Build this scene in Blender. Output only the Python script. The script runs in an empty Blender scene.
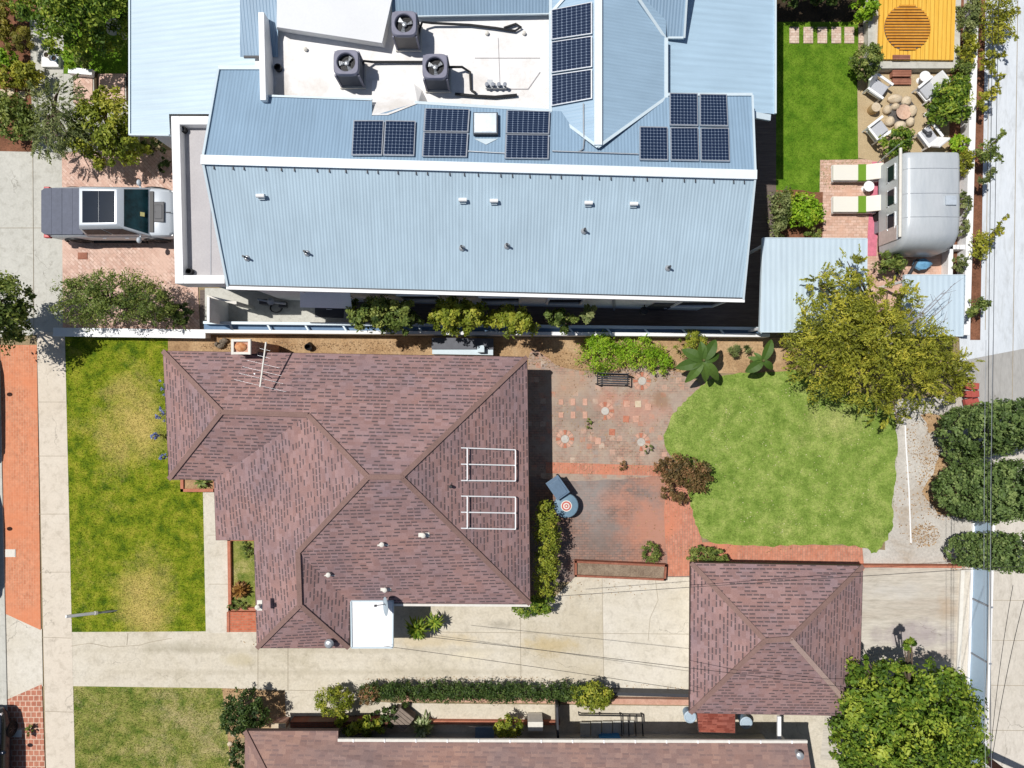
import bpy, bmesh, math, random
import numpy as np
from mathutils import Vector, Matrix
random.seed(7)
rng = np.random.default_rng(7)
scene = bpy.context.scene
COL = scene.collection
PI = math.pi
H = 30.0          # camera height above the yard
F = 683.0         # focal length in pixels of the 1024 wide picture

def P(u, v, z=0.0):
    """plan position of something seen at picture point (u, v) and standing at height z"""
    k = (H - z) / F
    return Vector(((u - 512) * k, (384 - v) * k, z))

def on_plane(u, v, a, b, c, lift=0.0):
    n = (b - a).cross(c - a).normalized()
    if n.z < 0: n = -n
    o = Vector((0, 0, H)); d = P(u, v, 0) - o
    t = (a - o).dot(n) / d.dot(n)
    return o + d * t + n * lift

def lit(r, g, b, f=1.3, mx=0.82):
    def s(c):
        c /= 255.0
        c = c / 12.92 if c <= 0.04045 else ((c + 0.055) / 1.055) ** 2.4
        return min(mx, c / f)
    return (s(r), s(g), s(b), 1.0)

# ------------------------------------------------------------------ materials
MATS = {}
class NT:
    def __init__(self, name):
        m = bpy.data.materials.new(name); m.use_nodes = True
        self.m = m; self.t = m.node_tree; self.n = self.t.nodes; self.l = self.t.links
        self.b = self.n['Principled BSDF']
        self.b.inputs['Specular IOR Level'].default_value = 0.25
    def add(self, typ, **kw):
        x = self.n.new(typ)
        for k, v in kw.items(): setattr(x, k, v)
        return x
    def link(self, a, b): self.l.new(a, b)
    def val(self, sock, v):
        if hasattr(v, 'is_linked') or isinstance(v, bpy.types.NodeSocket): self.link(v, sock)
        else: sock.default_value = v
    def math(self, op, a, b=0.0, c=None):
        x = self.add('ShaderNodeMath', operation=op)
        self.val(x.inputs[0], a); self.val(x.inputs[1], b)
        if c is not None: self.val(x.inputs[2], c)
        return x.outputs[0]
    def pos(self):
        return self.add('ShaderNodeNewGeometry').outputs['Position']
    def obj(self):
        return self.add('ShaderNodeTexCoord').outputs['Object']
    def noise(self, vec, scale, detail=4, rough=0.6, dist=0.0):
        x = self.add('ShaderNodeTexNoise')
        self.link(vec, x.inputs['Vector']); x.inputs['Scale'].default_value = scale
        x.inputs['Detail'].default_value = detail; x.inputs['Roughness'].default_value = rough
        x.inputs['Distortion'].default_value = dist
        return x.outputs['Fac']
    def ramp(self, fac, stops, interp='LINEAR'):
        x = self.add('ShaderNodeValToRGB'); x.color_ramp.interpolation = interp
        e = x.color_ramp.elements
        while len(e) > 1: e.remove(e[-1])
        e[0].position = stops[0][0]; e[0].color = stops[0][1]
        for p, c in stops[1:]:
            k = e.new(p); k.color = c
        self.link(fac, x.inputs['Fac'])
        return x.outputs['Color']
    def mix(self, fac, a, b, mode='MIX'):
        x = self.add('ShaderNodeMix', data_type='RGBA', blend_type=mode)
        self.val(x.inputs['Factor'], fac)
        self.val(x.inputs['A'], a); self.val(x.inputs['B'], b)
        return x.outputs['Result']
    def bump(self, h, strength=0.3, dist=0.02):
        x = self.add('ShaderNodeBump'); x.inputs['Strength'].default_value = strength
        x.inputs['Distance'].default_value = dist
        self.link(h, x.inputs['Height']); self.link(x.outputs['Normal'], self.b.inputs['Normal'])
    def stain(self, c, stains):
        if not stains: return c
        v = self.pos(); sp = self.add('ShaderNodeSeparateXYZ'); self.link(v, sp.inputs[0]); n = self.noise(v, 1.3, 6, 0.7)
        for (u, vv, ru, rv, colr, k) in stains:
            q = P(u, vv); s = H / F
            dx = self.math('DIVIDE', self.math('SUBTRACT', sp.outputs[0], q.x), ru*s)
            dy = self.math('DIVIDE', self.math('SUBTRACT', sp.outputs[1], q.y), rv*s)
            d = self.math('SQRT', self.math('ADD', self.math('MULTIPLY', dx, dx), self.math('MULTIPLY', dy, dy)))
            w = self.math('ADD', self.math('SUBTRACT', 1.0, d), self.math('MULTIPLY', self.math('SUBTRACT', n, 0.5), 2.2))
            fac = self.ramp(w, [(0.0, (0,0,0,1)), (0.7, (k,k,k,1))])
            c = self.mix(fac, c, colr)
        return c
    def col(self, c): self.val(self.b.inputs['Base Color'], c)
    def set(self, rough=0.6, metal=0.0, spec=None):
        self.b.inputs['Roughness'].default_value = rough
        self.b.inputs['Metallic'].default_value = metal
        if spec is not None: self.b.inputs['Specular IOR Level'].default_value = spec
        return self.m

def mul(c, f): return (min(1, c[0]*f), min(1, c[1]*f), min(1, c[2]*f), 1)

def m_plain(name, c, rough=0.6, metal=0.0, var=0.12, scale=6.0, spec=0.3):
    """paint, plastic or fabric with slight wear"""
    if name in MATS: return MATS[name]
    t = NT(name); v = t.obj()
    n = t.noise(v, scale, 5, 0.65)
    t.col(t.ramp(n, [(0.3, mul(c, 1 - var)), (0.7, mul(c, 1 + var))]))
    MATS[name] = t.set(rough, metal, spec); return t.m

def m_ground(name, stops, scale=0.6, speck=0.25, rough=0.9, bump=0.25, fine=14.0, stretch=None, stains=(), crack=0.0):
    """mottled mineral surface: big patches, speckle, bump"""
    if name in MATS: return MATS[name]
    t = NT(name); v = t.pos()
    if stretch:
        mp = t.add('ShaderNodeMapping'); mp.inputs['Scale'].default_value = stretch
        t.link(v, mp.inputs['Vector']); v = mp.outputs[0]
    n = t.noise(v, scale, 8, 0.62, 0.3)
    c = t.ramp(n, stops)
    f = t.noise(v, fine, 6, 0.7)
    f2 = t.ramp(f, [(0.3, (1-speck,)*3 + (1,)), (0.62, (1+speck*0.3,)*3 + (1,))])
    c = t.mix(1.0, c, f2, 'MULTIPLY')
    c = t.stain(c, stains)
    if crack > 0:
        wv = t.add('ShaderNodeTexNoise'); t.link(v, wv.inputs['Vector']); wv.inputs['Scale'].default_value = 1.4; wv.inputs['Detail'].default_value = 6
        ad = t.add('ShaderNodeVectorMath', operation='MULTIPLY_ADD'); t.link(wv.outputs['Color'], ad.inputs[0]); ad.inputs[1].default_value = (.9,.9,.9); t.link(v, ad.inputs[2])
        vo = t.add('ShaderNodeTexVoronoi', feature='DISTANCE_TO_EDGE'); vo.inputs['Scale'].default_value = crack; t.link(ad.outputs[0], vo.inputs['Vector'])
        ln = t.math('LESS_THAN', vo.outputs['Distance'], .010*crack)
        mk = t.ramp(t.noise(v, .35, 3), [(.5, (0,0,0,1)), (.6, (.45,.45,.45,1))])
        c = t.mix(t.math('MULTIPLY', ln, mk), c, (.16,.14,.11,1))
        sm = t.ramp(t.noise(v, 2.6, 8, .75, .5), [(.36, (.80,.79,.77,1)), (.5, (1,1,1,1)), (.68, (1.05,1.05,1.05,1))])
        c = t.mix(.8, c, sm, 'MULTIPLY')
    t.col(c); t.bump(f, bump, 0.03)
    MATS[name] = t.set(rough); return t.m

def m_brick(name, c1, c2, mortar, w=0.22, h=0.11, ang=0.0, dirt=None, dirt_amt=0.5, dscale=0.5, msize=0.012, stains=(), patch=False):
    if name in MATS: return MATS[name]
    t = NT(name); v = t.pos()
    mp = t.add('ShaderNodeMapping'); mp.inputs['Rotation'].default_value = (0, 0, ang)
    t.link(v, mp.inputs['Vector'])
    b = t.add('ShaderNodeTexBrick'); t.link(mp.outputs[0], b.inputs['Vector'])
    b.inputs['Scale'].default_value = 1.0; b.inputs['Brick Width'].default_value = w
    b.inputs['Row Height'].default_value = h; b.inputs['Mortar Size'].default_value = msize
    b.inputs['Mortar Smooth'].default_value = 0.2; b.inputs['Bias'].default_value = 0.0
    b.inputs['Color1'].default_value = c1; b.inputs['Color2'].default_value = c2
    b.inputs['Mortar'].default_value = mortar
    c = b.outputs['Color']
    n = t.noise(v, 5.0, 6, 0.7)
    c = t.mix(1.0, c, t.ramp(n, [(0.3, (0.72,)*3+(1,)), (0.7, (1.12,)*3+(1,))]), 'MULTIPLY')
    if dirt is not None:
        d = t.noise(v, dscale, 7, 0.65, 0.6)
        lo = 0.5 - 0.22*(dirt_amt)
        fac = t.ramp(d, [(lo, (0,0,0,1)), (lo+0.22, (1,1,1,1))])
        fm = t.math('MULTIPLY', fac, 0.85)
        c = t.mix(fm, c, dirt)
    if patch:
        vo = t.add('ShaderNodeTexVoronoi', distance='CHEBYCHEV'); vo.inputs['Scale'].default_value = 3.1; vo.inputs['Randomness'].default_value = .75; t.link(v, vo.inputs['Vector'])
        sp_ = t.add('ShaderNodeSeparateColor'); t.link(vo.outputs['Color'], sp_.inputs[0])
        pc = t.ramp(sp_.outputs[0], [(0, lit(212,150,124)), (.25, lit(228,206,184)), (.45, lit(160,150,146)), (.65, lit(204,132,104)), (.85, lit(226,180,158))], 'CONSTANT')
        on = t.math('MULTIPLY', t.math('GREATER_THAN', sp_.outputs[1], .55), t.math('LESS_THAN', vo.outputs['Distance'], .36))
        wear = t.ramp(t.noise(v, 6, 6, .75), [(.35, (.1,.1,.1,1)), (.6, (.8,.8,.8,1))])
        c = t.mix(t.math('MULTIPLY', on, wear), c, pc)
        sand = t.ramp(t.noise(v, 2.2, 9, .78, .4), [(.42, (0,0,0,1)), (.66, (.7,.7,.7,1))]); c = t.mix(sand, c, lit(196,180,160))
    c = t.stain(c, stains)
    t.col(c); t.bump(b.outputs['Fac'], -0.4, 0.02)
    MATS[name] = t.set(0.85); return t.m

def m_shingle(name, ca, cb, cc, dark, row=0.16, wid=0.30, amount=0.5, dashk=0.75):
    if name in MATS: return MATS[name]
    t = NT(name)
    uv = t.add('ShaderNodeTexCoord').outputs['UV']
    sp = t.add('ShaderNodeSeparateXYZ'); t.link(uv, sp.inputs[0])
    vr = t.math('DIVIDE', sp.outputs[1], row); r = t.math('FLOOR', vr); fr = t.math('FRACT', vr)
    wr = t.add('ShaderNodeTexWhiteNoise', noise_dimensions='1D'); t.link(r, wr.inputs['W'])
    uc = t.math('ADD', t.math('DIVIDE', sp.outputs[0], wid), t.math('MULTIPLY', wr.outputs['Value'], 7.3))
    cidx = t.math('FLOOR', uc); fu = t.math('FRACT', uc)
    cb_ = t.add('ShaderNodeCombineXYZ'); t.link(cidx, cb_.inputs[0]); t.link(r, cb_.inputs[1])
    w = t.add('ShaderNodeTexWhiteNoise', noise_dimensions='2D'); t.link(cb_.outputs[0], w.inputs['Vector'])
    tab = w.outputs['Value']
    base = t.ramp(tab, [(0.0, ca), (0.5, cb), (1.0, cc)])
    pn = t.noise(t.pos(), 0.55, 5, 0.6)
    base = t.mix(1.0, base, t.ramp(pn, [(0.3, (0.80, 0.86, 0.98, 1)), (0.68, (1.1, 1.02, 1.0, 1))]), 'MULTIPLY')
    fine = t.noise(t.pos(), 30.0, 3, 0.7)
    base = t.mix(1.0, base, t.ramp(fine, [(0.3, (0.82,)*3+(1,)), (0.7, (1.12,)*3+(1,))]), 'MULTIPLY')
    w2 = t.add('ShaderNodeTexWhiteNoise', noise_dimensions='2D')
    ad = t.add('ShaderNodeVectorMath', operation='ADD'); ad.inputs[1].default_value = (31.7, 12.3, 0)
    t.link(cb_.outputs[0], ad.inputs[0]); t.link(ad.outputs[0], w2.inputs['Vector'])
    on = t.math('GREATER_THAN', w2.outputs['Value'], 1 - amount)
    line = t.math('LESS_THAN', fr, 0.40)
    edge = t.math('MULTIPLY', t.math('GREATER_THAN', fu, 0.06), t.math('LESS_THAN', fu, 0.9))
    dash = t.math('MULTIPLY', t.math('MULTIPLY', on, line), edge)
    t.col(t.mix(t.math('MULTIPLY', dash, dashk), base, dark))
    t.bump(t.math('ADD', fr, t.math('MULTIPLY', tab, 0.4)), 0.25, 0.012)
    MATS[name] = t.set(0.9, 0, 0.2); return t.m

def m_rib(name, c, period=0.14, rough=0.5, metal=0.0, strength=0.5, var=0.06, dist=0.02):
    """corrugated painted metal, ribs run up the slope"""
    if name in MATS: return MATS[name]
    t = NT(name)
    uv = t.add('ShaderNodeTexCoord').outputs['UV']
    sp = t.add('ShaderNodeSeparateXYZ'); t.link(uv, sp.inputs[0])
    s = t.math('SINE', t.math('MULTIPLY', sp.outputs[0], 2*PI/period))
    n = t.noise(t.pos(), 0.5, 5, 0.6)
    mp = t.add('ShaderNodeMapping'); mp.inputs['Scale'].default_value = (3.0, 0.25, 1)
    t.link(uv, mp.inputs['Vector']); st = t.noise(mp.outputs[0], 2.0, 4, 0.6)
    cc = t.ramp(n, [(0.3, mul(c, 1-var)), (0.7, mul(c, 1+var))])
    cc = t.mix(1.0, cc, t.ramp(st, [(0.3, (0.93,)*3+(1,)), (0.7, (1.05,)*3+(1,))]), 'MULTIPLY')
    t.col(cc); t.bump(s, strength, dist)
    MATS[name] = t.set(rough, metal, 0.4); return t.m

def m_leaf(name, dark, mid, light, trans=0.26):
    if name in MATS: return MATS[name]
    t = NT(name)
    a = t.add('ShaderNodeAttribute', attribute_name='rnd')
    c = t.ramp(a.outputs['Fac'], [(0.0, dark), (0.5, mid), (1.0, light)])
    t.col(c); t.set(0.55, 0, 0.3)
    tr = t.add('ShaderNodeBsdfTranslucent'); t.link(t.mix(1.0, c, (1.3, 1.3, 0.6, 1), 'MULTIPLY'), tr.inputs['Color'])
    mx = t.add('ShaderNodeMixShader'); mx.inputs[0].default_value = trans
    t.link(t.b.outputs[0], mx.inputs[1]); t.link(tr.outputs[0], mx.inputs[2])
    t.link(mx.outputs[0], t.n['Material Output'].inputs['Surface'])
    MATS[name] = t.m; return t.m

def m_grass(name, greens, dry, patches=(), base=0.5, scale=0.7, spread=0.28):
    """turf: green mottling, worn straw-coloured areas of given place and size"""
    if name in MATS: return MATS[name]
    t = NT(name); v = t.pos()
    n = t.noise(v, scale, 8, 0.7, 0.4)
    f = t.noise(v, 9.0, 5, 0.75)
    g = t.ramp(t.noise(v, 1.6, 6, 0.7), [(0.36, greens[0]), (0.5, greens[1]), (0.64, greens[2])])
    amt = t.math('SUBTRACT', n, base)
    sp = t.add('ShaderNodeSeparateXYZ'); t.link(v, sp.inputs[0])
    for (u, vv, ru, rv, k) in patches:
        c = P(u, vv); s = H / F
        dx = t.math('DIVIDE', t.math('SUBTRACT', sp.outputs[0], c.x), ru*s)
        dy = t.math('DIVIDE', t.math('SUBTRACT', sp.outputs[1], c.y), rv*s)
        d = t.math('SQRT', t.math('ADD', t.math('MULTIPLY', dx, dx), t.math('MULTIPLY', dy, dy)))
        w = t.math('MAXIMUM', t.math('SUBTRACT', 1.2, d), 0.0)
        amt = t.math('ADD', amt, t.math('MULTIPLY', w, k))
    amt = t.math('ADD', amt, t.math('MULTIPLY', t.math('SUBTRACT', f, 0.5), 0.5))
    fac = t.ramp(amt, [(0.0, (0,0,0,1)), (spread, (1,1,1,1))])
    c = t.mix(fac, g, dry)
    c = t.mix(1.0, c, t.ramp(t.noise(v, 18, 6, 0.85), [(0.34, (0.5,)*3+(1,)), (0.66, (1.3,)*3+(1,))]), 'MULTIPLY')
    t.col(c); t.bump(f, 0.5, 0.05)
    MATS[name] = t.set(0.9, 0, 0.1); return t.m

def m_grid(name, c, line, nu, nv, lw=0.08, rough=0.15):
    if name in MATS: return MATS[name]
    t = NT(name)
    uv = t.add('ShaderNodeTexCoord').outputs['UV']
    sp = t.add('ShaderNodeSeparateXYZ'); t.link(uv, sp.inputs[0])
    fu = t.math('FRACT', t.math('MULTIPLY', sp.outputs[0], nu)); fv = t.math('FRACT', t.math('MULTIPLY', sp.outputs[1], nv))
    l = t.math('MAXIMUM', t.math('LESS_THAN', fu, lw), t.math('LESS_THAN', fv, lw))
    du = t.math('ABSOLUTE', t.math('SUBTRACT', fu, lw/2)); dv = t.math('ABSOLUTE', t.math('SUBTRACT', fv, lw/2))
    dot = t.math('LESS_THAN', t.math('ADD', du, dv), 0.24)
    t.col(t.mix(t.math('MAXIMUM', t.math('MULTIPLY', l, 0.35), t.math('MULTIPLY', dot, 0.7)), c, line))
    MATS[name] = t.set(rough, 0, 0.5); return t.m

# ------------------------------------------------------------------ mesh builder
class MB:
    def __init__(self):
        self.v = []; self.f = []; self.uv = []; self.mi = []; self.sm = []; self.cur = 0; self.smooth = False
    def _f(self, idx, uv=None):
        self.f.append(idx); self.uv.append(uv); self.mi.append(self.cur); self.sm.append(self.smooth)
    def pts(self, ps):
        i = len(self.v); self.v += [tuple(p) for p in ps]; return i
    def poly(self, ps, uv=None):
        i = self.pts(ps); self._f(list(range(i, i+len(ps))), uv); return self
    def slope(self, ps, along=None, flip=False):
        """roof plane whose UV runs along the eave (u) and up the slope (v), in metres"""
        ps = [Vector(p) for p in ps]
        n = Vector((0,0,0))
        for i in range(len(ps)):
            a, b = ps[i], ps[(i+1) % len(ps)]
            n += Vector(((a.y-b.y)*(a.z+b.z), (a.z-b.z)*(a.x+b.x), (a.x-b.x)*(a.y+b.y)))
        n.normalize()
        if n.z < 0: ps.reverse(); n = -n
        h = Vector((0,0,1)).cross(n)
        if along is not None: h = Vector(along)
        if h.length < 1e-4: h = Vector((1,0,0))
        h.normalize(); w = n.cross(h)
        self.poly(ps, [(p.dot(h), p.dot(w)) for p in ps]); return self
    def box(self, c, s, rz=0.0, rx=0.0, ry=0.0):
        m = Matrix.Translation(Vector(c)) @ Matrix.Rotation(rz, 4, 'Z') @ Matrix.Rotation(ry, 4, 'Y') @ Matrix.Rotation(rx, 4, 'X')
        x, y, z = s[0]/2, s[1]/2, s[2]/2
        i = self.pts([m @ Vector(q) for q in ((-x,-y,-z),(x,-y,-z),(x,y,-z),(-x,y,-z),(-x,-y,z),(x,-y,z),(x,y,z),(-x,y,z))])
        for q in ((3,2,1,0),(4,5,6,7),(0,1,5,4),(1,2,6,5),(2,3,7,6),(3,0,4,7)): self._f([i+k for k in q])
        return self
    def prism(self, ps, z0, z1, cap=True):
        """plan polygon (counter-clockwise or not) extruded between two heights"""
        ps = [Vector((p[0], p[1], 0)) for p in ps]
        ar = sum(ps[i].x*ps[(i+1)%len(ps)].y - ps[(i+1)%len(ps)].x*ps[i].y for i in range(len(ps)))
        if ar < 0: ps.reverse()
        n = len(ps)
        i = self.pts([(p.x, p.y, z0) for p in ps]); j = self.pts([(p.x, p.y, z1) for p in ps])
        for k in range(n): self._f([i+k, i+(k+1)%n, j+(k+1)%n, j+k])
        if cap:
            self._f([j+k for k in range(n)]); self._f([i+k for k in reversed(range(n))])
        return self
    def bar(self, a, b, w, h):
        """square bar from a to b"""
        a = Vector(a); b = Vector(b); d = (b-a); L = d.length; d.normalize()
        up = Vector((0,0,1)) if abs(d.z) < 0.95 else Vector((0,1,0))
        s = d.cross(up).normalized(); t = s.cross(d)
        i = self.pts([q + s*sx*w/2 + t*sy*h/2 for q in (a, b) for sx, sy in ((-1,-1),(1,-1),(1,1),(-1,1))])
        for q in ((0,1,2,3),(7,6,5,4),(0,4,5,1),(1,5,6,2),(2,6,7,3),(3,7,4,0)): self._f([i+k for k in q])
        return self
    def tube(self, path, r, n=8, cap=True):
        path = [Vector(p) for p in path]
        rs = r if isinstance(r, (list, tuple)) else [r]*len(path)
        rings = []
        for k, p in enumerate(path):
            d = (path[min(k+1, len(path)-1)] - path[max(k-1, 0)]).normalized()
            up = Vector((0,0,1)) if abs(d.z) < 0.9 else Vector((1,0,0))
            s = d.cross(up).normalized(); t = s.cross(d)
            rings.append([p + (s*math.cos(2*PI*q/n) + t*math.sin(2*PI*q/n))*rs[k] for q in range(n)])
        return self.loft(rings, cap)
    def loft(self, rings, cap=True):
        sm = self.smooth
        idx = [self.pts(r) for r in rings]; n = len(rings[0])
        for a, b in zip(idx, idx[1:]):
            for k in range(n): self._f([a+k, a+(k+1)%n, b+(k+1)%n, b+k])
        if cap:
            self.smooth = False
            self._f([idx[0]+k for k in reversed(range(n))]); self._f([idx[-1]+k for k in range(n)])
            self.smooth = sm
        return self
    def lathe(self, c, prof, n=20, axis='z', cap=True):
        c = Vector(c); rings = []
        for r, z in prof:
            ring = []
            for q in range(n):
                a = 2*PI*q/n
                if axis == 'z': ring.append(c + Vector((r*math.cos(a), r*math.sin(a), z)))
                elif axis == 'y': ring.append(c + Vector((r*math.sin(a), z, r*math.cos(a))))
                else: ring.append(c + Vector((z, r*math.cos(a), r*math.sin(a))))
            rings.append(ring)
        return self.loft(rings, cap)
    def blob(self, c, r, n=12, m=8, jit=0.0, seed=0):
        rr = random.Random(seed); c = Vector(c); rings = []
        for i in range(m+1):
            a = PI*i/m; s = max(math.sin(a), 0.02)
            rings.append([c + Vector((r[0]*s*math.cos(2*PI*q/n)*(1+rr.uniform(-jit,jit)), r[1]*s*math.sin(2*PI*q/n)*(1+rr.uniform(-jit,jit)), -r[2]*math.cos(a)*(1+rr.uniform(-jit,jit)))) for q in range(n)])
        return self.loft(rings)
    def xf(self, m):
        self.v = [tuple(m @ Vector(p)) for p in self.v]; return self
    def build(self, name, mats, parent=None, bevel=0.0, fix=True, angle=35):
        if not isinstance(mats, (list, tuple)): mats = [mats]
        me = bpy.data.meshes.new(name)
        off = Vector(parent['_loc']) if parent is not None and '_loc' in parent else Vector((0,0,0))
        if parent is not None and parent.parent is not None: off = Vector(parent.get('_loc', (0,0,0)))
        me.from_pydata([tuple(Vector(p) - off) for p in self.v], [], self.f)
        for m in mats: me.materials.append(m)
        me.polygons.foreach_set('material_index', self.mi)
        me.polygons.foreach_set('use_smooth', self.sm)
        if any(u is not None for u in self.uv):
            lay = me.uv_layers.new(name='UVMap'); k = 0
            for f, u in zip(self.f, self.uv):
                for q in range(len(f)):
                    if u is not None: lay.data[k].uv = u[q]
                    k += 1
        me.update()
        if fix:
            bm = bmesh.new(); bm.from_mesh(me)
            if bevel > 0:
                bmesh.ops.remove_doubles(bm, verts=bm.verts, dist=1e-5)
                ed = [e for e in bm.edges if len(e.link_faces) == 2 and e.calc_face_angle(0) > 0.6]
                bmesh.ops.bevel(bm, geom=ed, offset=bevel, segments=2, profile=0.6, affect='EDGES', clamp_overlap=True)
            bm.to_mesh(me); bm.free()
        if any(self.sm):
            try: me.set_sharp_from_angle(angle=math.radians(angle))
            except Exception: pass
        o = bpy.data.objects.new(name, me); COL.objects.link(o)
        if parent is not None: o.parent = parent; o['_loc'] = tuple(off)
        else: o['_loc'] = (0.0, 0.0, 0.0)
        return o

def tag(o, label, cat, group=None, kind=None):
    o['label'] = label; o['category'] = cat
    if group: o['group'] = group
    if kind: o['kind'] = kind
    return o
def thing(name, label, cat, loc=(0,0,0), group=None):
    o = bpy.data.objects.new(name, None); COL.objects.link(o)
    o.empty_display_size = 0.2; o.location = loc; o['_loc'] = tuple(loc)
    return tag(o, label, cat, group)
def struct(o, label=None):
    o['kind'] = 'structure'; return o
def kids(o): return [c for c in bpy.data.objects if c.parent == o]
def dup(root, loc, rz=0.0, label=None, sc=None):
    r = root.copy(); COL.objects.link(r); r.location = loc; r.rotation_euler = (0,0,rz)
    if sc: r.scale = (sc, sc, sc)
    if label: r['label'] = label
    for ch in kids(root):
        c = ch.copy(); COL.objects.link(c); c.parent = r
        for g in kids(ch):
            d = g.copy(); COL.objects.link(d); d.parent = c
    return r
def smooth_poly(pts, n=6):
    out = []; m = len(pts)
    for i in range(m):
        p0, p1, p2, p3 = (Vector(pts[(i+k-1) % m]) for k in range(4))
        for j in range(n):
            t = j/n
            out.append(tuple(0.5*((2*p1) + (p2-p0)*t + (2*p0-5*p1+4*p2-p3)*t*t + (3*p1-p0-3*p2+p3)*t*t*t)))
    return out
def bars(name, mat, parent, items):
    for a, b, w, h in items:
        m = MB(); m.bar(a, b, w, h); m.build(name, mat, parent)
def sheet(name, pts, z, mat, jag=0.0, seg=0.4, smooth=False):
    """flat ground surface at height z from plan points"""
    if smooth: pts = smooth_poly(pts)
    ps = [P(u, v, 0) for u, v in pts]
    if jag > 0:
        rr = random.Random(len(pts)*7 + int(pts[0][0])); out = []
        for i, p in enumerate(ps):
            q = ps[(i+1) % len(ps)]; n = max(1, int((q-p).length/seg))
            d = (q-p).normalized(); s = Vector((-d.y, d.x, 0))
            for k in range(n): out.append(p + (q-p)*(k/n) + s*rr.uniform(-jag, jag))
        ps = out
    ar = sum(ps[i].x*ps[(i+1)%len(ps)].y - ps[(i+1)%len(ps)].x*ps[i].y for i in range(len(ps)))
    if ar < 0: ps.reverse()
    mb = MB(); mb.poly([(p.x, p.y, z) for p in ps])
    return struct(mb.build(name, mat))

# ------------------------------------------------------------------ foliage
def leaf_arrays(centers, normals, size, rnd, aspect=0.5, spread=0.9):
    n = len(centers)
    d = normals + rng.normal(0, spread, (n, 3)); d /= np.linalg.norm(d, axis=1)[:, None] + 1e-9
    a = np.cross(d, rng.normal(0, 1, (n, 3))); a /= np.linalg.norm(a, axis=1)[:, None] + 1e-9
    b = np.cross(d, a)
    s = size*rng.uniform(0.6, 1.35, n)
    L = a*(s*0.5)[:, None]; W = b*(s*0.5*aspect)[:, None]
    q = np.stack([centers - L, centers + W - L*0.1, centers + L + d*(s*0.06)[:, None], centers - W - L*0.1], 1)
    return q.reshape(-1, 3), rnd

def leaf_mesh(name, quads, rnd, mat, parent=None, extra=None, extra_mat=None):
    nv = len(quads); nf = nv//4
    off = np.array(parent['_loc']) if parent is not None else np.zeros(3)
    me = bpy.data.meshes.new(name)
    v = quads - off; faces = None
    ev = []; ef = []
    if extra is not None:
        ev = [tuple(Vector(p) - Vector(off)) for p in extra.v]; ef = extra.f
    me.vertices.add(nv + len(ev))
    co = np.concatenate([v, np.array(ev).reshape(-1, 3)]) if len(ev) else v
    me.vertices.foreach_set('co', co.astype(np.float32).ravel())
    loops = list(range(nv)); starts = list(range(0, nv, 4)); 
    loops = np.arange(nv, dtype=np.int32); st = np.arange(0, nv, 4, dtype=np.int32)
    if len(ef):
        el = []; es = []; pos = nv
        for f in ef:
            es.append(pos); el += [nv + i for i in f]; pos += len(f)
        loops = np.concatenate([loops, np.array(el, np.int32)]); st = np.concatenate([st, np.array(es, np.int32)])
    me.loops.add(len(loops)); me.loops.foreach_set('vertex_index', loops)
    me.polygons.add(len(st)); me.polygons.foreach_set('loop_start', st)
    me.materials.append(mat)
    if extra is not None: me.materials.append(extra_mat)
    mi = np.zeros(len(st), np.int32); mi[nf:] = 1
    me.polygons.foreach_set('material_index', mi)
    me.update(calc_edges=True); me.validate()
    at = me.attributes.new('rnd', 'FLOAT', 'FACE')
    rr = np.zeros(len(me.polygons), np.float32); rr[:nf] = rnd[:nf]
    at.data.foreach_set('value', rr)
    o = bpy.data.objects.new(name, me); COL.objects.link(o)
    if parent is not None: o.parent = parent
    o['_loc'] = tuple(off)
    return o

def crown(blobs, n, size, clumps=None, clump_r=0.28, aspect=0.5, low=-0.35, fill=0.15, spread=0.8, flat=0.7, rad_=(0.76, 1.1)):
    """leaves gathered in clumps over the shells of several world-space ellipsoids (x,y,z,rx,ry,rz)"""
    vols = np.array([b[3]*b[4] + b[4]*b[5] + b[3]*b[5] for b in blobs]); vols /= vols.sum()
    C = []; N = []; R = []
    for b, w in zip(blobs, vols):
        nb = max(60, int(n*w)); c0 = np.array(b[:3]); r = np.array(b[3:6])
        k = clumps and max(3, int(clumps*w)) or max(6, int(nb/26))
        d = rng.normal(0, 1, (k*3, 3)); d /= np.linalg.norm(d, axis=1)[:, None]
        d = d[d[:, 2] > low][:k]; k = len(d)
        rad = np.where(rng.random(k) < fill, rng.uniform(0.35, 0.8, k), rng.uniform(rad_[0], rad_[1], k))
        cc = c0 + d*r*rad[:, None]
        tone = rng.normal(0.5, 0.21, k)
        pick = rng.integers(0, k, nb)
        cr = clump_r*min(r.mean(), 1.6)*rng.uniform(0.6, 1.3, k)
        o = rng.normal(0, 1, (nb, 3)); o /= (np.linalg.norm(o, axis=1)[:, None] + 1e-9)
        o *= (rng.random(nb)**0.45)[:, None]*cr[pick][:, None]
        o[:, 2] *= flat
        p = cc[pick] + o
        nn = d[pick]*0.7 + o/(cr[pick][:, None] + 1e-6)*0.6 + np.array([0, 0, 0.45])
        C.append(p); N.append(nn); R.append(np.clip(tone[pick] + rng.normal(0, 0.14, nb), 0, 1))
    C = np.concatenate(C); N = np.concatenate(N); R = np.concatenate(R)
    keep = C[:, 2] > 0.03
    return leaf_arrays(C[keep], N[keep], size, R[keep], aspect, spread)

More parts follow.
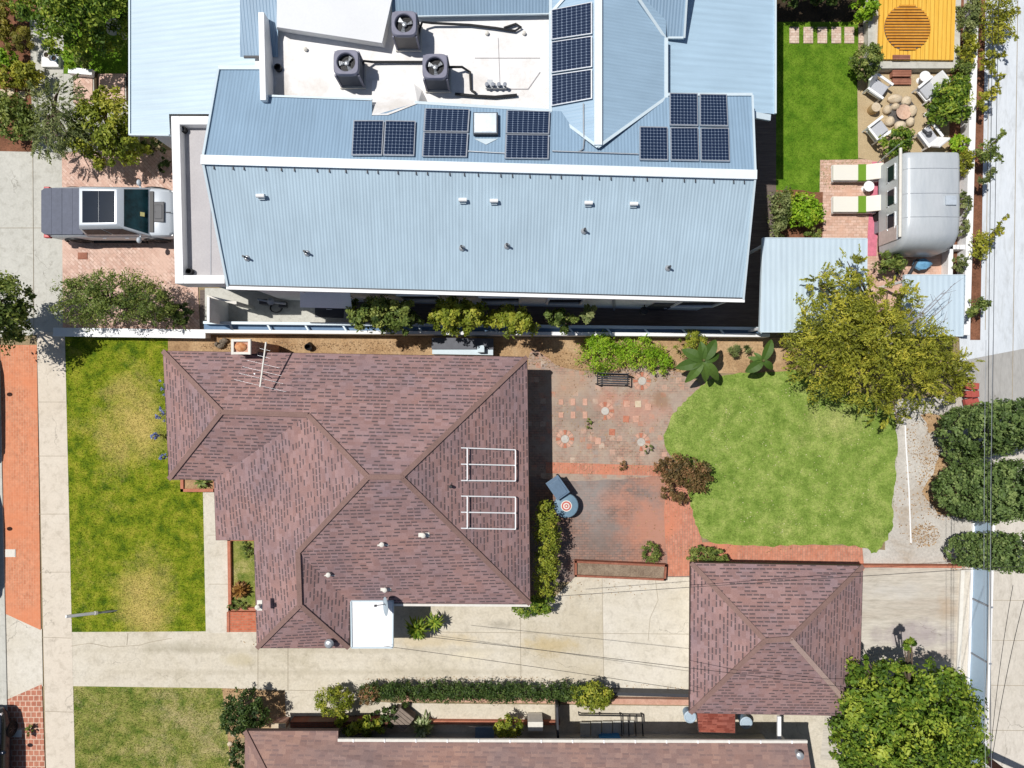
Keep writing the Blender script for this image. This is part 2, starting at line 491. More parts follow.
def sprays(blobs, ns, per, length, size, aspect=0.22, droop=0.35, centre=None, splay=0.45):
    """feathery sprays: narrow leaves strung along arching twigs that point out of the crown"""
    w = np.array([b[3]*b[4] + b[4]*b[5] + b[3]*b[5] for b in blobs]); w /= w.sum()
    Q = []; R = []
    for b, f in zip(blobs, w):
        k = max(3, int(ns*f)); c = np.array(b[:3]); r = np.array(b[3:6])
        d = rng.normal(0, 1, (k*3, 3)); d /= np.linalg.norm(d, axis=1)[:, None]; d = d[d[:, 2] > -0.3][:k]; k = len(d)
        base = c + d*r*rng.uniform(.3, .85, k)[:, None]
        out = d*1.0 + rng.normal(0, .3, (k, 3)) + np.array([0, 0, .25])
        if centre is not None:
            o2 = base - np.array(centre); o2[:, 2] *= .5; o2 /= np.linalg.norm(o2, axis=1)[:, None]; out += o2*1.1
        out /= np.linalg.norm(out, axis=1)[:, None]
        L = length*rng.uniform(.55, 1.3, k); tone = rng.normal(.45, .2, k)
        i = np.repeat(np.arange(k), per); n = len(i); t = rng.uniform(.1, 1.0, n)**.8
        ax = out[i].copy(); ax[:, 2] -= 2*droop*t; ax /= np.linalg.norm(ax, axis=1)[:, None]
        p = base[i] + out[i]*(L[i]*t)[:, None]; p[:, 2] -= droop*L[i]*t*t
        p += rng.normal(0, .05, (n, 3))*(L[i]*(1.15 - t))[:, None]*1.6
        la = ax + rng.normal(0, splay, (n, 3)); la /= np.linalg.norm(la, axis=1)[:, None]
        sd_ = np.cross(la, rng.normal(0, .35, (n, 3)) + np.array([0, 0, 1.0])); sd_ /= np.linalg.norm(sd_, axis=1)[:, None] + 1e-9
        s = size*rng.uniform(.6, 1.3, n); a = la*(s*.5)[:, None]; bb = sd_*(s*.5*aspect)[:, None]
        Q.append(np.stack([p - a, p + bb, p + a, p - bb], 1).reshape(-1, 3)); R.append(np.clip(tone[i] + .22*(t - .5) + rng.normal(0, .12, n), 0, 1))
    return np.concatenate(Q), np.concatenate(R)

def wb(u, v, z, ru, rv, rz):
    """ellipsoid from its picture place, height of centre, picture radii and vertical radius"""
    p = P(u, v, z); k = (H - z)/F
    return (p.x, p.y, z, ru*k, rv*k, rz)

def limbs(mb, base, targets, r0, fork=0.45):
    base = Vector(base)
    tc = sum((Vector(t) for t in targets), Vector())/len(targets)
    f = base.lerp(Vector((tc.x, tc.y, base.z + (tc.z-base.z)*fork)), 1.0); f = Vector((base.x*0.7 + f.x*0.3, base.y*0.7+f.y*0.3, f.z))
    mb.tube([base, base.lerp(f, 0.5) + Vector((random.uniform(-.05,.05), random.uniform(-.05,.05), 0)), f], [r0, r0*0.82, r0*0.7], 8)
    for t in targets:
        t = Vector(t); m = f.lerp(t, 0.5) + Vector((random.uniform(-.15,.15), random.uniform(-.15,.15), 0.12))
        mb.tube([f, m, t], [r0*0.55, r0*0.34, r0*0.1], 6)
    return mb

BARK = None
def tree(name, label, base_uv, blobs, n, size, leaf, r0=0.14, group=None, cat='tree', aspect=0.5, clump_r=0.28, fill=0.15, spread=0.7, low=-0.35, clumps=None, spray=None, rad_=(0.76, 1.1)):
    b = P(base_uv[0], base_uv[1], 0)
    t = thing(name, label, cat, tuple(b), group)
    W = [wb(*q) for q in blobs]
    mb = MB(); mb.smooth = True
    tg = []
    for w in W:
        tg.append((w[0], w[1], w[2] + w[5]*0.3))
        for k in range(4 if len(W) < 5 else 2):
            a = random.uniform(0, 2*PI)
            tg.append((w[0] + w[3]*0.7*math.cos(a), w[1] + w[4]*0.7*math.sin(a), w[2] + w[5]*random.uniform(-.1, .5)))
    limbs(mb, b, tg, r0)
    mb.build('trunk', BARK, t)
    q, r = crown(W, n, size, aspect=aspect, clump_r=clump_r, fill=fill, spread=spread, low=low, clumps=clumps or int(n/52), rad_=rad_)
    if spray:
        q2, r2 = sprays(W, *spray[:4], centre=spray[4]); q = np.concatenate([q, q2]); r = np.concatenate([r, r2])
    leaf_mesh('crown', q, r, leaf, t)
    return t
def bush(name, label, blobs, n, size, leaf, group=None, cat='shrub', aspect=0.5, clump_r=0.3, fill=0.2, spread=0.8, low=-0.2, stems=True, clumps=None):
    W = [wb(*q) for q in blobs]
    q, r = crown(W, n, size, aspect=aspect, clump_r=clump_r, fill=fill, spread=spread, low=low, clumps=clumps)
    ex = MB()
    for w in W[:8]:
        limbs(ex, (w[0], w[1], 0.0), [(w[0]+w[3]*0.5*math.cos(a), w[1]+w[4]*0.5*math.sin(a), w[2]+w[5]*0.4) for a in (0.4, 2.4, 4.6)], 0.03)
    o = leaf_mesh(name, q, r, leaf, None, ex, BARK)
    return tag(o, label, cat, group)
def rosette(mb_list, c, n, L, w, up, droop, rr, jitter=0.3):
    """strap leaves from one point; returns quads for leaf_mesh"""
    c = np.array(c); out = []
    for k in range(n):
        a = 2*PI*k/n + rr.uniform(-jitter, jitter); l = L*rr.uniform(0.7, 1.1); e = up*rr.uniform(0.5, 1.2)
        d = np.array([math.cos(a), math.sin(a), 0]); s = np.array([-math.sin(a), math.cos(a), 0])
        pts = []
        for t_, wd in ((0, 0.5), (0.35, 1.0), (0.7, 0.8), (1.0, 0.08)):
            p = c + d*l*t_ + np.array([0, 0, 1])*(l*(e*t_ - droop*t_*t_))
            pts.append((p - s*w*wd*0.5, p + s*w*wd*0.5))
        for (a0, b0), (a1, b1) in zip(pts, pts[1:]): mb_list += [a0, b0, b1, a1]
    return mb_list
# ------------------------------------------------------------------ materials used
BARK = m_ground('bark', [(0.3, (0.10,0.07,0.05,1)), (0.7, (0.20,0.15,0.11,1))], 6, 0.3)
SHINGLE = m_shingle('brown_shingle', lit(151,121,115,1.15), lit(158,129,124,1.15), lit(166,138,134,1.15), lit(84,77,80), row=0.145, wid=0.27, amount=0.66, dashk=0.78)
SHINGLE_LOW = m_shingle('red_brown_shingle', lit(150,122,112,1.22), lit(158,130,119,1.22), lit(170,140,126,1.22), lit(122,104,104), row=0.17, wid=0.28, amount=0.5, dashk=0.45)
CAP = m_ground('ridge_cap', [(0.3, lit(142,114,106)), (0.7, lit(156,126,118))], 2, 0.2, fine=20)
CAP_PALE = m_ground('faded_ridge_cap', [(0.3, lit(176,150,140)), (0.7, lit(190,166,156))], 2, 0.2, fine=20)
FASCIA = m_plain('brown_fascia', lit(90,70,66), 0.7)
STUCCO = m_ground('cream_stucco', [(0.3, lit(205,195,178)), (0.7, lit(220,212,196))], 1, 0.12, fine=25)
STUCCO_W = m_ground('white_stucco', [(0.3, (0.76,0.76,0.76,1)), (0.7, (0.82,0.82,0.81,1))], 1, 0.1, fine=25)
WHITE = m_plain('white_paint', (0.80,0.80,0.80,1), 0.5, 0, 0.04, 3)
OFFWHITE = m_plain('off_white', (0.66,0.63,0.57,1), 0.6, 0, 0.08)
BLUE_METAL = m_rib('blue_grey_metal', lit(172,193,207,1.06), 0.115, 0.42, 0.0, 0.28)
BLUE_METAL_DK = m_rib('blue_metal_dark', lit(144,171,194,1.18), 0.115, 0.42, 0.0, 0.28)  # darker, bluer tone of the roof metal for the north slope and wing
PALE_METAL = m_rib('pale_blue_metal', lit(208,226,238), 0.22, 0.4, 0.0, 0.22, 0.04)
WEST_METAL = m_rib('sunlit_pale_metal', lit(208,228,240), 0.2, 0.38, 0.0, 0.25, 0.03)  # paler copy of the roof metal, glare of the west slope put into its colour
EAST_METAL = m_rib('cool_metal', lit(186,214,234), 0.24, 0.4, 0.0, 0.3, 0.04)
DECK_WHITE = m_ground('white_roof_coating', [(0.28, lit(226,219,212,1.2)), (0.45, lit(243,241,239,1.2)), (0.75, lit(249,248,247,1.2))], 0.7, 0.08, 0.6, 0.1, 7, None, ((330,152,40,8,lit(206,190,172),.5),(322,140,8,22,lit(190,180,168),.6),(420,160,30,8,lit(214,204,192),.5),(470,165,60,6,lit(210,200,190),.5),(440,110,14,10,lit(216,210,204),.4)))
BALC = m_ground('balcony_deck', [(0.3, lit(196,192,194)), (0.7, lit(212,208,208))], 0.7, 0.08)
RIDGE_W = m_plain('ridge_white', (0.70,0.76,0.80,1), 0.4, 0.0, 0.03)
FLASH = m_plain('white_flashing', (0.54,0.63,0.68,1), 0.4, 0.0, 0.04)
GLASS_DK = m_plain('dark_glass', (0.02,0.03,0.05,1), 0.06, 0, 0.1, 2, 0.6)
BLACK = m_plain('black_metal', (0.02,0.02,0.022,1), 0.5)
CHAR = m_plain('charcoal', (0.05,0.052,0.06,1), 0.5)
STEEL = m_plain('galvanised_steel', (0.42,0.44,0.46,1), 0.4, 0.5)
GREYP = m_plain('grey_plastic', (0.24,0.26,0.30,1), 0.5)
CELLS = m_grid('solar_cells', (0.010,0.020,0.050,1), (0.34,0.42,0.54,1), 8, 10, 0.10)
ALU = m_plain('aluminium', (0.55,0.57,0.6,1), 0.35, 0.6)
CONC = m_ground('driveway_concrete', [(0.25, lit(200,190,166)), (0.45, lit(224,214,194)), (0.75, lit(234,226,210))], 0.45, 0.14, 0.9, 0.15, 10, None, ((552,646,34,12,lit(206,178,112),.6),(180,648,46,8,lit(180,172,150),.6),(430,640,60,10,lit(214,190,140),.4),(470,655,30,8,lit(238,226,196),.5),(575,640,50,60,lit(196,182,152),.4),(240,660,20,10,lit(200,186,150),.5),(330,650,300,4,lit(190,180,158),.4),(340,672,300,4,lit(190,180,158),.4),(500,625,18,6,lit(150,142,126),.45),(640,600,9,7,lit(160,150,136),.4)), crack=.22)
CONC_L = m_ground('pale_concrete', [(0.3, lit(222,213,194)), (0.7, lit(236,229,215))], 0.5, 0.1, 0.9, 0.15, 10, crack=.3)
WALK = m_ground('sidewalk_concrete', [(0.3, lit(228,215,196)), (0.7, lit(236,225,208))], 0.4, 0.08, 0.9, 0.12, 12, crack=.12)
CONC_G = m_ground('grey_concrete', [(0.3, lit(204,202,192)), (0.7, lit(220,218,208))], 0.4, 0.1, 0.9, 0.15, 10, crack=.15)
CONC_PAD = m_ground('worn_pad_concrete', [(0.25, lit(190,176,160)), (0.5, lit(214,206,192)), (0.75, lit(226,220,208))], 0.35, 0.2, 0.9, 0.2, 6, (0.35, 2.2, 1), ((912,635,52,16,lit(178,166,166),.8),(930,655,40,8,lit(170,150,140),.5),(945,610,10,20,lit(196,170,140),.5),(900,590,40,10,lit(214,210,204),.5)), .3)
CONC_STRIP = m_ground('weathered_strip', [(0.25, lit(182,164,142)), (0.45, lit(205,198,188)), (0.7, lit(220,216,208))], 0.6, 0.22, 0.9, 0.25, 9)
ALLEY_W = m_ground('alley_pale', [(0.3, lit(220,227,234)), (0.7, lit(234,239,244))], 0.3, 0.07, 0.8, 0.1, 10, (1,.25,1), (), .2)
ALLEY_G = m_ground('alley_grey', [(0.3, lit(176,174,170)), (0.7, lit(190,188,184))], 0.4, 0.12, 0.9, 0.2, 10, (1.5,.3,1), (), .3)
ALLEY_B = m_ground('alley_beige', [(0.3, lit(218,210,196)), (0.7, lit(230,222,210))], 0.4, 0.12, 0.9, 0.2, 10, (1,.5,1), (), .25)
ASPHALT = m_ground('asphalt', [(0.3, (0.045,0.045,0.048,1)), (0.7, (0.07,0.07,0.072,1))], 0.5, 0.3)
DIRT = m_ground('bare_dirt', [(0.25, lit(146,112,80)), (0.5, lit(194,160,120)), (0.75, lit(214,184,146))], 0.9, 0.4, 0.95, 0.5, 12)
SOIL = m_ground('red_soil', [(0.3, lit(112,76,56)), (0.7, lit(160,110,84))], 1.5, 0.4, 0.95, 0.5, 14)
DARKSOIL = m_ground('dark_soil', [(0.3, lit(52,44,34)), (0.7, lit(84,70,52))], 1.5, 0.4, 0.95, 0.5, 14)
EARTH = m_ground('open_ground', [(0.3, lit(150,132,100)), (0.7, lit(176,158,124))], 0.2, 0.3)
GRAVEL = m_ground('tan_gravel', [(0.3, lit(190,166,128)), (0.7, lit(210,190,154))], 0.8, 0.22, 0.95, 0.5, 22)
BRICK_OR = m_brick('orange_brick', lit(222,142,104), lit(232,158,120), lit(228,170,138), 0.22, 0.11, PI/2, lit(234,148,106), 0.35, 0.35)
BRICK_RED = m_brick('red_brick_grid', lit(196,126,102), lit(210,142,116), lit(234,200,176), 0.24, 0.24, 0, None, msize=0.022)
BRICK_PINK = m_brick('pink_paver', lit(212,172,154,1.2), lit(236,206,190,1.2), lit(196,160,142,1.2), 0.24, 0.12, PI/4, lit(226,192,174,1.2), 0.3, 0.8)
BRICK_PATIO = m_brick('patio_brick', lit(206,134,108), lit(224,156,130), lit(184,142,122), 0.22, 0.11, PI/2, lit(222,142,110), 0.25, 0.6)
BRICK_GREY = m_brick('sooty_brick', lit(150,124,112), lit(180,136,118), lit(116,104,98), 0.22, 0.11, 0, lit(150,140,134), 0.35, 0.6, 0.012, ((652,530,44,46,lit(214,146,118),.62),(655,480,30,14,lit(214,150,124),.5),(590,500,26,30,lit(168,164,160),.5),(600,545,34,16,lit(126,112,104),.4),(612,500,22,14,lit(206,150,128),.4)))
BRICK_OLD = m_brick('mossy_brick', lit(196,146,126), lit(178,146,128), lit(140,122,108), 0.22, 0.11, 0.0, lit(180,162,148), 0.45, 0.9, 0.014, patch=True, stains= ((585,415,40,25,lit(150,136,124),.5),(640,410,34,20,lit(208,150,130),.5),(570,385,24,18,lit(190,160,136),.6),(660,400,14,10,lit(150,120,92),.6),(605,400,16,16,lit(212,146,122),.4)))
BRICK_TAN = m_brick('tan_paver', lit(220,178,156), lit(236,204,186), lit(204,166,144), 0.24, 0.12, 0, lit(226,182,158), 0.2, 0.8)
TERRA = m_ground('terracotta', [(0.3, lit(190,118,94)), (0.7, lit(212,142,114))], 3, 0.2, fine=14)
TERRA_W = m_ground('pink_kerb_brick', [(0.3, lit(208,158,136)), (0.7, lit(228,184,162))], 3, 0.2, fine=14)
DRYG = lit(206,176,108)
GRASS_F = m_grass('front_turf', (lit(84,112,24,1.35), lit(136,152,34,1.35), lit(172,172,58,1.35)), lit(212,190,110,1.35),
                  ((134,420,42,54,0.40), (142,600,40,58,0.40), (100,440,30,44,0.10), (85,560,16,60,0.08)), 0.585, 0.55, 0.42)
GRASS_D = m_grass('dry_turf', (lit(96,120,44,1.3), lit(146,152,74,1.3), lit(178,172,102,1.3)), lit(206,188,140,1.35),
                  ((190,740,60,60,0.12),), 0.53, 0.7)
GRASS_B = m_grass('back_turf', (lit(118,146,60,1.27), lit(144,168,78,1.27), lit(170,186,100,1.27)), lit(212,206,138,1.27),
                  ((700,420,60,36,0.14), (835,425,55,34,0.20), (790,530,110,26,0.12), (870,490,20,50,.12)), 0.62, 0.45, .55)
GRASS_G = m_grass('lush_turf', (lit(88,130,30,1.4), lit(112,150,40,1.4), lit(132,166,52,1.4)), lit(140,176,60), (), 0.75, 0.6)
STONE = m_ground('cream_stone', [(0.3, lit(214,192,160)), (0.7, lit(236,220,194))], 4, 0.15, fine=18)
SLATE = m_ground('dark_gravel', [(0.3, lit(84,80,78)), (0.7, lit(120,116,112))], 4, 0.4, fine=30)
YELLOW = m_ground('amber_stained_timber', [(0.25, lit(236,176,60,1.2)), (0.75, lit(250,204,92,1.2))], 1.2, 0.14, 0.5, 0.2, 8, (6, 0.3, 1))
BROWNWOOD = m_ground('brown_timber', [(0.3, lit(158,104,84)), (0.7, lit(186,130,108))], 2, 0.2, fine=12)
DKWOOD = m_ground('dark_boards_with_shade', [(0.3, lit(104,92,86)), (0.7, lit(134,120,112))], 2, 0.2, 0.8, 0.3, 8, (0.4, 6, 1))
FABRIC_G = m_plain('grey_cushion', lit(196,198,204), 0.9, 0, 0.06, 30)
FABRIC_W = m_plain('cream_cushion', lit(244,240,228), 0.9, 0, 0.04, 30)
TOWEL = m_plain('green_towel', lit(118,160,48), 0.95, 0, 0.15, 40)
SILVER = m_ground('dull_aluminium', [(0.25, lit(194,202,210,1.35)), (0.5, lit(214,220,224,1.35)), (0.75, lit(226,230,234,1.35))], 0.6, 0.06, 0.34, 0.04, 6, (2.0, 0.4, 1))
SILVER.node_tree.nodes['Principled BSDF'].inputs['Metallic'].default_value = 0.12

L_DARK = m_leaf('leaf_dark', (0.016,0.035,0.008,1), (0.055,0.10,0.020,1), (0.14,0.20,0.05,1))
PALE_BRICK = m_brick('pale_paver', lit(226,196,176), lit(240,220,204), lit(206,176,156), 0.22, 0.11, 0, None)
L_FICUS = m_leaf('leaf_ficus', (0.05,0.085,0.025,1), (0.13,0.20,0.055,1), (0.26,0.33,0.11,1), 0.25)
L_MID = m_leaf('leaf_mid', (0.05,0.085,0.016,1), (0.16,0.22,0.045,1), (0.36,0.39,0.10,1))
L_OLIVE = m_leaf('leaf_olive', (0.08,0.095,0.012,1), (0.29,0.31,0.032,1), (0.58,0.52,0.07,1), 0.3)
L_LIME = m_leaf('leaf_lime', (0.09,0.19,0.008,1), (0.24,0.42,0.02,1), (0.46,0.56,0.05,1))
L_YEL = m_leaf('leaf_yellow_green', (0.08,0.11,0.010,1), (0.24,0.29,0.03,1), (0.46,0.44,0.06,1))
L_GREY = m_leaf('leaf_grey_green', (0.07,0.10,0.03,1), (0.18,0.22,0.07,1), (0.34,0.36,0.15,1))
L_RED = m_leaf('leaf_bronze', (0.06,0.045,0.015,1), (0.17,0.12,0.045,1), (0.40,0.20,0.10,1))
L_RUST = m_leaf('leaf_rust', (0.10,0.045,0.012,1), (0.26,0.12,0.03,1), (0.42,0.24,0.06,1))
L_BRIGHT = m_leaf('leaf_bright', (0.03,0.07,0.010,1), (0.14,0.235,0.022,1), (0.42,0.48,0.06,1))
L_BLUE = m_leaf('petal_blue', (0.15,0.19,0.5,1), (0.25,0.3,0.62,1), (0.4,0.46,0.75,1))
L_BANANA = m_leaf('leaf_banana', (0.03,0.07,0.010,1), (0.075,0.145,0.025,1), (0.15,0.24,0.05,1), 0.3)
L_GRASSB = m_leaf('leaf_ornamental', (0.12,0.12,0.02,1), (0.24,0.22,0.03,1), (0.38,0.32,0.06,1))

# ------------------------------------------------------------------ ground and paving
def big_ground():
    mb = MB(); mb.poly([(-320,-320,-0.02),(320,-320,-0.02),(320,320,-0.02),(-320,320,-0.02)])
    return struct(mb.build('ground', EARTH))
big_ground()
mb = MB(); mb.poly([(-31,-60,-0.012),(-21.3,-60,-0.012),(-23.9,60,-0.012),(-31,60,-0.012)]); struct(mb.build('street', ASPHALT))
mb = MB(); mb.poly([(-22.05,-60,-0.006),(-21.25,-60,-0.006),(-23.85,60,-0.006),(-24.65,60,-0.006)]); struct(mb.build('gutter', CONC_G))
mb = MB(); mb.prism([(-21.35,-60),(-21.15,-60),(-23.75,60),(-23.95,60)], -0.1, 0.05); struct(mb.build('kerb', CONC_G, bevel=0.02))
sheet('parkway_brick', [(0,345),(37,345),(41,630),(4,613)], 0.012, BRICK_OR)
sheet('parkway_brick', [(6,700),(42,684),(46,790),(8,790)], 0.012, BRICK_RED)
sheet('driveway_apron', [(3,611),(42,629),(43,686),(4,702)], 0.008, CONC_L)
sheet('sidewalk', [(37,332),(65,332),(76,800),(47,800)], 0.016, WALK)
sheet('sidewalk', [(-20,150),(62,150),(64,332),(-20,340)], 0.008, CONC_G)
sheet('sidewalk', [(30,20),(64,20),(63,152),(33,152)], 0.016, CONC_G)
sheet('brick_drive', [(62,152),(192,150),(200,332),(63,332)], 0.012, BRICK_PINK)
sheet('front_lawn', [(65,335),(168,335),(168,480),(205,480),(207,632),(71,632)], 0.008, GRASS_F)
sheet('lower_lawn', [(72,686),(222,687),(226,720),(234,800),(76,800)], 0.008, GRASS_D)
sheet('garden_bed', [(222,687),(286,692),(290,735),(240,738),(236,800),(230,800)], 0.006, DIRT)
sheet('front_path', [(203,488),(232,486),(229,633),(206,633)], 0.014, CONC_L)
sheet('driveway', [(71,632),(258,631),(258,590),(520,590),(540,612),(575,577),(693,577),(720,698),(396,692),(330,716),(286,716),(285,690),(222,688),(72,686)], 0.012, CONC)
sheet('driveway', [(602,578),(693,578),(720,697),(604,694)], 0.016, CONC_L)
sheet('side_path', [(286,695),(396,703),(700,706),(860,706),(860,800),(286,800)], 0.008, CONC)
sheet('side_yard', [(66,340),(190,335),(600,338),(800,338),(800,375),(150,360)], 0.004, DIRT)
sheet('old_patio', [(530,352),(560,366),(600,372),(650,366),(700,384),(690,420),(668,440),(660,474),(530,476),(528,420)], 0.010, BRICK_OLD, 0.03, smooth=True)
sheet('rear_patio', [(530,474),(690,474),(692,582),(560,582),(530,600)], 0.008, BRICK_GREY)
sheet('rear_patio', [(665,474),(690,474),(702,542),(862,546),(864,570),(668,576),(664,520)], 0.014, BRICK_PATIO, 0.02)
LAWN_B = [(663,440),(674,414),(688,398),(704,384),(722,376),(760,372),(800,372),(850,388),(888,408),(896,425),(896,460),(893,500),(891,530),(876,552),(860,547),(820,544),(780,546),(740,544),(706,540),(694,520),(688,490),(676,464)]
sheet('patio_edging', [(546,462),(668,466),(668,476),(546,473)], 0.020, BRICK_PATIO)
sheet('back_lawn', LAWN_B, 0.018, GRASS_B, 0.06, 0.2, True)
sheet('yard_strip', [(880,400),(975,395),(975,572),(862,570),(862,548),(885,550)], 0.008, CONC_STRIP)
sheet('bare_soil', [(940,455),(975,470),(975,500),(962,520),(935,515),(922,490)], 0.014, DIRT, 0.12)
sheet('bare_soil', [(920,415),(960,412),(962,424),(930,432)], 0.014, DIRT, 0.1)
sheet('garage_pad', [(840,568),(962,568),(960,760),(820,760)], 0.010, CONC_PAD)
sheet('alley', [(948,-60),(1100,-60),(1100,335),(960,362)], 0.009, ALLEY_W)
sheet('alley', [(960,361),(1100,334),(1100,410),(962,410)], 0.012, ALLEY_G)
sheet('alley', [(960,405),(1100,405),(1100,830),(945,830)], 0.006, ALLEY_B)
sheet('garden_lawn', [(776,22),(858,22),(858,190),(820,192),(810,235),(776,240)], 0.0105, GRASS_G)
sheet('garden_bed', [(770,-40),(880,-40),(880,25),(864,44),(858,24),(776,24)], 0.0095, DARKSOIL)
sheet('gravel_terrace', [(857,68),(956,68),(956,160),(880,162),(858,158)], 0.016, GRAVEL)
sheet('brick_terrace', [(820,160),(960,158),(960,330),(818,300)], 0.0145, BRICK_TAN)
sheet('garden_bed', [(776,190),(822,192),(822,240),(776,244)], 0.018, SOIL, 0.05)
sheet('garden_bed', [(950,-40),(966,-40),(962,335),(948,335)], 0.018, SOIL)
sheet('planting_strip', [(972,-40),(986,-40),(980,340),(970,340)], 0.018, SOIL)
sheet('side_court', [(690,120),(790,100),(790,330),(200,330),(200,290),(690,290)], 0.008, DKWOOD)  # dark board tone also holds the shade beside the large house
sheet('side_path', [(205,288),(350,290),(350,330),(205,326)], 0.016, CONC_G)
sheet('garden_bed', [(-60,-60),(36,-60),(36,152),(-60,150)], 0.010, SOIL)
sheet('garden_lawn', [(60,-40),(140,-40),(140,76),(62,76)], 0.008, GRASS_G)
sheet('gravel_terrace', [(62,74),(140,74),(140,152),(62,152)], 0.010, CONC_G)

# painted / cut joints in the concrete (grooves, 1.5 cm wide)
JOINT = m_plain('joint_filler', lit(176,164,144), 0.9)
def joint(pts, w=0.02, z=0.021):
    mb = MB()
    for (a, b) in zip(pts, pts[1:]):
        p, q = P(*a), P(*b); d = (q-p).normalized(); s = Vector((-d.y, d.x, 0))*w/2
        mb.poly([p-s+Vector((0,0,z)), q-s+Vector((0,0,z)), q+s+Vector((0,0,z)), p+s+Vector((0,0,z))])
    return mb
jm = MB()
for path in ([(288,632),(288,690)], [(440,632),(690,634)], [(602,577),(604,694)], [(520,600),(521,690)],
             [(71,646),(90,643),(110,647),(140,645),(150,642),(172,638)], [(128,633),(127,645)],
             [(38,456),(67,456)], [(38,514),(68,514)], [(40,572),(70,572)], [(42,637),(71,638)], [(44,711),(73,712)], [(38,402),(66,402)],
             [(655,577),(658,600),(650,618),(648,640)], [(33,152),(34,330)], [(0,228),(62,228)],
             [(209,584),(230,584)], [(208,535),(230,535)], [(285,690),(258,690),(258,650)], [(285,690),(395,692)]):
    j = joint(path); b0 = len(jm.v); jm.v += j.v
    for f in j.f: jm._f([i+b0 for i in f])
struct(jm.build('paving_joint', JOINT))
jm = MB()
for v in (600, 640, 685, 730):
    j = joint([(985,v),(1060,v+1)], 0.02, 0.016); b0 = len(jm.v); jm.v += j.v
    for f in j.f: jm._f([i+b0 for i in f])
for u in (1013,):
    j = joint([(u+5,-30),(u-1,400)], 0.03, 0.018); b0 = len(jm.v); jm.v += j.v
    for f in j.f: jm._f([i+b0 for i in f])
j = joint([(990,-30),(985,330)], 0.03, 0.018); b0 = len(jm.v); jm.v += j.v
for f in j.f: jm._f([i+b0 for i in f])
struct(jm.build('paving_joint', JOINT))

# grass blades
def turf(name, label, poly, n, mat, h=0.05, w=0.02, z=0.01):
    pts = [P(u, v, 0) for u, v in poly]
    xs = np.array([p.x for p in pts]); ys = np.array([p.y for p in pts])
    X = rng.uniform(xs.min(), xs.max(), n*2); Y = rng.uniform(ys.min(), ys.max(), n*2)
    inside = np.zeros(n*2, bool); j = len(xs)-1
    for i in range(len(xs)):
        c = ((ys[i] > Y) != (ys[j] > Y)) & (X < (xs[j]-xs[i])*(Y-ys[i])/(ys[j]-ys[i]+1e-12)+xs[i])
        inside ^= c; j = i
    X = X[inside][:n]; Y = Y[inside][:n]; m = len(X)
    a = rng.uniform(0, 2*PI, m); hh = h*rng.uniform(0.5, 1.5, m); ln = rng.normal(0, 0.03, (m, 2))
    dx = np.cos(a)*w/2; dy = np.sin(a)*w/2
    v = np.empty((m, 3, 3))
    v[:,0] = np.stack([X-dx, Y-dy, np.full(m, z)], 1); v[:,1] = np.stack([X+dx, Y+dy, np.full(m, z)], 1)
    v[:,2] = np.stack([X+ln[:,0], Y+ln[:,1], z+hh], 1)
    me = bpy.data.meshes.new(name); me.vertices.add(m*3); me.vertices.foreach_set('co', v.astype(np.float32).ravel())
    me.loops.add(m*3); me.loops.foreach_set('vertex_index', np.arange(m*3, dtype=np.int32))
    me.polygons.add(m); me.polygons.foreach_set('loop_start', np.arange(0, m*3, 3, dtype=np.int32))
    me.materials.append(mat); me.update(calc_edges=True); me.validate()
    o = bpy.data.objects.new(name, me); COL.objects.link(o)
    return tag(o, label, 'grass', kind='stuff')
turf('grass', 'patchy green and straw coloured grass of the front lawn', [(66,336),(166,336),(166,481),(203,483),(205,631),(72,631)], 26000, GRASS_F)
turf('grass', 'dry olive grass of the small lower front lawn', [(73,688),(221,689),(232,790),(77,790)], 15000, GRASS_D)
turf('grass', 'green grass of the curved back lawn', smooth_poly([(512+(u-512)*1.002, v) for u, v in LAWN_B]), 30000, GRASS_B)
turf('grass', 'lush clipped grass of the neighbour garden', [(777,24),(857,24),(857,188),(822,190),(777,190)], 9000, GRASS_G, 0.035)

# ------------------------------------------------------------------ hip roofed houses
def strip_cap(mb, a, b, w=0.19, h=0.04):
    a = Vector(a); b = Vector(b); mb.bar(a + Vector((0,0,0.02)), b + Vector((0,0,0.02)), w, h)
def wall_box(mb, pts, z0, z1): mb.prism(pts, z0, z1)
def offset_poly(ps, d):
    """shrink a plan polygon (rough: move every edge inwards)"""
    ps = [Vector((p.x, p.y)) for p in ps]
    ar = sum(ps[i].x*ps[(i+1)%len(ps)].y - ps[(i+1)%len(ps)].x*ps[i].y for i in range(len(ps)))
    if ar < 0: ps.reverse()
    out = []; n = len(ps)
    for i in range(n):
        a, b, c = ps[i-1], ps[i], ps[(i+1)%n]
        n1 = (b-a).normalized(); n1 = Vector((-n1.y, n1.x)); n2 = (c-b).normalized(); n2 = Vector((-n2.y, n2.x))
        bis = (n1+n2); L = bis.length
        if L < 0.2: out.append(b + n1*d); continue
        bis /= L; out.append(b + bis*(d/max(0.3, bis.dot(n1))))
    return [(p.x, p.y) for p in out]
def fascia(mb, pts, h=0.18, t=0.03):
    n = len(pts)
    for i in range(n):
        a, b = Vector(pts[i]), Vector(pts[(i+1)%n])
        mb.bar(a - Vector((0,0,h/2+0.012)), b - Vector((0,0,h/2+0.012)), t, h)
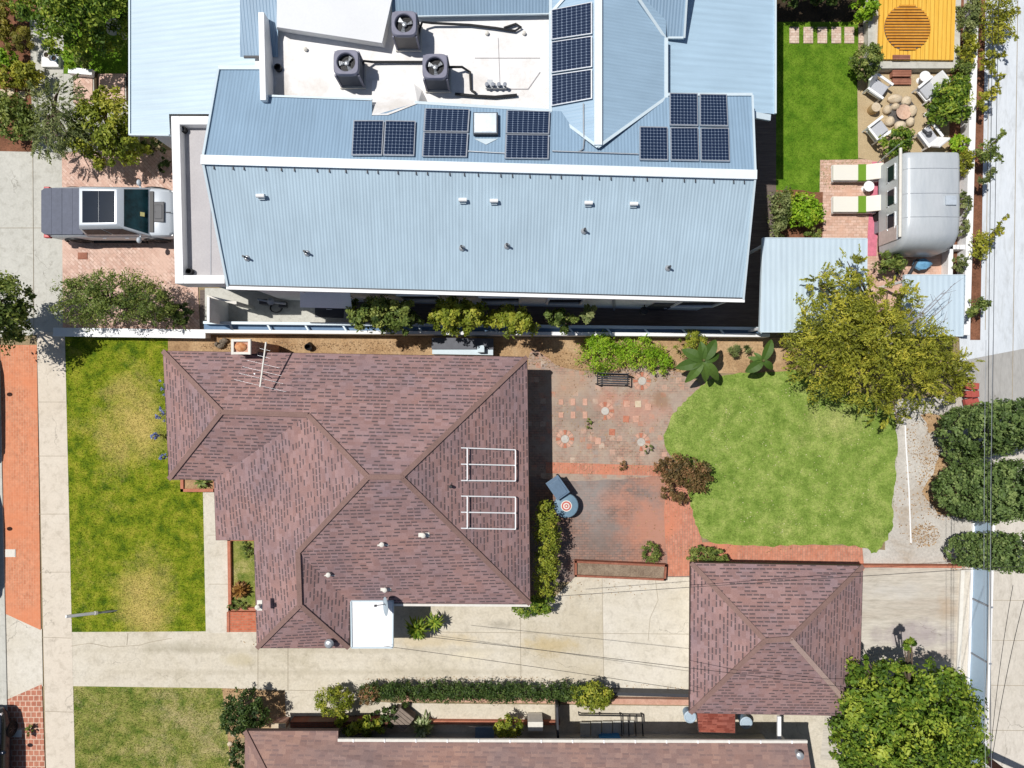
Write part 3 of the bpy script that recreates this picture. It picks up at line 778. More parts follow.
def window(parent, c, w, h, face, frame=WHITE, glass=GLASS_DK):
    """window standing proud of a wall; face is the outward plan direction"""
    c = Vector(c); f = Vector(face); s = Vector((-f.y, f.x, 0))
    mb = MB()
    for a, b in ((-1,-1),(1,1)):
        mb.bar(c + s*(a*w/2) - Vector((0,0,h/2)) + f*0.03, c + s*(a*w/2) + Vector((0,0,h/2)) + f*0.03, 0.08, 0.07)
        mb.bar(c - s*w/2 + Vector((0,0,a*h/2)) + f*0.031, c + s*w/2 + Vector((0,0,a*h/2)) + f*0.031, 0.075, 0.085)
    fr = mb.build('window', frame, parent)
    g = MB(); g.box(c + f*0.012, (abs(s.x)*w + abs(f.x)*0.02, abs(s.y)*w + abs(f.y)*0.02, h)); g.build('pane', glass, fr)
    return fr

# --- main house
A = P(222,412,3.6); B = P(308,415,3.6); C_ = P(368,477,4.55); D = P(401,477,4.55); E = P(298,552,3.5); G = P(300,605,3.4)
e_nw = P(163,351,2.5); e_ne = P(527,357,2.5); e_se = P(530,604,2.5); e_v = P(350,603,2.5); e_w1 = P(349,648,2.5); e_w0 = P(257,648,2.6)
e_p0 = P(254,540,2.72); e_p1 = P(216,540,2.42); e_p2 = P(214,480,2.5); e_sw = P(169,479,2.5)
base = P(360,480,0)
house = thing('house', 'single storey house with brown shingle hip roof in the middle of the lot', 'house', tuple(base))
r = MB()
r.slope([e_nw, e_ne, D, C_, B, A]); r.slope([e_ne, e_se, D]); r.slope([D, e_se, e_v, E, C_])
r.slope([A, e_sw, e_nw]); r.slope([A, B, e_p2, e_sw]); r.slope([B, C_, E, G, e_w0, e_p0, e_p1, e_p2])
r.slope([E, e_v, e_w1, G]); r.slope([G, e_w1, e_w0])
roof = r.build('roof', SHINGLE, house)
c = MB()
for a, b in ((A,B),(B,C_),(C_,D),(D,e_ne),(D,e_se),(A,e_nw),(A,e_sw),(C_,E),(E,G),(G,e_w0),(G,e_w1)): strip_cap(c, a, b)
c.build('ridge_cap', CAP, roof)
fm = MB(); fascia(fm, [e_nw,e_ne,e_se,e_v,e_w1,e_w0,e_p0,e_p1,e_p2,e_sw]); fm.build('fascia', FASCIA, house)
gt = MB()
gt.bar(e_v + Vector((0.1,-0.06,-0.02)), e_se + Vector((0,-0.06,-0.02)), 0.09, 0.09); gt.build('gutter', OFFWHITE, house)
w = MB(); wall_box(w, offset_poly([e_nw,e_ne,e_se,e_v,e_w1,e_w0,e_p0,e_p1,e_p2,e_sw], 0.45), 0, 2.36); w.build('wall', STUCCO, house)
window(house, (e_ne.x-0.45, -3.0, 1.5), 1.6, 1.1, (1,0,0)); window(house, (e_ne.x-0.42, -6.5, 1.5), 1.2, 1.1, (1,0,0))
window(house, (e_nw.x+0.47, -1.2, 1.45), 1.8, 1.2, (-1,0,0)); window(house, (e_se.x-2.2, e_se.y+0.44, 1.5), 1.2, 1.0, (0,-1,0))
# roof pipes belong to the roof
SL = (D, e_se, e_v)
for (u, v, kind) in ((424,534,0),(383,543,0),(330,573,1),(386,588,0),(260,605,2)):
    pl = SL if kind != 2 else (B, e_p2, C_)
    p = on_plane(u, v, *pl); m = MB()
    m.box(p + Vector((0,0,0.02)), (0.42,0.22,0.05) if kind != 2 else (0.2,0.4,0.05)); m.smooth = True
    m.lathe(p, [(0.07,0.0),(0.07,0.24),(0.095,0.25),(0.095,0.30),(0.05,0.33)], 12)
    m.build('roof_vent', OFFWHITE, house)
p = on_plane(331, 641, G, e_w1, e_w0); m = MB(); m.smooth = True
m.lathe(p, [(0.10,-.1),(0.10,0.22),(0.17,0.24),(0.19,0.30),(0.13,0.38),(0.02,0.41)], 14); m.build('turbine_vent', STEEL, house)
p = on_plane(451, 486, D, e_ne, e_se); m = MB(); m.smooth = True; m.lathe(p, [(0.06,-.05),(0.06,0.22)], 10); m.build('roof_pipe', BLACK, house)
# chimney of the house
p = P(242,349.5,3.2); m = MB(); m.box((p.x,p.y+0.1,1.6), (0.75,0.48,3.2)); ch = m.build('chimney', TERRA_W, house)
m = MB()
for sx in (-1,1): m.box((p.x+sx*0.33,p.y+0.1,3.26),(0.1,0.6,0.12)); 
for sy in (-1,1): m.box((p.x,p.y+0.1+sy*0.25,3.262),(0.6,0.09,0.11))
m.build('chimney_rim', OFFWHITE, ch)
m = MB(); m.smooth = True; m.blob((p.x-0.05,p.y+0.1,3.24),(0.24,0.18,0.1),10,6,0.15,3); m.build('clay_crown', m_ground('rust_clay',[(0.3,lit(214,120,70)),(0.7,lit(240,190,140))],5,0.3), ch)
# flat white porch cover over the side door
m = MB(); q = [P(351,601,2.62), P(393,601,2.62), P(393,647,2.55), P(352,647,2.55)]
m.prism(q, 2.5, 2.6)
pc = m.build('porch_cover', WHITE, house, bevel=0.01)
m = MB(); fascia(m, [Vector((t.x,t.y,2.66)) for t in q], 0.16, 0.05); m.build('cover_edge', FLASH, pc)
m = MB(); t = P(362,640,2.5); m.bar((t.x, t.y, 0), (t.x, t.y, 2.5), 0.09, 0.09); m.build('porch_post', WHITE, house)

# television aerial on the roof
def aerial():
    b = on_plane(263, 374, A, e_nw, e_ne); o = thing('tv_aerial', 'spindly rooftop television aerial near the chimney', 'aerial', tuple(b))
    m = MB(); m.tube([b, b + Vector((0,0,.9))], 0.022, 8); m.build('mast', ALU, o)
    m = MB(); t0 = P(260,387,b.z+.88); t1 = P(266,342,b.z+.9); m.bar(t0, t1, 0.05, 0.05); m.build('boom', OFFWHITE, o)
    for k, L in enumerate((2.0,1.7,1.5,1.25,0.5,0.4)):
        f = k/5; c = t0.lerp(t1, f*0.8+0.03); m = MB()
        m.tube([c + Vector((-L*0.5, L*0.12, 0)), c + Vector((L*0.5, -L*0.12, 0))], 0.005, 6); m.build('element', STEEL, o)
aerial()
# empty solar heater racks
def rack(name, label, quad):
    pl = (D, e_ne, e_se); base = on_plane(*quad[0], *pl)
    o = thing(name, label, 'rack', tuple(base), 'empty metal racks on the shingle roof')
    q = [on_plane(u, v, *pl, lift=0.14) for u, v in quad]
    # corner order: top-left, top-right, bottom-right, bottom-left
    def lerp(a, b, t): return a.lerp(b, t)
    for nm, t in (('rail',0.0),('rail',0.5),('rail',1.0)):
        m = MB(); m.bar(lerp(q[0], q[3], t) - (q[1]-q[0])*0.0, lerp(q[1], q[2], t), 0.042, 0.04); m.build('rail', WHITE, o)
    for t in (0.11, 1.0):
        m = MB(); m.bar(lerp(q[0], q[1], t) + Vector((0,0,0.046)), lerp(q[3], q[2], t) + Vector((0,0,0.042)), 0.042, 0.04); m.build('crossbar', WHITE, o)
    m = MB()
    for a in (0.11,1.0):
        for b in (0.02,0.5,0.98):
            t = lerp(lerp(q[0],q[1],a), lerp(q[3],q[2],a), b); m.tube([t - Vector((0,0,0.16)), t], 0.018, 6)
    m.build('foot', STEEL, o)
rack('roof_rack', 'empty white pipe rack on the shingle roof, the upper of two', [(460,447.5),(514,449.5),(514,480.5),(460,480)])
rack('roof_rack', 'empty white pipe rack on the shingle roof, the lower of two', [(460,495.5),(514,496.5),(514,528.5),(460,527.5)])
# satellite dish
def dish():
    b = on_plane(383, 600, D, e_se, e_v); o = thing('satellite_dish', 'grey satellite dish at the roof edge over the white porch cover', 'satellite dish', tuple(b))
    m = MB(); m.smooth = True; m.tube([b, b+Vector((0.1,0,0.35)), b+Vector((0.2,-0.05,0.5))], 0.025, 8); m.build('mast', STEEL, o)
    m = MB(); m.smooth = True
    prof = [(0.0,0.0),(0.12,0.008),(0.25,0.035),(0.36,0.075),(0.365,0.065),(0.25,0.02),(0.12,-0.01),(0.0,-0.02)]
    m.lathe((0,0,0), [(max(r_,0.003), z) for r_, z in prof], 24, cap=False)
    m.xf(Matrix.Translation(b+Vector((0.28,-0.05,0.6))) @ Matrix.Rotation(math.radians(-65), 4, 'Y')); m.build('reflector', m_plain('dish_grey', lit(176,192,202), 0.5), o)
    m = MB(); m.tube([b+Vector((0.22,-0.05,0.35)), b+Vector((-0.15,-0.02,0.62))], 0.015, 6); m.box(b+Vector((-0.17,-0.02,0.65)), (0.1,0.07,0.07)); m.build('feed_arm', CHAR, o)
dish()

# --- garage
g0 = P(691,563,2.4); g1 = P(863,566,2.4); g2 = P(859,716,2.4); g3 = P(690,713,2.4); ga = P(765,640.5,3.7); gb = P(790,638.5,3.7)
gar = thing('garage', 'detached garage with square brown shingle hip roof beside the concrete pad', 'garage', tuple(P(775,640,0)))
r = MB(); r.slope([g0,g1,gb,ga]); r.slope([g1,g2,gb]); r.slope([g2,g3,ga,gb]); r.slope([g3,g0,ga]); gr = r.build('roof', SHINGLE, gar)
c = MB()
for a, b in ((ga,gb),(ga,g0),(ga,g3),(gb,g1)): strip_cap(c, a, b)
c.build('ridge_cap', CAP, gr); c = MB(); strip_cap(c, gb, g2); c.build('ridge_cap', CAP_PALE, gr)
fm = MB(); fascia(fm, [g0,g1,g2,g3]); fm.build('fascia', FASCIA, gar)
w = MB(); wall_box(w, offset_poly([g0,g1,g2,g3], 0.72), 0, 2.3); w.build('wall', STUCCO, gar)
m = MB()
for k in range(4): m.box((g0.x+0.70, (g0.y+g3.y)/2, 0.28+0.53*k), (0.04, 4.6, 0.51))
gd = m.build('garage_door', OFFWHITE, gar, bevel=0.008); m = MB(); m.bar((g0.x+0.665,(g0.y+g3.y)/2-0.2,0.5),(g0.x+0.665,(g0.y+g3.y)/2+0.2,0.5),0.03,0.03); m.build('handle', CHAR, gd)
# small red shingle hood at the back of the garage
hb = P(716,716,0); m = MB(); q = [P(697,712,2.3), P(735,712,2.3), P(735,733,2.0), P(699,732,2.0)]
o = thing('door_hood', 'small red shingle hood behind the garage, over a side door', 'awning', tuple(hb))
m.slope(q); m.build('roof', m_shingle('red_shingle', lit(150,78,62), lit(172,98,80), lit(188,112,92), lit(120,60,50), row=0.14, wid=0.2), o)
m = MB(); fascia(m, q, 0.1, 0.04); m.build('fascia', FASCIA, o)
m = MB()
for k in (0.1, 0.9):
    a = q[0].lerp(q[1], k); b = q[3].lerp(q[2], k); m.bar(a - Vector((0,0,0.7)), b - Vector((0,0,0.08)), 0.06, 0.06)
m.build('bracket', FASCIA, o)

# --- house along the bottom edge
n0 = P(245,731,2.5); n1 = P(338,731,2.5); n2 = P(338,741.5,2.5); n3 = P(807,743,2.5)
yb = -23.5; xr = n3.x; zr = 4.3; ym = (n0.y+yb)/2
R0 = Vector((n0.x+3.6, ym, zr)); R1 = Vector((xr, ym, zr))
low = thing('house', 'long house with red brown shingles and white gutter along the bottom edge', 'house', (0, ym, 0))
r = MB()
r.slope([n0, n1, n2, n3, R1, R0]); r.slope([Vector((n0.x,yb,2.5)), n0, R0]); r.slope([Vector((xr,yb,2.5)), Vector((n0.x,yb,2.5)), R0, R1])
rr_ = r.build('roof', SHINGLE_LOW, low); c = MB(); strip_cap(c, R0, R1); strip_cap(c, n0, R0); c.build('ridge_cap', CAP, rr_)
fm = MB(); fascia(fm, [n0,n1,n2,n3,Vector((xr,yb,2.5)),Vector((n0.x,yb,2.5))]); fm.build('fascia', FASCIA, low)
m = MB(); m.bar(n2 + Vector((0,0.07,0.0)), n3 + Vector((0,0.07,0.0)), 0.11, 0.1); m.build('gutter', OFFWHITE, low)
m = MB()
for k in range(15):
    a = n2.lerp(n3, (k+0.5)/15); m.box(a + Vector((0,0.07,0.06)), (0.05,0.13,0.03))
m.build('gutter_strap', WHITE, low)
w = MB(); wall_box(w, offset_poly([n0,n1,n2,n3,Vector((xr,yb,0)),Vector((n0.x,yb,0))], 0.9), 0, 2.3); w.build('wall', STUCCO, low)
m = MB(); t = P(797,752,0); pz = on_plane(797,752,n2,n3,R1); m.smooth = True; m.lathe(pz,[(0.1,-.1),(0.1,0.2),(0.16,0.24),(0.15,0.32),(0.02,0.38)],12); m.build('turbine_vent', STEEL, low)
window(low, (3.0, n3.y-0.9, 1.4), 1.4, 1.0, (0,1,0)); window(low, (8.0, n3.y-0.9, 1.4), 1.2, 1.0, (0,1,0))
# ------------------------------------------------------------------ large house with blue metal roofs
big = thing('large_house', 'large two storey house with blue grey metal roofs and roof terrace', 'house', tuple(P(500,220,0)))
S0 = P(228,286,5.0); S1 = P(743,299,5.0); S2 = P(755,175,6.6); S3 = P(203,160,6.6)
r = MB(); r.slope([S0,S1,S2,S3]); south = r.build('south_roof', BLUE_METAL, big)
NP = (S3, S2, P(752,96,5.75))
def N(u, v, lift=0.0): return on_plane(u, v, *NP, lift=lift)
r = MB(); r.slope([S3,S2,N(752,96),N(668,96),N(640,112),N(552,111),N(415,103),N(372,116),N(372,101),N(262,97),N(262,69),N(219,69)])
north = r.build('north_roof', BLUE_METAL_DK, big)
m = MB(); m.bar(S3 + Vector((-0.05,0,0.03)), S2 + Vector((0.05,0,0.03)), 0.32, 0.07); m.build('ridge_flashing', RIDGE_W, north)
m = MB()   # dark closure clips along the ridge
for k in range(33):
    p = S3.lerp(S2, (k+0.6+.2*math.sin(k*2.3))/33) + Vector((0,-0.24,-0.06)); m.box(p, (0.035,0.10,0.03))
m.build('closure_clip', CHAR, south)
m = MB(); m.bar(S0 + Vector((-0.05,-0.06,-0.03)), S1 + Vector((0.05,-0.06,-0.03)), 0.13, 0.13); m.build('gutter', WHITE, south)
m = MB(); m.bar(S0 + Vector((0,0.02,0.02)), S1 + Vector((0,0.02,0.02)), 0.05, 0.03); m.build('drip_edge', CHAR, south)
bars('rake_trim', FLASH, big, [(S3,S0,.08,.13),(S1,S2,.07,.13),(S3,N(219,69),.08,.13),(N(219,69)+Vector((0,.03,.02)),N(262,69)+Vector((0,.03,.02)),.14,.1),(S2,N(752,96),.07,.13)])
bars('well_flashing', FLASH, north, [(N(262,97)+Vector((0,.05,-.03)),N(372,101)+Vector((0,.05,-.03)),.07,.1),(N(415,104)+Vector((0,.05,-.03)),N(552,112)+Vector((0,.05,-.03)),.10,.1),(N(668,96)+Vector((0,.04,.01)),N(752,96)+Vector((0,.04,.01)),.10,.1)])
# roof well with the air conditioners, its cricket and saddle
zd = 5.35
r = MB(); r.poly([P(255,128,zd),P(563,128,zd),P(563,5,zd),P(255,5,zd)]); dk = r.build('roof_deck', DECK_WHITE, big)
r = MB()
r.poly([P(277,-6,6.0),P(277,27,5.95),P(382,43,5.9),P(393,-6,6.0)]); r.poly([P(277,27,5.95),P(276,31,5.37),P(385,48,5.37),P(382,43,5.9)]); r.poly([P(382,43,5.9),P(385,48,5.37),P(397,-6,5.37),P(393,-6,6.0)])
r.poly([P(277,-6,6.0),P(270,-6,5.37),P(276,31,5.37),P(277,27,5.95)])
r.build('roof_cricket', m_ground('bright_coating', [(0.3,lit(240,242,244)),(0.7,lit(248,250,252))],0.4,0.03), big)
r = MB(); a0 = P(372,80,5.45); a1 = P(372,100,5.6); a2 = N(372,115.5,0.02); a3 = N(388,115.5,0.03); a4 = N(418,104,0.03); a5 = P(414,84,5.365)
r.poly([a0,a1,a2,a3,a4,a5]); r.poly([a4,P(428,103,5.365),P(422,90,5.365),a5]); r.build('saddle_flashing', DECK_WHITE, dk)
m = MB(); m.prism([(p.x,p.y) for p in (P(258,12,6.2),P(264,12,6.2),P(266,100,6.2),P(260,100,6.2))], 5.2, 6.2); m.build('parapet', WHITE, big, bevel=0.02)
m = MB(); m.smooth = True; p = P(279,69,zd); m.lathe(p, [(0.13,0),(0.13,0.16),(0.10,0.17),(0.10,0.02)], 16); m.build('drain', BLACK, dk)
for (u, v) in ((306,50),(487,34),(524,34)):
    m = MB(); m.smooth = True; m.lathe(P(u,v,zd), [(0.07,0),(0.07,0.1),(0.03,0.13)], 12); m.build('roof_drain', OFFWHITE, dk)
m = MB(); m.bar(P(500,89,zd+.015), P(528,89,zd+.015), 0.03, 0.02); m.bar(P(528,89,zd+.015), P(540,72,zd+.015), 0.03, 0.02); m.bar(P(475,58,zd+.012), P(540,58,zd+.012), 0.02, 0.02); m.bar(P(498,38,zd+.012), P(500,89,zd+.012), 0.02, 0.02); m.build('membrane_seam', BALC, dk)
# cross gable with its ridge running away from the camera's foot
zc = 6.55
RB = P(598,147,zc); RA = Vector((RB.x, P(0,-70,zc).y, zc))
LB = P(550.5,112,5.80); LA = Vector((LB.x, P(0,-70,5.8).y, 5.80)); RRc = P(666,98,5.76); RRb = Vector((RRc.x, P(0,38,5.76).y, 5.76)); RRa = Vector((RRc.x, P(0,-70,5.76).y, 5.76))
r = MB(); r.slope([LA,LB,RB,RA]); r.slope([RB,RRc,RRa,RA]); cg = r.build('cross_gable_roof', m_rib('blue_metal_fine', lit(168,196,218), 0.115, 0.42, 0.0, 0.2), big)
m = MB(); m.bar(RA + Vector((0,0,0.04)), RB + Vector((0,0.06,0.03)), 0.27, 0.06); m.build('ridge_flashing', RIDGE_W, cg)
bars('valley_flashing', FLASH, cg, [(LB+Vector((0,0,.01)),RB+Vector((0,0,.0)),.10,.04),(RRc+Vector((0,0,.01)),RB,.10,.04),(RRb,RRc,.13,.08),(LA,LB,.11,.08)])
# northern wing
for pl_ in (
  [P(392,16,5.62), P(548,13,5.62), P(560,13,5.62), P(560,-90,7.0), P(392,-90,7.0)],
  [P(640,38,5.55), P(684,38,5.55), P(692,-90,7.0), P(600,-90,7.0)],
  [P(240,57,5.42), P(278,57,5.42), P(278,-90,6.6), P(240,-90,6.6)]):
    r = MB(); r.slope(pl_); r.build('north_wing_roof', BLUE_METAL_DK, big)
bars('hip_flashing', FLASH, big, [(P(665,38,5.74),P(638,-2,6.22),.10,.05),(P(550,14,5.82),P(566,-4,6.1),.10,.05),(P(392,16.5,5.58),P(550,13.5,5.58),.08,.08),(P(668,38,5.54),P(684,38,5.54),.07,.08),(P(684,38,5.56),P(692,-90,7.0),.07,.12)])
# east and west wings, ribs across
E0 = P(666,97,5.45); E1 = P(664,-90,5.45); E2 = P(775,-90,4.75); E3 = P(769,112,4.75); E4 = P(752,98,4.9)
r = MB(); E3 = Vector((E2.x, P(0,114,4.75).y, 4.75)); EX = Vector((E1.x, 0, 5.45)); EP = lambda u, v: on_plane(u, v, E2, E3, EX)
r.slope([EP(664,-90),E2,E3,EP(752,112),EP(666,97)]); ew = r.build('east_wing_roof', EAST_METAL, big)
bars('eave_trim', FLASH, ew, [(E2,E3,.07,.13),(P(753,115,4.86),P(770,118,4.74),.22,.1)])
W0 = P(130,-90,3.45); W1 = P(133,135,3.45); W1 = Vector((W0.x, P(0,135,3.45).y, 3.45)); WX = Vector((P(245,0,4.35).x, 0, 4.35))
def WP(u, v): return on_plane(u, v, W0, W1, WX)
r = MB(); r.slope([W0,W1,WP(170,135.5),WP(169,114),WP(222,114),WP(262,58),WP(262,-90)]); ww = r.build('west_wing_roof', WEST_METAL, big)
bars('eave_trim', FLASH, ww, [(W0,W1,.06,.12),(W1,WP(170,135.5),.07,.14)])
m = MB(); m.bar(P(244,57,5.5), P(262,57,5.5), 0.08, 0.06); m.build('gutter_bracket', CHAR, ww)
# walls
w = MB(); yn = 18.5; ys = S0.y + 0.10
w.prism([(S0.x+0.35, ys), (S1.x-0.35, S1.y+0.12), (S1.x-0.35, yn), (-9.3, yn), (-9.3, 10.9), (S0.x+0.35, 10.9)], 0, 4.85)
w.prism([(E2.x-0.6, E3.y+0.5),(E2.x-0.6,yn-0.01),(S1.x-0.36,yn-0.01),(S1.x-0.36,E3.y+0.5)], 0, 4.6)
bt_ = P(171,116,3.9)
w.prism([(W1.x+0.4, W1.y+0.3),(bt_.x-.05, W1.y+0.3),(bt_.x-.05, bt_.y+.35),(-9.31, bt_.y+.35),(-9.31,yn-0.02),(W1.x+0.4,yn-0.02)], 0, 3.3)
wl = w.build('wall', STUCCO_W, big)
yw = ys - 0.0
def sw(u, z=1.2): 
    x = P(u, 307, z).x; t = (x - S0.x)/(S1.x - S0.x); return Vector((x, ys + t*(S1.y+0.02-S0.y), z))
window(big, sw(698, 2.6) + Vector((0,-0.01,0)), 1.7, 1.9, (0,-1,0))
for u, z, wd, hh in ((330,2.4,1.5,2.6),(420,2.4,1.6,1.6),(500,2.4,1.6,1.6),(565,2.4,1.4,1.8)): window(big, sw(u, z) + Vector((0,-0.01,0)), wd, hh, (0,-1,0))
m = MB(); m.box(sw(660,1.2) + Vector((0,-0.03,0)), (0.95,0.05,2.35)); d = m.build('door', CHAR, big); m = MB(); m.box(sw(663,1.1)+Vector((0.1,-0.09,0)),(0.12,0.05,0.04)); m.build('handle', STEEL, d)
m = MB(); m.tube([sw(614,4.8)+Vector((0,-0.08,0)), sw(614,0.1)+Vector((0,-0.08,0))], 0.05, 8); m.build('downpipe', GREYP, big)
m = MB(); m.smooth = True; p = sw(644,1.5); m.lathe(p+Vector((0,-0.24,0)), [(0.03,0.16),(0.16,0.12),(0.18,-0.1),(0.12,-0.2),(0.02,-0.22)], 14); m.bar(p+Vector((0,0,0.12)), p+Vector((0,-0.24,0.16)),0.04,0.04); m.build('wall_lamp', BLACK, big)
# lean-to slope low on the south wall
r = MB(); r.slope([sw(300,3.4)+Vector((0,-0.02,0)), sw(350,3.4)+Vector((0,-0.02,0)), sw(352,2.9)+Vector((0,-0.6,0)), sw(300,2.9)+Vector((0,-0.6,0))]); r.build('lean_to_roof', STUCCO_W, big)
# roof terrace on the left
tz = 3.9
b0 = P(171,116,tz); b1 = P(235,116,tz); b2 = P(235,283.5,tz); b3 = P(175,283.5,tz)
def ring_wall(mb, q, t, z0, z1, sides):
    n = len(q)
    for i in sides:
        a, b = q[i], q[(i+1)%n]; d = (b-a).normalized(); s = Vector((-d.y, d.x, 0))*t
        mb.prism([(a.x,a.y),(b.x,b.y),(b.x+s.x,b.y+s.y),(a.x+s.x,a.y+s.y)], z0, z1)
q = [b0,b3,b2,b1]
m = MB(); t = 0.32
m.prism([(b0.x,b0.y),(b0.x+t,b0.y),(b3.x+t,b3.y),(b3.x,b3.y)], 2.9, tz); m.prism([(b3.x+t+0.002,b3.y),(b2.x-.4,b3.y),(b2.x-.4,b3.y+t),(b3.x+t+0.002,b3.y+t)], 2.9, tz-.002); m.prism([(b0.x+t+0.002,b0.y),(b1.x-.3,b0.y),(b1.x-.3,b0.y-t),(b0.x+t+0.002,b0.y-t)], 2.9, tz-.002)
par = m.build('terrace_parapet', WHITE, big, bevel=0.015)
m = MB(); m.poly([(b0.x+.1,b0.y-.1,3.5),(b1.x+.3,b0.y-.1,3.5),(b1.x+.3,b3.y+.1,3.5),(b3.x+.1,b3.y+.1,3.5)]); fl = m.build('terrace_floor', BALC, big)
m = MB(); m.bar((b0.x+1.35,b0.y-.35,3.51),(b0.x+1.35,b3.y+.4,3.51),0.025,0.012); m.build('floor_joint', GREYP, fl)
for (u, v) in ((185,131),(191.5,272)):
    m = MB(); m.smooth = True; m.lathe(P(u,v,3.5), [(0.12,0.0),(0.12,0.22),(0.09,0.23),(0.09,0.05)], 16); m.build('planter_pot', BLACK, fl)
m = MB(); m.prism([(b0.x+0.35,b0.y-0.3),(b1.x,b0.y-0.3),(b1.x,b3.y+0.3),(b3.x+0.35,b3.y+0.3)], 0, 2.9)
m.build('garage_wall', m_ground('grey_blue_masonry', [(0.3,lit(120,140,160)),(0.7,lit(168,184,198))], 3, 0.4, fine=9), big)
# roof vents on the south slope
def S(u, v, lift=0.0): return on_plane(u, v, S0, S1, S2, lift=lift)
vent = ['white capped roof vent nearest the left end of the blue south slope', 'white capped roof vent, left one of the middle pair under the ridge', 'white capped roof vent, right one of the middle pair under the ridge',
        'white capped roof vent below the ridge, left one of the right-hand pair', 'white capped roof vent nearest the right end of the blue south slope']
for (u, v), lb in zip(((262,197),(463,201),(494,202),(588,204),(633,205)), vent):
    p = S(u, v); o = thing('roof_vent', lb, 'roof vent', tuple(p), 'white vents on the blue roof')
    m = MB(); m.smooth = True; m.lathe(p+Vector((0,0,0.16)), [(0.068,-0.14),(0.068,0.14),(0.03,0.15)], 14, 'x'); m.build('cap', WHITE, o); m = MB(); m.box(p+Vector((0,0,0.02)),(0.22,0.20,0.08)); m.build('base_plate', FLASH, o)
pipes = ['thin dark pipe vent at the far left of the blue south slope', 'thin dark pipe vent low on the left part of the blue roof', 'thin dark pipe vent, left of two near the middle of the blue roof',
         'thin dark pipe vent, right of two near the middle of the blue roof', 'thin dark pipe vent under the right-hand pair of white vents', 'thin dark pipe vent lowest and rightmost on the blue roof']
for (u, v), lb in zip(((247,258),(307,253),(462,248),(507,246),(584,231),(668,268)), pipes):
    p = S(u, v); o = thing('pipe_vent', lb, 'pipe vent', tuple(p), 'dark pipe vents on the blue roof')
    m = MB(); m.smooth = True; m.tube([p, p+Vector((0,0,0.38))], 0.04, 8); m.build('pipe', CHAR, o); m = MB(); m.smooth = True; m.lathe(p+Vector((0,0,0.0)), [(0.12,-0.04),(0.11,0.03),(0.05,0.08)], 12); m.build('boot', STEEL, o)

# ------------------------------------------------------------------ solar panels
def panel(label, quad, pf, lift=0.10):
    """quad: picture corners tl, tr, br, bl on a roof plane"""
    q = [pf(u, v, lift) for u, v in quad]
    o = thing('solar_panel', label, 'solar panel', tuple(q[3]), 'solar panels on the metal roof')
    n = (q[1]-q[0]).cross(q[3]-q[0]).normalized(); n = n if n.z > 0 else -n
    m = MB()
    i = m.pts([p - n*0.04 for p in q]); j = m.pts(q)
    for k in range(4): m._f([i+k, i+(k+1)%4, j+(k+1)%4, j+k])
    m._f([j,j+1,j+2,j+3]); m._f([i+3,i+2,i+1,i]); m.build('frame', ALU, o)
    c = sum(q, Vector())/4; g = []
    for p in q:
        d = p - c; g.append(c + d*(1 - 0.035/ max(0.3, d.length/1.5)) + n*0.006)
    m = MB(); m.poly(g, [(0,1),(1,1),(1,0),(0,0)]); m.build('cell_glass', CELLS, o)
    m = MB()
    for p in (q[0].lerp(q[2],0.15), q[1].lerp(q[3],0.15), q[2].lerp(q[0],0.15), q[3].lerp(q[1],0.15)): m.tube([p - n*0.11, p - n*0.04], 0.025, 6)
    m.build('mount', STEEL, o)
CGL = lambda u, v, l=0: on_plane(u, v, LA, LB, RB, lift=l)
PQ = [
 ('solar panel, left of the pair nearest the roof\'s left end', [(354,122),(384.5,122),(382.5,157),(352,157)], N),
 ('solar panel, right of the pair nearest the roof\'s left end', [(385.5,122),(416,122.5),(414.5,157.5),(383.5,157)], N),
 ('upper solar panel of the stack just left of the skylight', [(425,110),(470,111),(468.5,133.5),(423.5,133)], N),
 ('lower solar panel of the stack just left of the skylight', [(423.5,134),(468.5,134.5),(467,158.5),(422,158)], N),
 ('upper solar panel of the stack just right of the skylight', [(506.5,112),(550,113),(549,135.5),(505.5,135)], N),
 ('lower solar panel of the stack just right of the skylight', [(505.5,136),(549,136.5),(548.5,160.5),(504.5,160)], N),
 ('top solar panel of three stacked beside the cross gable ridge', [(552,11),(593,3),(593,35),(552,41)], CGL),
 ('middle solar panel of three stacked beside the cross gable ridge', [(552,43),(593,37),(593,68),(552,74)], CGL),
 ('bottom solar panel of three stacked beside the cross gable ridge', [(552,76),(593,70),(593,99.5),(552,107)], CGL),
 ('lone left solar panel in the lower row at the right roof end', [(639,128),(667,128.5),(667.5,162),(639,161.5)], N),
 ('middle solar panel in the lower row at the right roof end', [(669.5,129),(697.5,129),(698.5,162.5),(670,162)], N),
 ('right solar panel in the lower row at the right roof end', [(699.5,129.5),(728,129.5),(729,163),(700,162.5)], N),
 ('left solar panel in the upper row at the right roof end', [(669,94.5),(697,95),(697.5,127.5),(669,127)], N),
 ('right solar panel in the upper row at the right roof end', [(699,95.5),(726,96),(727.5,128),(699,127.5)], N)]
for lb, qd, pf in PQ: panel(lb, qd, pf)
# conduit between the arrays
m = MB(); m.tube([N(552,152,.06), N(580,153,.06), N(638,155,.06)], 0.022, 6); m.tube([CGL(584,104,.05), CGL(584,130,.05), N(584,140,.06), N(583,150,.06), N(578,153,.06)], 0.025, 6)
tag(m.build('conduit', STEEL), 'thin grey conduit running between the solar panel arrays on the roof', 'conduit')
m = MB(); m.tube([N(468,152,.05), N(505,154,.05)], 0.02, 6)
tag(m.build('conduit', STEEL), 'thin grey conduit passing below the skylight between two panel stacks', 'conduit')
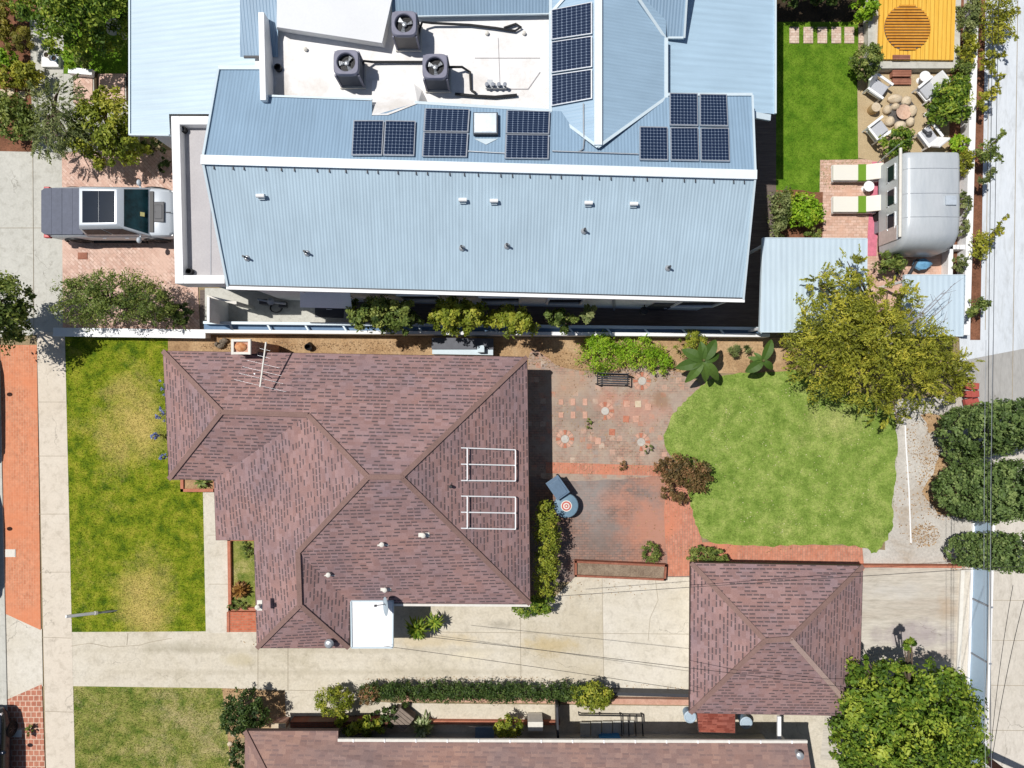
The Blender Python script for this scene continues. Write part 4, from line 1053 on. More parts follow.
# skylight
sq = [N(473.5,116,0.2),N(498,116,0.2),N(498,137.5,0.2),N(473.5,137.5,0.2)]
o = thing('skylight', 'white domed skylight between two stacks of solar panels', 'skylight', tuple(N(486,127)))
m = MB(); i = m.pts([p - Vector((0,0,0.3)) for p in sq]); j = m.pts(sq)
for k in range(4): m._f([i+k,i+(k+1)%4,j+(k+1)%4,j+k])
m._f([j,j+1,j+2,j+3]); m.build('curb', CHAR, o); cc = sum(sq, Vector())/4
m = MB(); m.smooth = True; rings = []
for f, z in ((0.93,0.01),(0.86,0.06),(0.6,0.09),(0.05,0.1)): rings.append([cc + (p-cc)*f + Vector((0,0,z)) for p in sq])
m.loft(rings); m.build('dome', m_plain('acrylic_dome', (0.72,0.78,0.82,1), 0.3), o)
m = MB(); m.slope([N(474,139,.02),N(498,139,.02),N(486,145,.02)]); m.build('apron_flashing', FLASH, o)

# ------------------------------------------------------------------ air conditioners
LOUV = m_rib('louvred_grille', (0.26,0.24,0.23,1), 0.05, 0.5, 0.2, 0.9)
SHROUD = m_plain('condenser_grey', lit(136,136,154), 0.5)
def condenser(label, u, v, rz=0.0, dark=False):
    top = P(u, v, zd+1.12); b = Vector((top.x, top.y, zd))
    o = thing('air_conditioner', label, 'air conditioner', tuple(b), 'condensers in the roof well')
    s = 0.40; m = MB()
    m.box(b+Vector((0,0,0.06)), (0.92,0.92,0.08)); m.build('base_pad', OFFWHITE, o)
    m = MB()
    for (x0,y0,x1,y1) in ((-s,-s,s,-s),(s,-s,s,s),(s,s,-s,s),(-s,s,-s,-s)):
        pts = [b+Vector((x0,y0,0.12)), b+Vector((x1,y1,0.12)), b+Vector((x1,y1,1.0)), b+Vector((x0,y0,1.0))]
        m.poly(pts, [(0.12,0),(0.12,0.8),(1.0,0.8),(1.0,0)])
    m.build('coil_housing', LOUV if not dark else m_rib('blue_louvre', (0.10,0.115,0.15,1), 0.05, 0.5, 0.2, 0.9), o)
    for sx in (-1,1):
        for sy in (-1,1): m = MB(); m.box(b+Vector((sx*s,sy*s,0.55)), (0.06,0.06,0.9)); m.build('corner_post', SHROUD, o)
    # shroud: rounded square with a round opening
    m = MB(); m.smooth = True; nn = 40; R = []
    def sqr(a, h, p=5): 
        c_, s_ = math.cos(a), math.sin(a); return h/((abs(c_)**p + abs(s_)**p)**(1/p))
    for (kind, h, z) in (('s',0.435,0.98),('s',0.44,1.08),('s',0.41,1.13),('c',0.335,1.13),('c',0.31,1.10),('c',0.31,0.97)):
        R.append([b + Vector(((sqr(2*PI*k/nn,h) if kind=='s' else h)*math.cos(2*PI*k/nn), (sqr(2*PI*k/nn,h) if kind=='s' else h)*math.sin(2*PI*k/nn), z)) for k in range(nn)])
    m.loft(R, cap=False); m.build('top_shroud', SHROUD, o)
    m = MB(); m.lathe(b+Vector((0,0,0.93)), [(0.312,0),(0.312,0.01),(0.01,0.012)], 24); m.build('fan_well', BLACK, o)
    fan = MB(); fan.smooth = True; fan.lathe(b+Vector((0,0,0.97)), [(0.085,0),(0.085,0.07),(0.05,0.09),(0.01,0.095)], 16); fo = fan.build('fan_hub', STEEL, o)
    for k in range(3):
        a = 2*PI*k/3 + rz; m = MB(); pts = []
        for (rr_, da, dz) in ((0.08,-0.35,0.05),(0.28,-0.15,0.06),(0.29,0.42,0.0),(0.08,0.4,0.0)):
            pts.append(b + Vector((rr_*math.cos(a+da), rr_*math.sin(a+da), 0.975+dz)))
        m.poly(pts); m.build('fan_blade', STEEL, fo)
    m = MB()
    for rr_ in (0.12,0.19,0.26):
        m.tube([b+Vector((rr_*math.cos(2*PI*k/24), rr_*math.sin(2*PI*k/24), 1.125)) for k in range(25)], 0.0035, 4, False)
    m.build('wire_guard', BLACK, o)
condenser('grey air conditioner highest of the three, brown louvres showing', 404, 23, 0.2)
condenser('grey air conditioner at the left of the three on the white roof', 346, 62, 0.9, True)
condenser('grey air conditioner at the right, closest to the solar panels', 435, 66, 0.5, True)
def pipe(label, pts, r=0.045):
    m = MB(); m.smooth = True; m.tube([P(u, v, z) for u, v, z in pts], r, 8); return tag(m.build('pipe_run', BLACK), label, 'pipe')
pipe('black insulated pipe from the highest air conditioner across the white roof', [(418,36,zd+.3),(422,22,zd+.35),(432,23,zd+.2),(470,25,zd+.1),(495,28,zd+.1),(515,31,zd+.1),(521,27,zd+.12),(516,24,zd+.1),(504,28,zd+.1)])
pipe('black insulated pipe linking the left and right air conditioners', [(359,72,zd+.2),(364,61,zd+.35),(373,62,zd+.12),(400,62,zd+.1),(424,62,zd+.1)])
pipe('black insulated pipe bending down beside the right air conditioner', [(449,67,zd+.4),(462,67,zd+.25),(470,72,zd+.12),(471,90,zd+.08),(476,93,zd+.08)])
pipe('thick black pipe along the lower edge of the white roof well', [(455,94,zd+.12),(475,96,zd+.1),(495,97,zd+.1),(517,95,zd+.1)], 0.055)
o = thing('valve_box', 'small grey valve manifold beside the thick black roof pipe', 'valve', tuple(P(496,88,zd)))
m = MB(); m.box(P(496,87,zd+.12),(0.75,0.12,0.1)); m.box(P(490,84,zd+.14),(0.2,0.25,0.16)); m.build('manifold', STEEL, o)
m = MB(); m.smooth = True
for u in (487,493,499,505): m.lathe(P(u,87,zd+.1),[(0.05,0),(0.05,0.2),(0.07,0.21),(0.07,0.25),(0.02,0.26)],10)
m.build('valve_cap', GREYP, o)
# ------------------------------------------------------------------ boundary walls
def wall_strip(name, label, a, b, w, h, mat=WHITE, cat='wall', cap=None):
    p, q = P(*a, h), P(*b, h); d = (q-p).normalized(); s = Vector((-d.y, d.x, 0))*w/2
    m = MB(); m.prism([(p.x-s.x,p.y-s.y),(q.x-s.x,q.y-s.y),(q.x+s.x,q.y+s.y),(p.x+s.x,p.y+s.y)], 0, h)
    o = m.build(name, mat, bevel=0.015); tag(o, label, cat)
    if cap:
        c = MB(); e = w*0.62/ (w/2) * (w/2)
        s2 = s*1.25; c.prism([(p.x-s2.x,p.y-s2.y),(q.x-s2.x,q.y-s2.y),(q.x+s2.x,q.y+s2.y),(p.x+s2.x,p.y+s2.y)], h+0.002, h+0.06); c.build('coping', cap, o)
    return o
wall_strip('garden_wall', 'low white wall running from the sidewalk along the front lawn', (54,332), (206,334), 0.30, .5, STUCCO_W, cap=WHITE)
# double wall with a trough between (blue grey)
h1 = .85
o = thing('boundary_wall', 'long white double wall with struts between the two main houses', 'wall', tuple(P(480,330,0)))
def strip_prism(mb, a, b, w, z0, z1, zz=None):
    p, q = P(*a, zz if zz is not None else z1), P(*b, zz if zz is not None else z1); d = (q-p).normalized(); s = Vector((-d.y, d.x, 0))*w/2
    mb.prism([(p.x-s.x,p.y-s.y),(q.x-s.x,q.y-s.y),(q.x+s.x,q.y+s.y),(p.x+s.x,p.y+s.y)], z0, z1)
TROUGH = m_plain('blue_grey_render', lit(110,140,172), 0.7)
m = MB(); strip_prism(m, (203,322.5), (768,328.5), 0.12, 0, h1); m.build('north_leaf', FLASH, o, bevel=0.01)
m = MB(); strip_prism(m, (203,331.2), (770,335.2), 0.15, 0, h1-.1); m.build('south_leaf', STUCCO_W, o, bevel=0.01)
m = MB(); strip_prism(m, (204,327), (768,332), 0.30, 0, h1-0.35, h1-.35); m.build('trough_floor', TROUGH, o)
m = MB()
for k in range(15):
    t = (k+0.7)/15; a = P(203+565*t, 323+6*t, h1-.12); b = P(203+567*t+4, 331+4*t, h1-.12); m.bar(a, b, 0.07, 0.06)
m.build('strut', FLASH, o)
# gate at the left end
o = thing('gate', 'white side gate with post beside the terrace wall', 'gate', tuple(P(214,308,0)))
m = MB(); a, b = P(207,297,1.9), P(207,322,1.9); m.prism([(a.x,a.y),(a.x+.1,a.y),(b.x+.1,b.y),(b.x,b.y)], 0, 1.9); m.build('panel', WHITE, o)
m = MB(); a, b = P(207,296,1.8), P(236,303,1.8); m.bar(a, b, 0.08, 0.08); m.bar(a-Vector((0,0,1.4)), b-Vector((0,0,1.4)), 0.08, 0.08); m.bar(b-Vector((0,0,1.8)), b+Vector((0,0,.1)), 0.12, 0.12); m.build('frame', OFFWHITE, o)
# garden hose and meter
o = thing('utility_meter', 'dark meter and coiled hose against the pale side path', 'meter', tuple(P(270,304,0)))
b = P(270,302,0.5); m = MB(); m.box(b+Vector((-.25,0,-.1)),(0.35,0.22,0.5)); m.box(b+Vector((.5,-.1,-.2)),(0.3,0.25,0.35)); m.build('housing', CHAR, o, bevel=0.02)
m = MB(); m.smooth = True; m.tube([b+Vector((-.5,.1,.1)), b+Vector((0,.0,.15)), b+Vector((.7,-.08,.05))], 0.05, 8); m.lathe(b+Vector((.1,0,.15)),[(0.14,-.05),(0.16,0.05),(0.05,0.12)],12); m.build('pipe', STEEL, o)
m = MB(); m.smooth = True
m.tube([b+Vector((0.15+0.26*math.cos(t*0.5), -0.22+0.2*math.sin(t*0.5), -0.42+0.004*t)) for t in range(38)], 0.018, 6); m.build('hose', BLACK, o)
o = thing('dark_panel', 'dark rectangular panel on the pale side path', 'panel', tuple(P(330,311,0)))  # flat dark rectangle on the path with a small bar
m = MB(); q = [P(315,307,.05),P(344,307.5,.05),P(343,318,.05),P(315,317,.05)]; m.prism([(p.x,p.y) for p in q], 0.02, 0.07); m.build('board', CHAR, o, bevel=0.01)
m = MB(); m.bar(q[0].lerp(q[1],.4)+Vector((0,-.1,.04)), q[0].lerp(q[1],.6)+Vector((0,-.1,.04)), .03,.03); m.build('handle', STEEL, o)
# dirt strip items
p = P(310,344,0); m = MB(); m.smooth = True; m.lathe(p, [(0.10,0),(0.15,0.3),(0.165,0.3),(0.165,0.33),(0.14,0.33),(0.10,0.05)], 16); m.xf(Matrix.Translation(p) @ Matrix.Rotation(0.5,4,'X') @ Matrix.Translation(-p))
tag(m.build('bucket', BLACK), 'small black bucket on the bare dirt strip', 'bucket')
p = P(224,344,0); m = MB(); m.smooth = True
for k in range(5): m.blob(p+Vector((random.uniform(-.3,.3),random.uniform(-.15,.15),.1)),(random.uniform(.1,.22),random.uniform(.1,.18),.12),9,6,.2,k)
tag(m.build('rubble_heap', m_plain('grey_rubble', lit(130,118,104),.9,0,.3)), 'grey heap of rubble beside the chimney', 'rubble')
o = thing('storage_bench', 'grey lidded box against the wall between the two houses', 'box', tuple(P(462,345,0)))
q = [P(432,338,.7),P(493,339,.7),P(493,355,.7),P(432,354,.7)]
m = MB(); m.prism([(p.x,p.y) for p in q], 0, .62); m.build('body', FLASH, o); m = MB(); m.prism([(q[0].x-.02,q[0].y+.02),(q[1].x+.02,q[1].y+.02),(q[1].x+.02,q[2].y+.25),(q[0].x-.02,q[2].y+.25)], .63, .7); m.build('lid', m_plain('dark_grey_lid', lit(104,106,114), .6), o, bevel=.01)
m = MB(); m.box(P(481,349,.8),(.3,.3,.3)); m.build('hose_reel', FLASH, o, bevel=.02)

# ------------------------------------------------------------------ vehicles
PAINT = m_plain('silver_paint', lit(214,222,230), 0.3, 0.1, 0.02, 2, 0.6)
NAVY = m_plain('navy_paint', (0.012,0.018,0.032,1), 0.2, 0.2, 0.05, 2, 0.6)
TYRE = m_plain('tyre', (0.015,0.015,0.016,1), 0.8); RIM = m_plain('wheel_rim', (0.10,0.10,0.11,1), 0.35, 0.7)
GLASS_T = m_plain('tinted_glass', (0.008,0.016,0.030,1), 0.1, 0, 0.1, 2, 0.12)
GLASS_G = m_plain('green_glass', (0.006,0.028,0.036,1), 0.1, 0, 0.7, 2.5, 0.2)
RED = m_plain('red_lens', (0.45,0.02,0.02,1), 0.3); LENS = m_plain('clear_lens', (0.7,0.7,0.7,1), 0.2)
def ringx(x, hw, zb, zt, sh=0.82, n=0):
    r = [(-hw*.86, zb), (-hw*.98, zb+.12), (-hw, (zb+zt)/2), (-hw*.97, zt-.12), (-hw*.91, zt-.03), (-hw*sh, zt)]
    return [Vector((x, y, z)) for y, z in r] + [Vector((x, -y, z)) for y, z in reversed(r)]
def wheel(parent, b, x, y, r, w, side):
    m = MB(); m.smooth = True
    m.lathe(b+Vector((x,y,r)), [(r*.62,-w/2),(r*.94,-w/2),(r,-w/2+.04),(r,w/2-.04),(r*.94,w/2),(r*.62,w/2)], 24, 'y'); t = m.build('wheel', TYRE, parent)
    m = MB(); m.lathe(b+Vector((x,y+side*(w/2-.03),r)), [(r*.63,-.02),(r*.63,.02),(r*.5,.0),(r*.12,.015),(.01,.02)] if side > 0 else [(.01,-.02),(r*.12,-.015),(r*.5,0),(r*.63,-.02),(r*.63,.02)], 20, 'y')
    for k in range(7):
        a = 2*PI*k/7; c = b+Vector((x,y+side*(w/2-.01),r)); m.bar(c, c+Vector((r*.58*math.cos(a),0,r*.58*math.sin(a))), .05, .03)
    m.build('rim', RIM, t)
def inset(q, f, off):
    q = [Vector(p) for p in q]; c = sum(q, Vector())/len(q); n = (q[1]-q[0]).cross(q[2]-q[0]).normalized()
    return [c + (p-c)*f + n*off for p in q], n
def glass_panel(parent, name, q, f, off, mat, outward):
    r, n = inset(q, f, 0); 
    if n.dot(outward) < 0: n = -n
    m = MB(); i = m.pts([p - n*0.01 for p in r]); j = m.pts([p + n*off for p in r]); k_ = len(r)
    for k in range(k_): m._f([i+k,i+(k+1)%k_,j+(k+1)%k_,j+k])
    m._f([j+k for k in range(k_)]); return m.build(name, mat, parent)
# pickup, nose to the right
def pickup():
    b = P(115, 243, 0); b = Vector((-17.05, 7.20, 0.0))
    o = thing('pickup_truck', 'silver pickup truck with charcoal bed cover and dark glass roof', 'truck', tuple(b))
    V = lambda x, y, z: b + Vector((x, y, z))
    L0, L1 = -2.75, 2.75
    m = MB(); m.smooth = True
    secs = [(L0,.82,.55,1.08),(L0+.10,.94,.45,1.17),(L0+.5,1.0,.38,1.20),(-1.1,1.01,.36,1.20),(-.9,1.01,.36,1.16),(0.6,1.01,.36,1.12),(1.5,1.01,.38,1.14),(2.1,.99,.40,1.10),(2.5,.95,.42,1.02),(2.68,.84,.48,.88),(L1,.72,.55,.78)]
    m.loft([[b+p for p in ringx(*s)] for s in secs]); body = m.build('body', PAINT, o, angle=30)
    # cab
    base = [V(-.90,.95,1.13), V(-.90,-.95,1.13), V(1.78,-.95,1.10), V(1.78,.95,1.10)]
    top = [V(-.74,.78,1.84), V(-.74,-.78,1.84), V(.90,-.74,1.86), V(.90,.74,1.86)]
    m = MB(); m.smooth = True
    mid = [a.lerp(c, .86)+Vector((0,0,.03)) for a, c in zip(base, top)]; tt = [c + Vector((0,0,.05)) for c in top]; ti = [Vector((V(.13,0,0).x + (c.x-V(.13,0,0).x)*.93, V(0,0,0).y + (c.y-V(0,0,0).y)*.9, 1.91)) for c in top]
    m.loft([base, mid, ti]); cab = m.build('cab', PAINT, o, bevel=.03, angle=30)
    # outward glass
    def face(a, c): return [base[a].lerp(mid[a],.06), base[c].lerp(mid[c],.06), mid[c], mid[a]]
    glass_panel(cab, 'windscreen', face(2,3), .92, .012, GLASS_G, Vector((1,0,.5)))
    glass_panel(cab, 'rear_window', face(0,1), .86, .012, GLASS_T, Vector((-1,0,.3)))
    for s in (1,2):
        pass
    for (i0, i1, sg) in ((1,2,-1),(3,0,1)):
        q = face(i0,i1); 
        def at(u, v): return q[0].lerp(q[1], u).lerp(q[3].lerp(q[2], u), v)
        us = (0.05,0.46,0.49,0.92) if sg < 0 else (0.08,0.51,0.54,0.95)
        glass_panel(cab, 'side_window', [at(us[0],.2),at(us[1],.2),at(us[1],.9),at(us[0],.9)], 1.0, .012, GLASS_T, Vector((0,sg,.2)))
        glass_panel(cab, 'side_window', [at(us[2],.2),at(us[3],.2),at(us[3],.9),at(us[2],.9)], 1.0, .012, GLASS_T, Vector((0,sg,.2)))
    m = MB(); z = 1.915
    for (x0, x1) in ((-.54,.10),(.12,.76)): m.box(V((x0+x1)/2,0,z),(x1-x0,1.2,.02))
    m.build('glass_roof', GLASS_T, cab)
    m = MB()
    for k in range(4):
        x0 = -2.70+.435*k; x1 = x0+.425; r0_ = .80 if k == 0 else .90
        m.prism([(V(x0,-r0_,0).x,V(0,-r0_,0).y),(V(x0+.14,0,0).x,V(0,-.90,0).y),(V(x1,0,0).x,V(0,-.90,0).y),(V(x1,0,0).x,V(0,.90,0).y),(V(x0+.14,0,0).x,V(0,.90,0).y),(V(x0,0,0).x,V(0,r0_,0).y)], 1.15, 1.235+.004*(k%2))
    m.build('bed_cover', m_plain('slate_vinyl', lit(96,102,120), .6), o)
    m = MB(); m.box(V(-2.69,0,1.16),(.05,1.3,.09)); m.build('tailgate_step', GREYP, o, bevel=.015)
    for s in (-1,1):
        m = MB(); m.box(V(-2.58,s*.93,1.0),(.24,.14,.2)); m.build('tail_light', RED, o, bevel=.03)
        m = MB(); m.box(V(2.5,s*.76,.82),(.22,.28,.16)); m.build('headlight', LENS, o, bevel=.03)
        m = MB(); m.smooth = True; m.blob(V(1.35,s*1.12,1.2),(.10,.13,.10),10,6); m.bar(V(1.37,s*.95,1.12),V(1.35,s*1.08,1.16),.06,.05); m.build('mirror', PAINT, o)
        m = MB(); m.box(V(0.1,s*1.0,.36),(2.3,.16,.07)); m.build('side_step', BLACK, o)
        for x in (-1.62, 1.72):
            wheel(o, b, x, s*.86, .40, .28, s)
            m = MB(); m.smooth = True; m.tube([V(x+.52*math.cos(a), s*1.005, .40+.52*math.sin(a)) for a in [PI*k/12 for k in range(13)]], .05, 6); m.build('wheel_arch', BLACK, o)
        for x in (-.30, .65):
            m = MB(); m.bar(V(x,s*1.0,.97),V(x+.16,s*1.0,.97),.02,.02); m.build('door_handle', GREYP, o)
    m = MB(); m.box(V(2.12,0,1.105),(.46,.8,.05)); m.box(V(2.12,0,1.125),(.32,.56,.04)); m.build('hood_scoop', CHAR, o, bevel=.02)
    m = MB(); m.box(V(1.84,0,1.14),(.16,1.6,.03)); m.build('wiper_cowl', BLACK, o)
    m = MB()
    m.bar(V(1.95,0,1.152),V(2.6,0,1.05),.03,.012)
    
    m.build('bonnet_crease', CHAR, o)
    m = MB(); m.box(V(1.52,-.15,1.36)+Vector((.06,0,.0)),(.16,.16,.01),0,0,.72); m.build('permit_card', m_plain('card', lit(230,220,150)), cab)
pickup()
pk = [o for o in bpy.data.objects if o.name == 'pickup_truck'][0]; pk.scale = (1.01,1.08,1.06); pk.location.y += .06
def car(label, x, y, paint):
    b = Vector((x, y, 0)); o = thing('parked_car', label, 'car', (0,0,0), 'cars parked along the kerb')
    b0 = Vector((0,0,0)); V = lambda p, q, r: Vector((p, q, r))
    m = MB(); m.smooth = True
    for_ = [(-2.35,.70,.4,.85),(-2.2,.82,.3,.95),(-1.3,.90,.25,1.0),(0.6,.90,.25,.98),(1.6,.88,.26,.9),(2.15,.80,.3,.8),(2.4,.62,.38,.66)]
    m.loft([ringx(*s) for s in for_]); m.build('body', paint, o, angle=30)
    base = [V(-1.9,.82,.97),V(-1.9,-.82,.97),V(1.1,-.82,.95),V(1.1,.82,.95)]; top = [V(-1.3,.6,1.45),V(-1.3,-.6,1.45),V(.2,-.6,1.46),V(.2,.6,1.46)]
    m = MB(); m.smooth = True; m.loft([base, top]); cab = m.build('cab', paint, o, bevel=.04, angle=30)
    F_ = lambda a, c: [base[a],base[c],top[c],top[a]]
    glass_panel(cab,'windscreen',F_(2,3),.84,.012,GLASS_T,Vector((1,0,.5))); glass_panel(cab,'rear_window',F_(0,1),.8,.012,GLASS_T,Vector((-1,0,.5)))
    glass_panel(cab,'side_window',F_(1,2),.8,.012,GLASS_T,Vector((0,-1,.2))); glass_panel(cab,'side_window',F_(3,0),.8,.012,GLASS_T,Vector((0,1,.2)))
    for s in (-1,1):
        m = MB(); m.smooth = True; m.blob(V(.75,s*1.0,1.0),(.09,.13,.08),10,6); m.build('mirror', paint, o)
        m = MB(); m.box(V(-2.2,s*.62,.8),(.2,.25,.12)); m.build('tail_light', RED, o, bevel=.02)
        m = MB(); m.box(V(2.15,s*.6,.68),(.25,.25,.1)); m.build('headlight', LENS, o, bevel=.02)
        for x_ in (-1.4,1.4): wheel(o, b0, x_, s*.8, .33, .22, s)
    o.location = b; o.rotation_euler = (0,0,PI/2); return o
car('dark navy car parked at the bottom left corner beside the red brick strip', -22.6, -16.4, NAVY)
car('dark car at the left edge beside the orange brick parkway, lower one', -23.5, -6.9, NAVY)
car('dark car at the left edge beside the orange brick parkway, upper one', -23.5, -1.0, NAVY)

# ------------------------------------------------------------------ posts and small street things
b = P(117,610.5,0); o = thing('yard_post', 'leaning white post at the edge of the front lawn by the driveway', 'post', tuple(b))
tp = P(66,616.5,1.6); md = b.lerp(tp,.42); m = MB(); m.smooth = True; m.tube([md,tp],.065,12); m.build('pole', WHITE, o)
m = MB(); m.smooth = True; m.tube([b,b.lerp(tp,.2),md],[.03,.05,.05],12); m.build('base', STEEL, o)
m = MB(); m.smooth = True; m.tube([b.lerp(tp,.40),b.lerp(tp,.45)],.085,12); m.build('collar', OFFWHITE, o)
o = thing('sign_post', 'thin grey pole on the red brick strip beside the navy car', 'post', tuple(P(12,722,0)))
b = P(12,722,0); m = MB(); m.smooth = True; m.tube([b, b+Vector((0,0,2.3))], 0.028, 8); m.build('pole', STEEL, o)
m = MB(); m.box(b+Vector((0.0,0,2.15)),(.03,.3,.45)); m.build('sign_plate', STEEL, o)
for (u,v,nm,lb) in ((11,553,'meter_cover','pale square utility cover set in the orange brick parkway'),(17,733,'meter_cover','pale square utility cover in the red brick strip')):
    p = P(u,v,0); m = MB(); m.box(p+Vector((0,0,.025)),(.45,.34,.03)); m.box(p+Vector((0,0,.042)),(.36,.26,.012)); tag(m.build(nm, OFFWHITE, bevel=.008), lb, 'utility cover')
p = P(83,256,0); m = MB(); m.box(p+Vector((0,0,.02)),(.42,.3,.03)); m.box(p+Vector((0,0,.036)),(.34,.22,.012)); tag(m.build('drain_cover', BROWNWOOD, bevel=.006), 'brown rectangular drain cover in the pink pavers below the truck', 'drain cover')

# ------------------------------------------------------------------ patio of the brown house
bench = thing('garden_bench', 'dark slatted metal bench on the old brick patio', 'bench', tuple(P(610,378,0)))
q0 = P(597,374,.42); q1 = P(627,375,.42); m = MB()
for k in range(5): m.bar(q0+Vector((0,-.10*k,0)), q1+Vector((0,-.10*k,0)), .055, .03)
m.build('seat', CHAR, bench); m = MB()
for k in range(3): m.bar(q0+Vector((0,.04,.12+.12*k)), q1+Vector((0,.04,.12+.12*k)), .03, .07)
m.build('backrest', CHAR, bench)
for q in (q0,q1):
    for dy in (.05,-.42): m = MB(); m.bar(q+Vector((0,dy,-.42)), q+Vector((0,dy,.18 if dy<0 else .45)), .045,.045); m.build('leg', BLACK, bench)
    m = MB(); m.bar(q+Vector((0,.05,.2)), q+Vector((0,-.42,.2)), .05,.035); m.build('armrest', BLACK, bench)
# trash bin and round lidded fire bowl
BINB = m_plain('slate_blue_plastic', lit(104,128,152), .5)
c = P(557,486,.5); o = thing('trash_bin', 'slate blue wheeled trash bin leaning at an angle beside the house', 'trash bin', tuple(P(557,487,0)))
m = MB(); a = math.radians(-55)
M_ = Matrix.Translation(Vector((c.x,c.y,0))) @ Matrix.Rotation(a,4,'Z')
bb = MB(); bb.loft([[Vector((x*.28,y*.22,.08)) for x,y in ((-1,-1),(1,-1),(1,1),(-1,1))],[Vector((x*.40,y*.29,.95)) for x,y in ((-1,-1),(1,-1),(1,1),(-1,1))]]); bb.xf(M_); bb.build('body', BINB, o, bevel=.02)
bb = MB(); bb.box((0,0,.985),(.90,.64,.05)); bb.box((.03,0,1.02),(.70,.48,.03)); bb.xf(M_); bb.build('lid', BINB, o, bevel=.015)
bb = MB(); bb.bar((-.40,-.25,.93),(-.40,.25,.93),.04,.04); bb.xf(M_); bb.build('handle', CHAR, o)
for s in (-1,1):
    bb = MB(); bb.smooth = True; bb.lathe((-.26,s*.27,.11),[(.11,-.03),(.11,.03)],16,'y'); bb.xf(M_); bb.build('wheel', TYRE, o)
c = P(565,503,.0); o = thing('fire_bowl', 'round slate blue lidded bowl with a red and white ring on top', 'fire bowl', tuple(c))
m = MB(); m.smooth = True; m.lathe(c,[(.28,0),(.36,.08),(.44,.5),(.46,.62)],28); m.build('bowl', CHAR, o)
m = MB(); m.smooth = True; m.lathe(c,[(.52,.60),(.53,.64),(.5,.68),(.3,.73),(.01,.75)],32); ld = m.build('lid', m_plain('lid_blue', lit(122,152,172), .5), o)
for r_, mat, z in ((.24,OFFWHITE,.745),(.20,m_plain('faded_red', lit(208,100,92),.6),.752),(.14,OFFWHITE,.759),(.085,m_plain('faded_red', lit(208,100,92),.6),.766),(.04,OFFWHITE,.773)):
    m = MB(); m.smooth = True; m.lathe(c,[(r_,z-.03),(r_,z),(.005,z+.001)],28); m.build('ring', mat, ld)
# brick planter by the drive
o = thing('brick_planter', 'long low brick planter filled with dry soil beside the drive', 'planter', tuple(P(620,571,0)))
q = [P(575,561,.35),P(667,565,.35),P(666,581,.35),P(575,577,.35)]
m = MB(); ring_wall(m, q[::-1], .085, 0, .33, range(4)); m.build('kerb', m_ground('brown_brick',[(.3,lit(150,92,72)),(.7,lit(178,118,96))],3,.25), o); m = MB(); m.poly([(p.x,p.y,.24) for p in q[::-1]]); m.build('soil', m_ground('grey_soil', [(.3,lit(130,110,92)),(.7,lit(176,156,134))],2,.4,.9,.5,16), o)
# flower roundels laid in the old patio
roundel = None
for i, ((u,v), lb) in enumerate(zip(((565,439),(605,411),(642,381),(641,442)), ('round brick flower roundel in the old patio nearest the house shadow','round brick flower roundel in the old patio, the highest left one','round brick flower roundel in the old patio closest to the bench','round brick flower roundel in the old patio nearest the back lawn'))):
    p = P(u,v,0); o = thing('paving_roundel', lb, 'paving', tuple(p+Vector((0,0,.012))), 'round flower motifs in the old patio')
    z0 = p+Vector((0,0,.012)); m = MB(); m.smooth = True; m.lathe(z0,[(.17,-.02),(.17,.022),(.005,.024)],20); m.build('centre_stone', CONC_STRIP, o)
    for k in range(12):
        if i in (1,3) and k in (5,6,7,8): continue
        a = 2*PI*k/12; m = MB(); pts = [z0+Vector((r_*math.cos(a+d),r_*math.sin(a+d),0)) for r_,d in ((.20,-.2),(.40,-.2),(.40,.2),(.20,.2))]
        m.prism([(t.x,t.y) for t in pts], .0, .026); m.build('brick', TERRA_W if k%3 else TERRA, o)
# stepping pavers in the patio
k = 0
names = ['far left','middle','right']
for r_, v in enumerate((402,415)):
    for c_, u in enumerate((561,573,585)):
        p = P(u,v,0); m = MB(); m.box(p+Vector((0,0,.02)),(.20,.30 if c_ != 0 else .24,.03))
        tag(m.build('paver', TERRA_W, bevel=.006), 'small pink paver in the old patio, %s of the %s row near the house' % (names[c_], ('upper','lower')[r_]), 'paver', 'pink pavers in the old patio')
tones = [TERRA_W, STONE, TERRA]; rr = random.Random(4)
PV = [(627,404,'second paver group, top left'),(638,404,'second paver group, top middle'),(648,407,'second paver group, top right'),(626,419,'second paver group, lower left'),(636,419,'second paver group, lower right'),(612,432,'pale paver alone below the middle roundel'),(598,441,'pale paver alone near the lower left roundel')]
for u,v,lb in PV:
    p = P(u,v,0); m = MB(); m.box(p+Vector((0,0,.02)),(.26,.28,.03), rr.uniform(-.1,.1)); tag(m.build('paver', tones[rr.randrange(3)], bevel=.006), 'worn paver in the old patio, '+lb, 'paver', 'pink pavers in the old patio')
# front planters of the brown house
o = thing('brick_planter', 'brick edged flower bed between the front path and the house', 'planter', tuple(P(241,585,0)))
m = MB(); q = [P(227,538,.3),P(262,538,.3),P(262,611,.3),P(228,611,.3)]; ring_wall(m, q[::-1], .13, 0, .28, (0,1,3) if False else range(4)); m.build('kerb', TERRA, o); m = MB(); m.poly([(p.x,p.y,.12) for p in q[::-1]]); m.build('soil', GRASS_D, o)
o = thing('brick_step', 'low red brick landing at the end of the flower bed', 'step', tuple(P(241,622,0)))
m = MB(); q = [P(227,612,.15),P(262,612,.15),P(262,632,.15),P(227,632,.15)]; m.prism([(p.x,p.y) for p in q],0,.15); m.build('landing', m_brick('step_brick', lit(206,110,78), lit(222,130,98), lit(190,140,112), .22,.11,0,None), o, bevel=.01)
m = MB(); m.bar(q[0]+Vector((.06,0,.01)),q[3]+Vector((.06,0,.01)),.12,.05); m.build('edging', TERRA, o)
o = thing('brick_planter', 'small brick planter at the front corner under the brown roof', 'planter', tuple(P(198,485,0)))
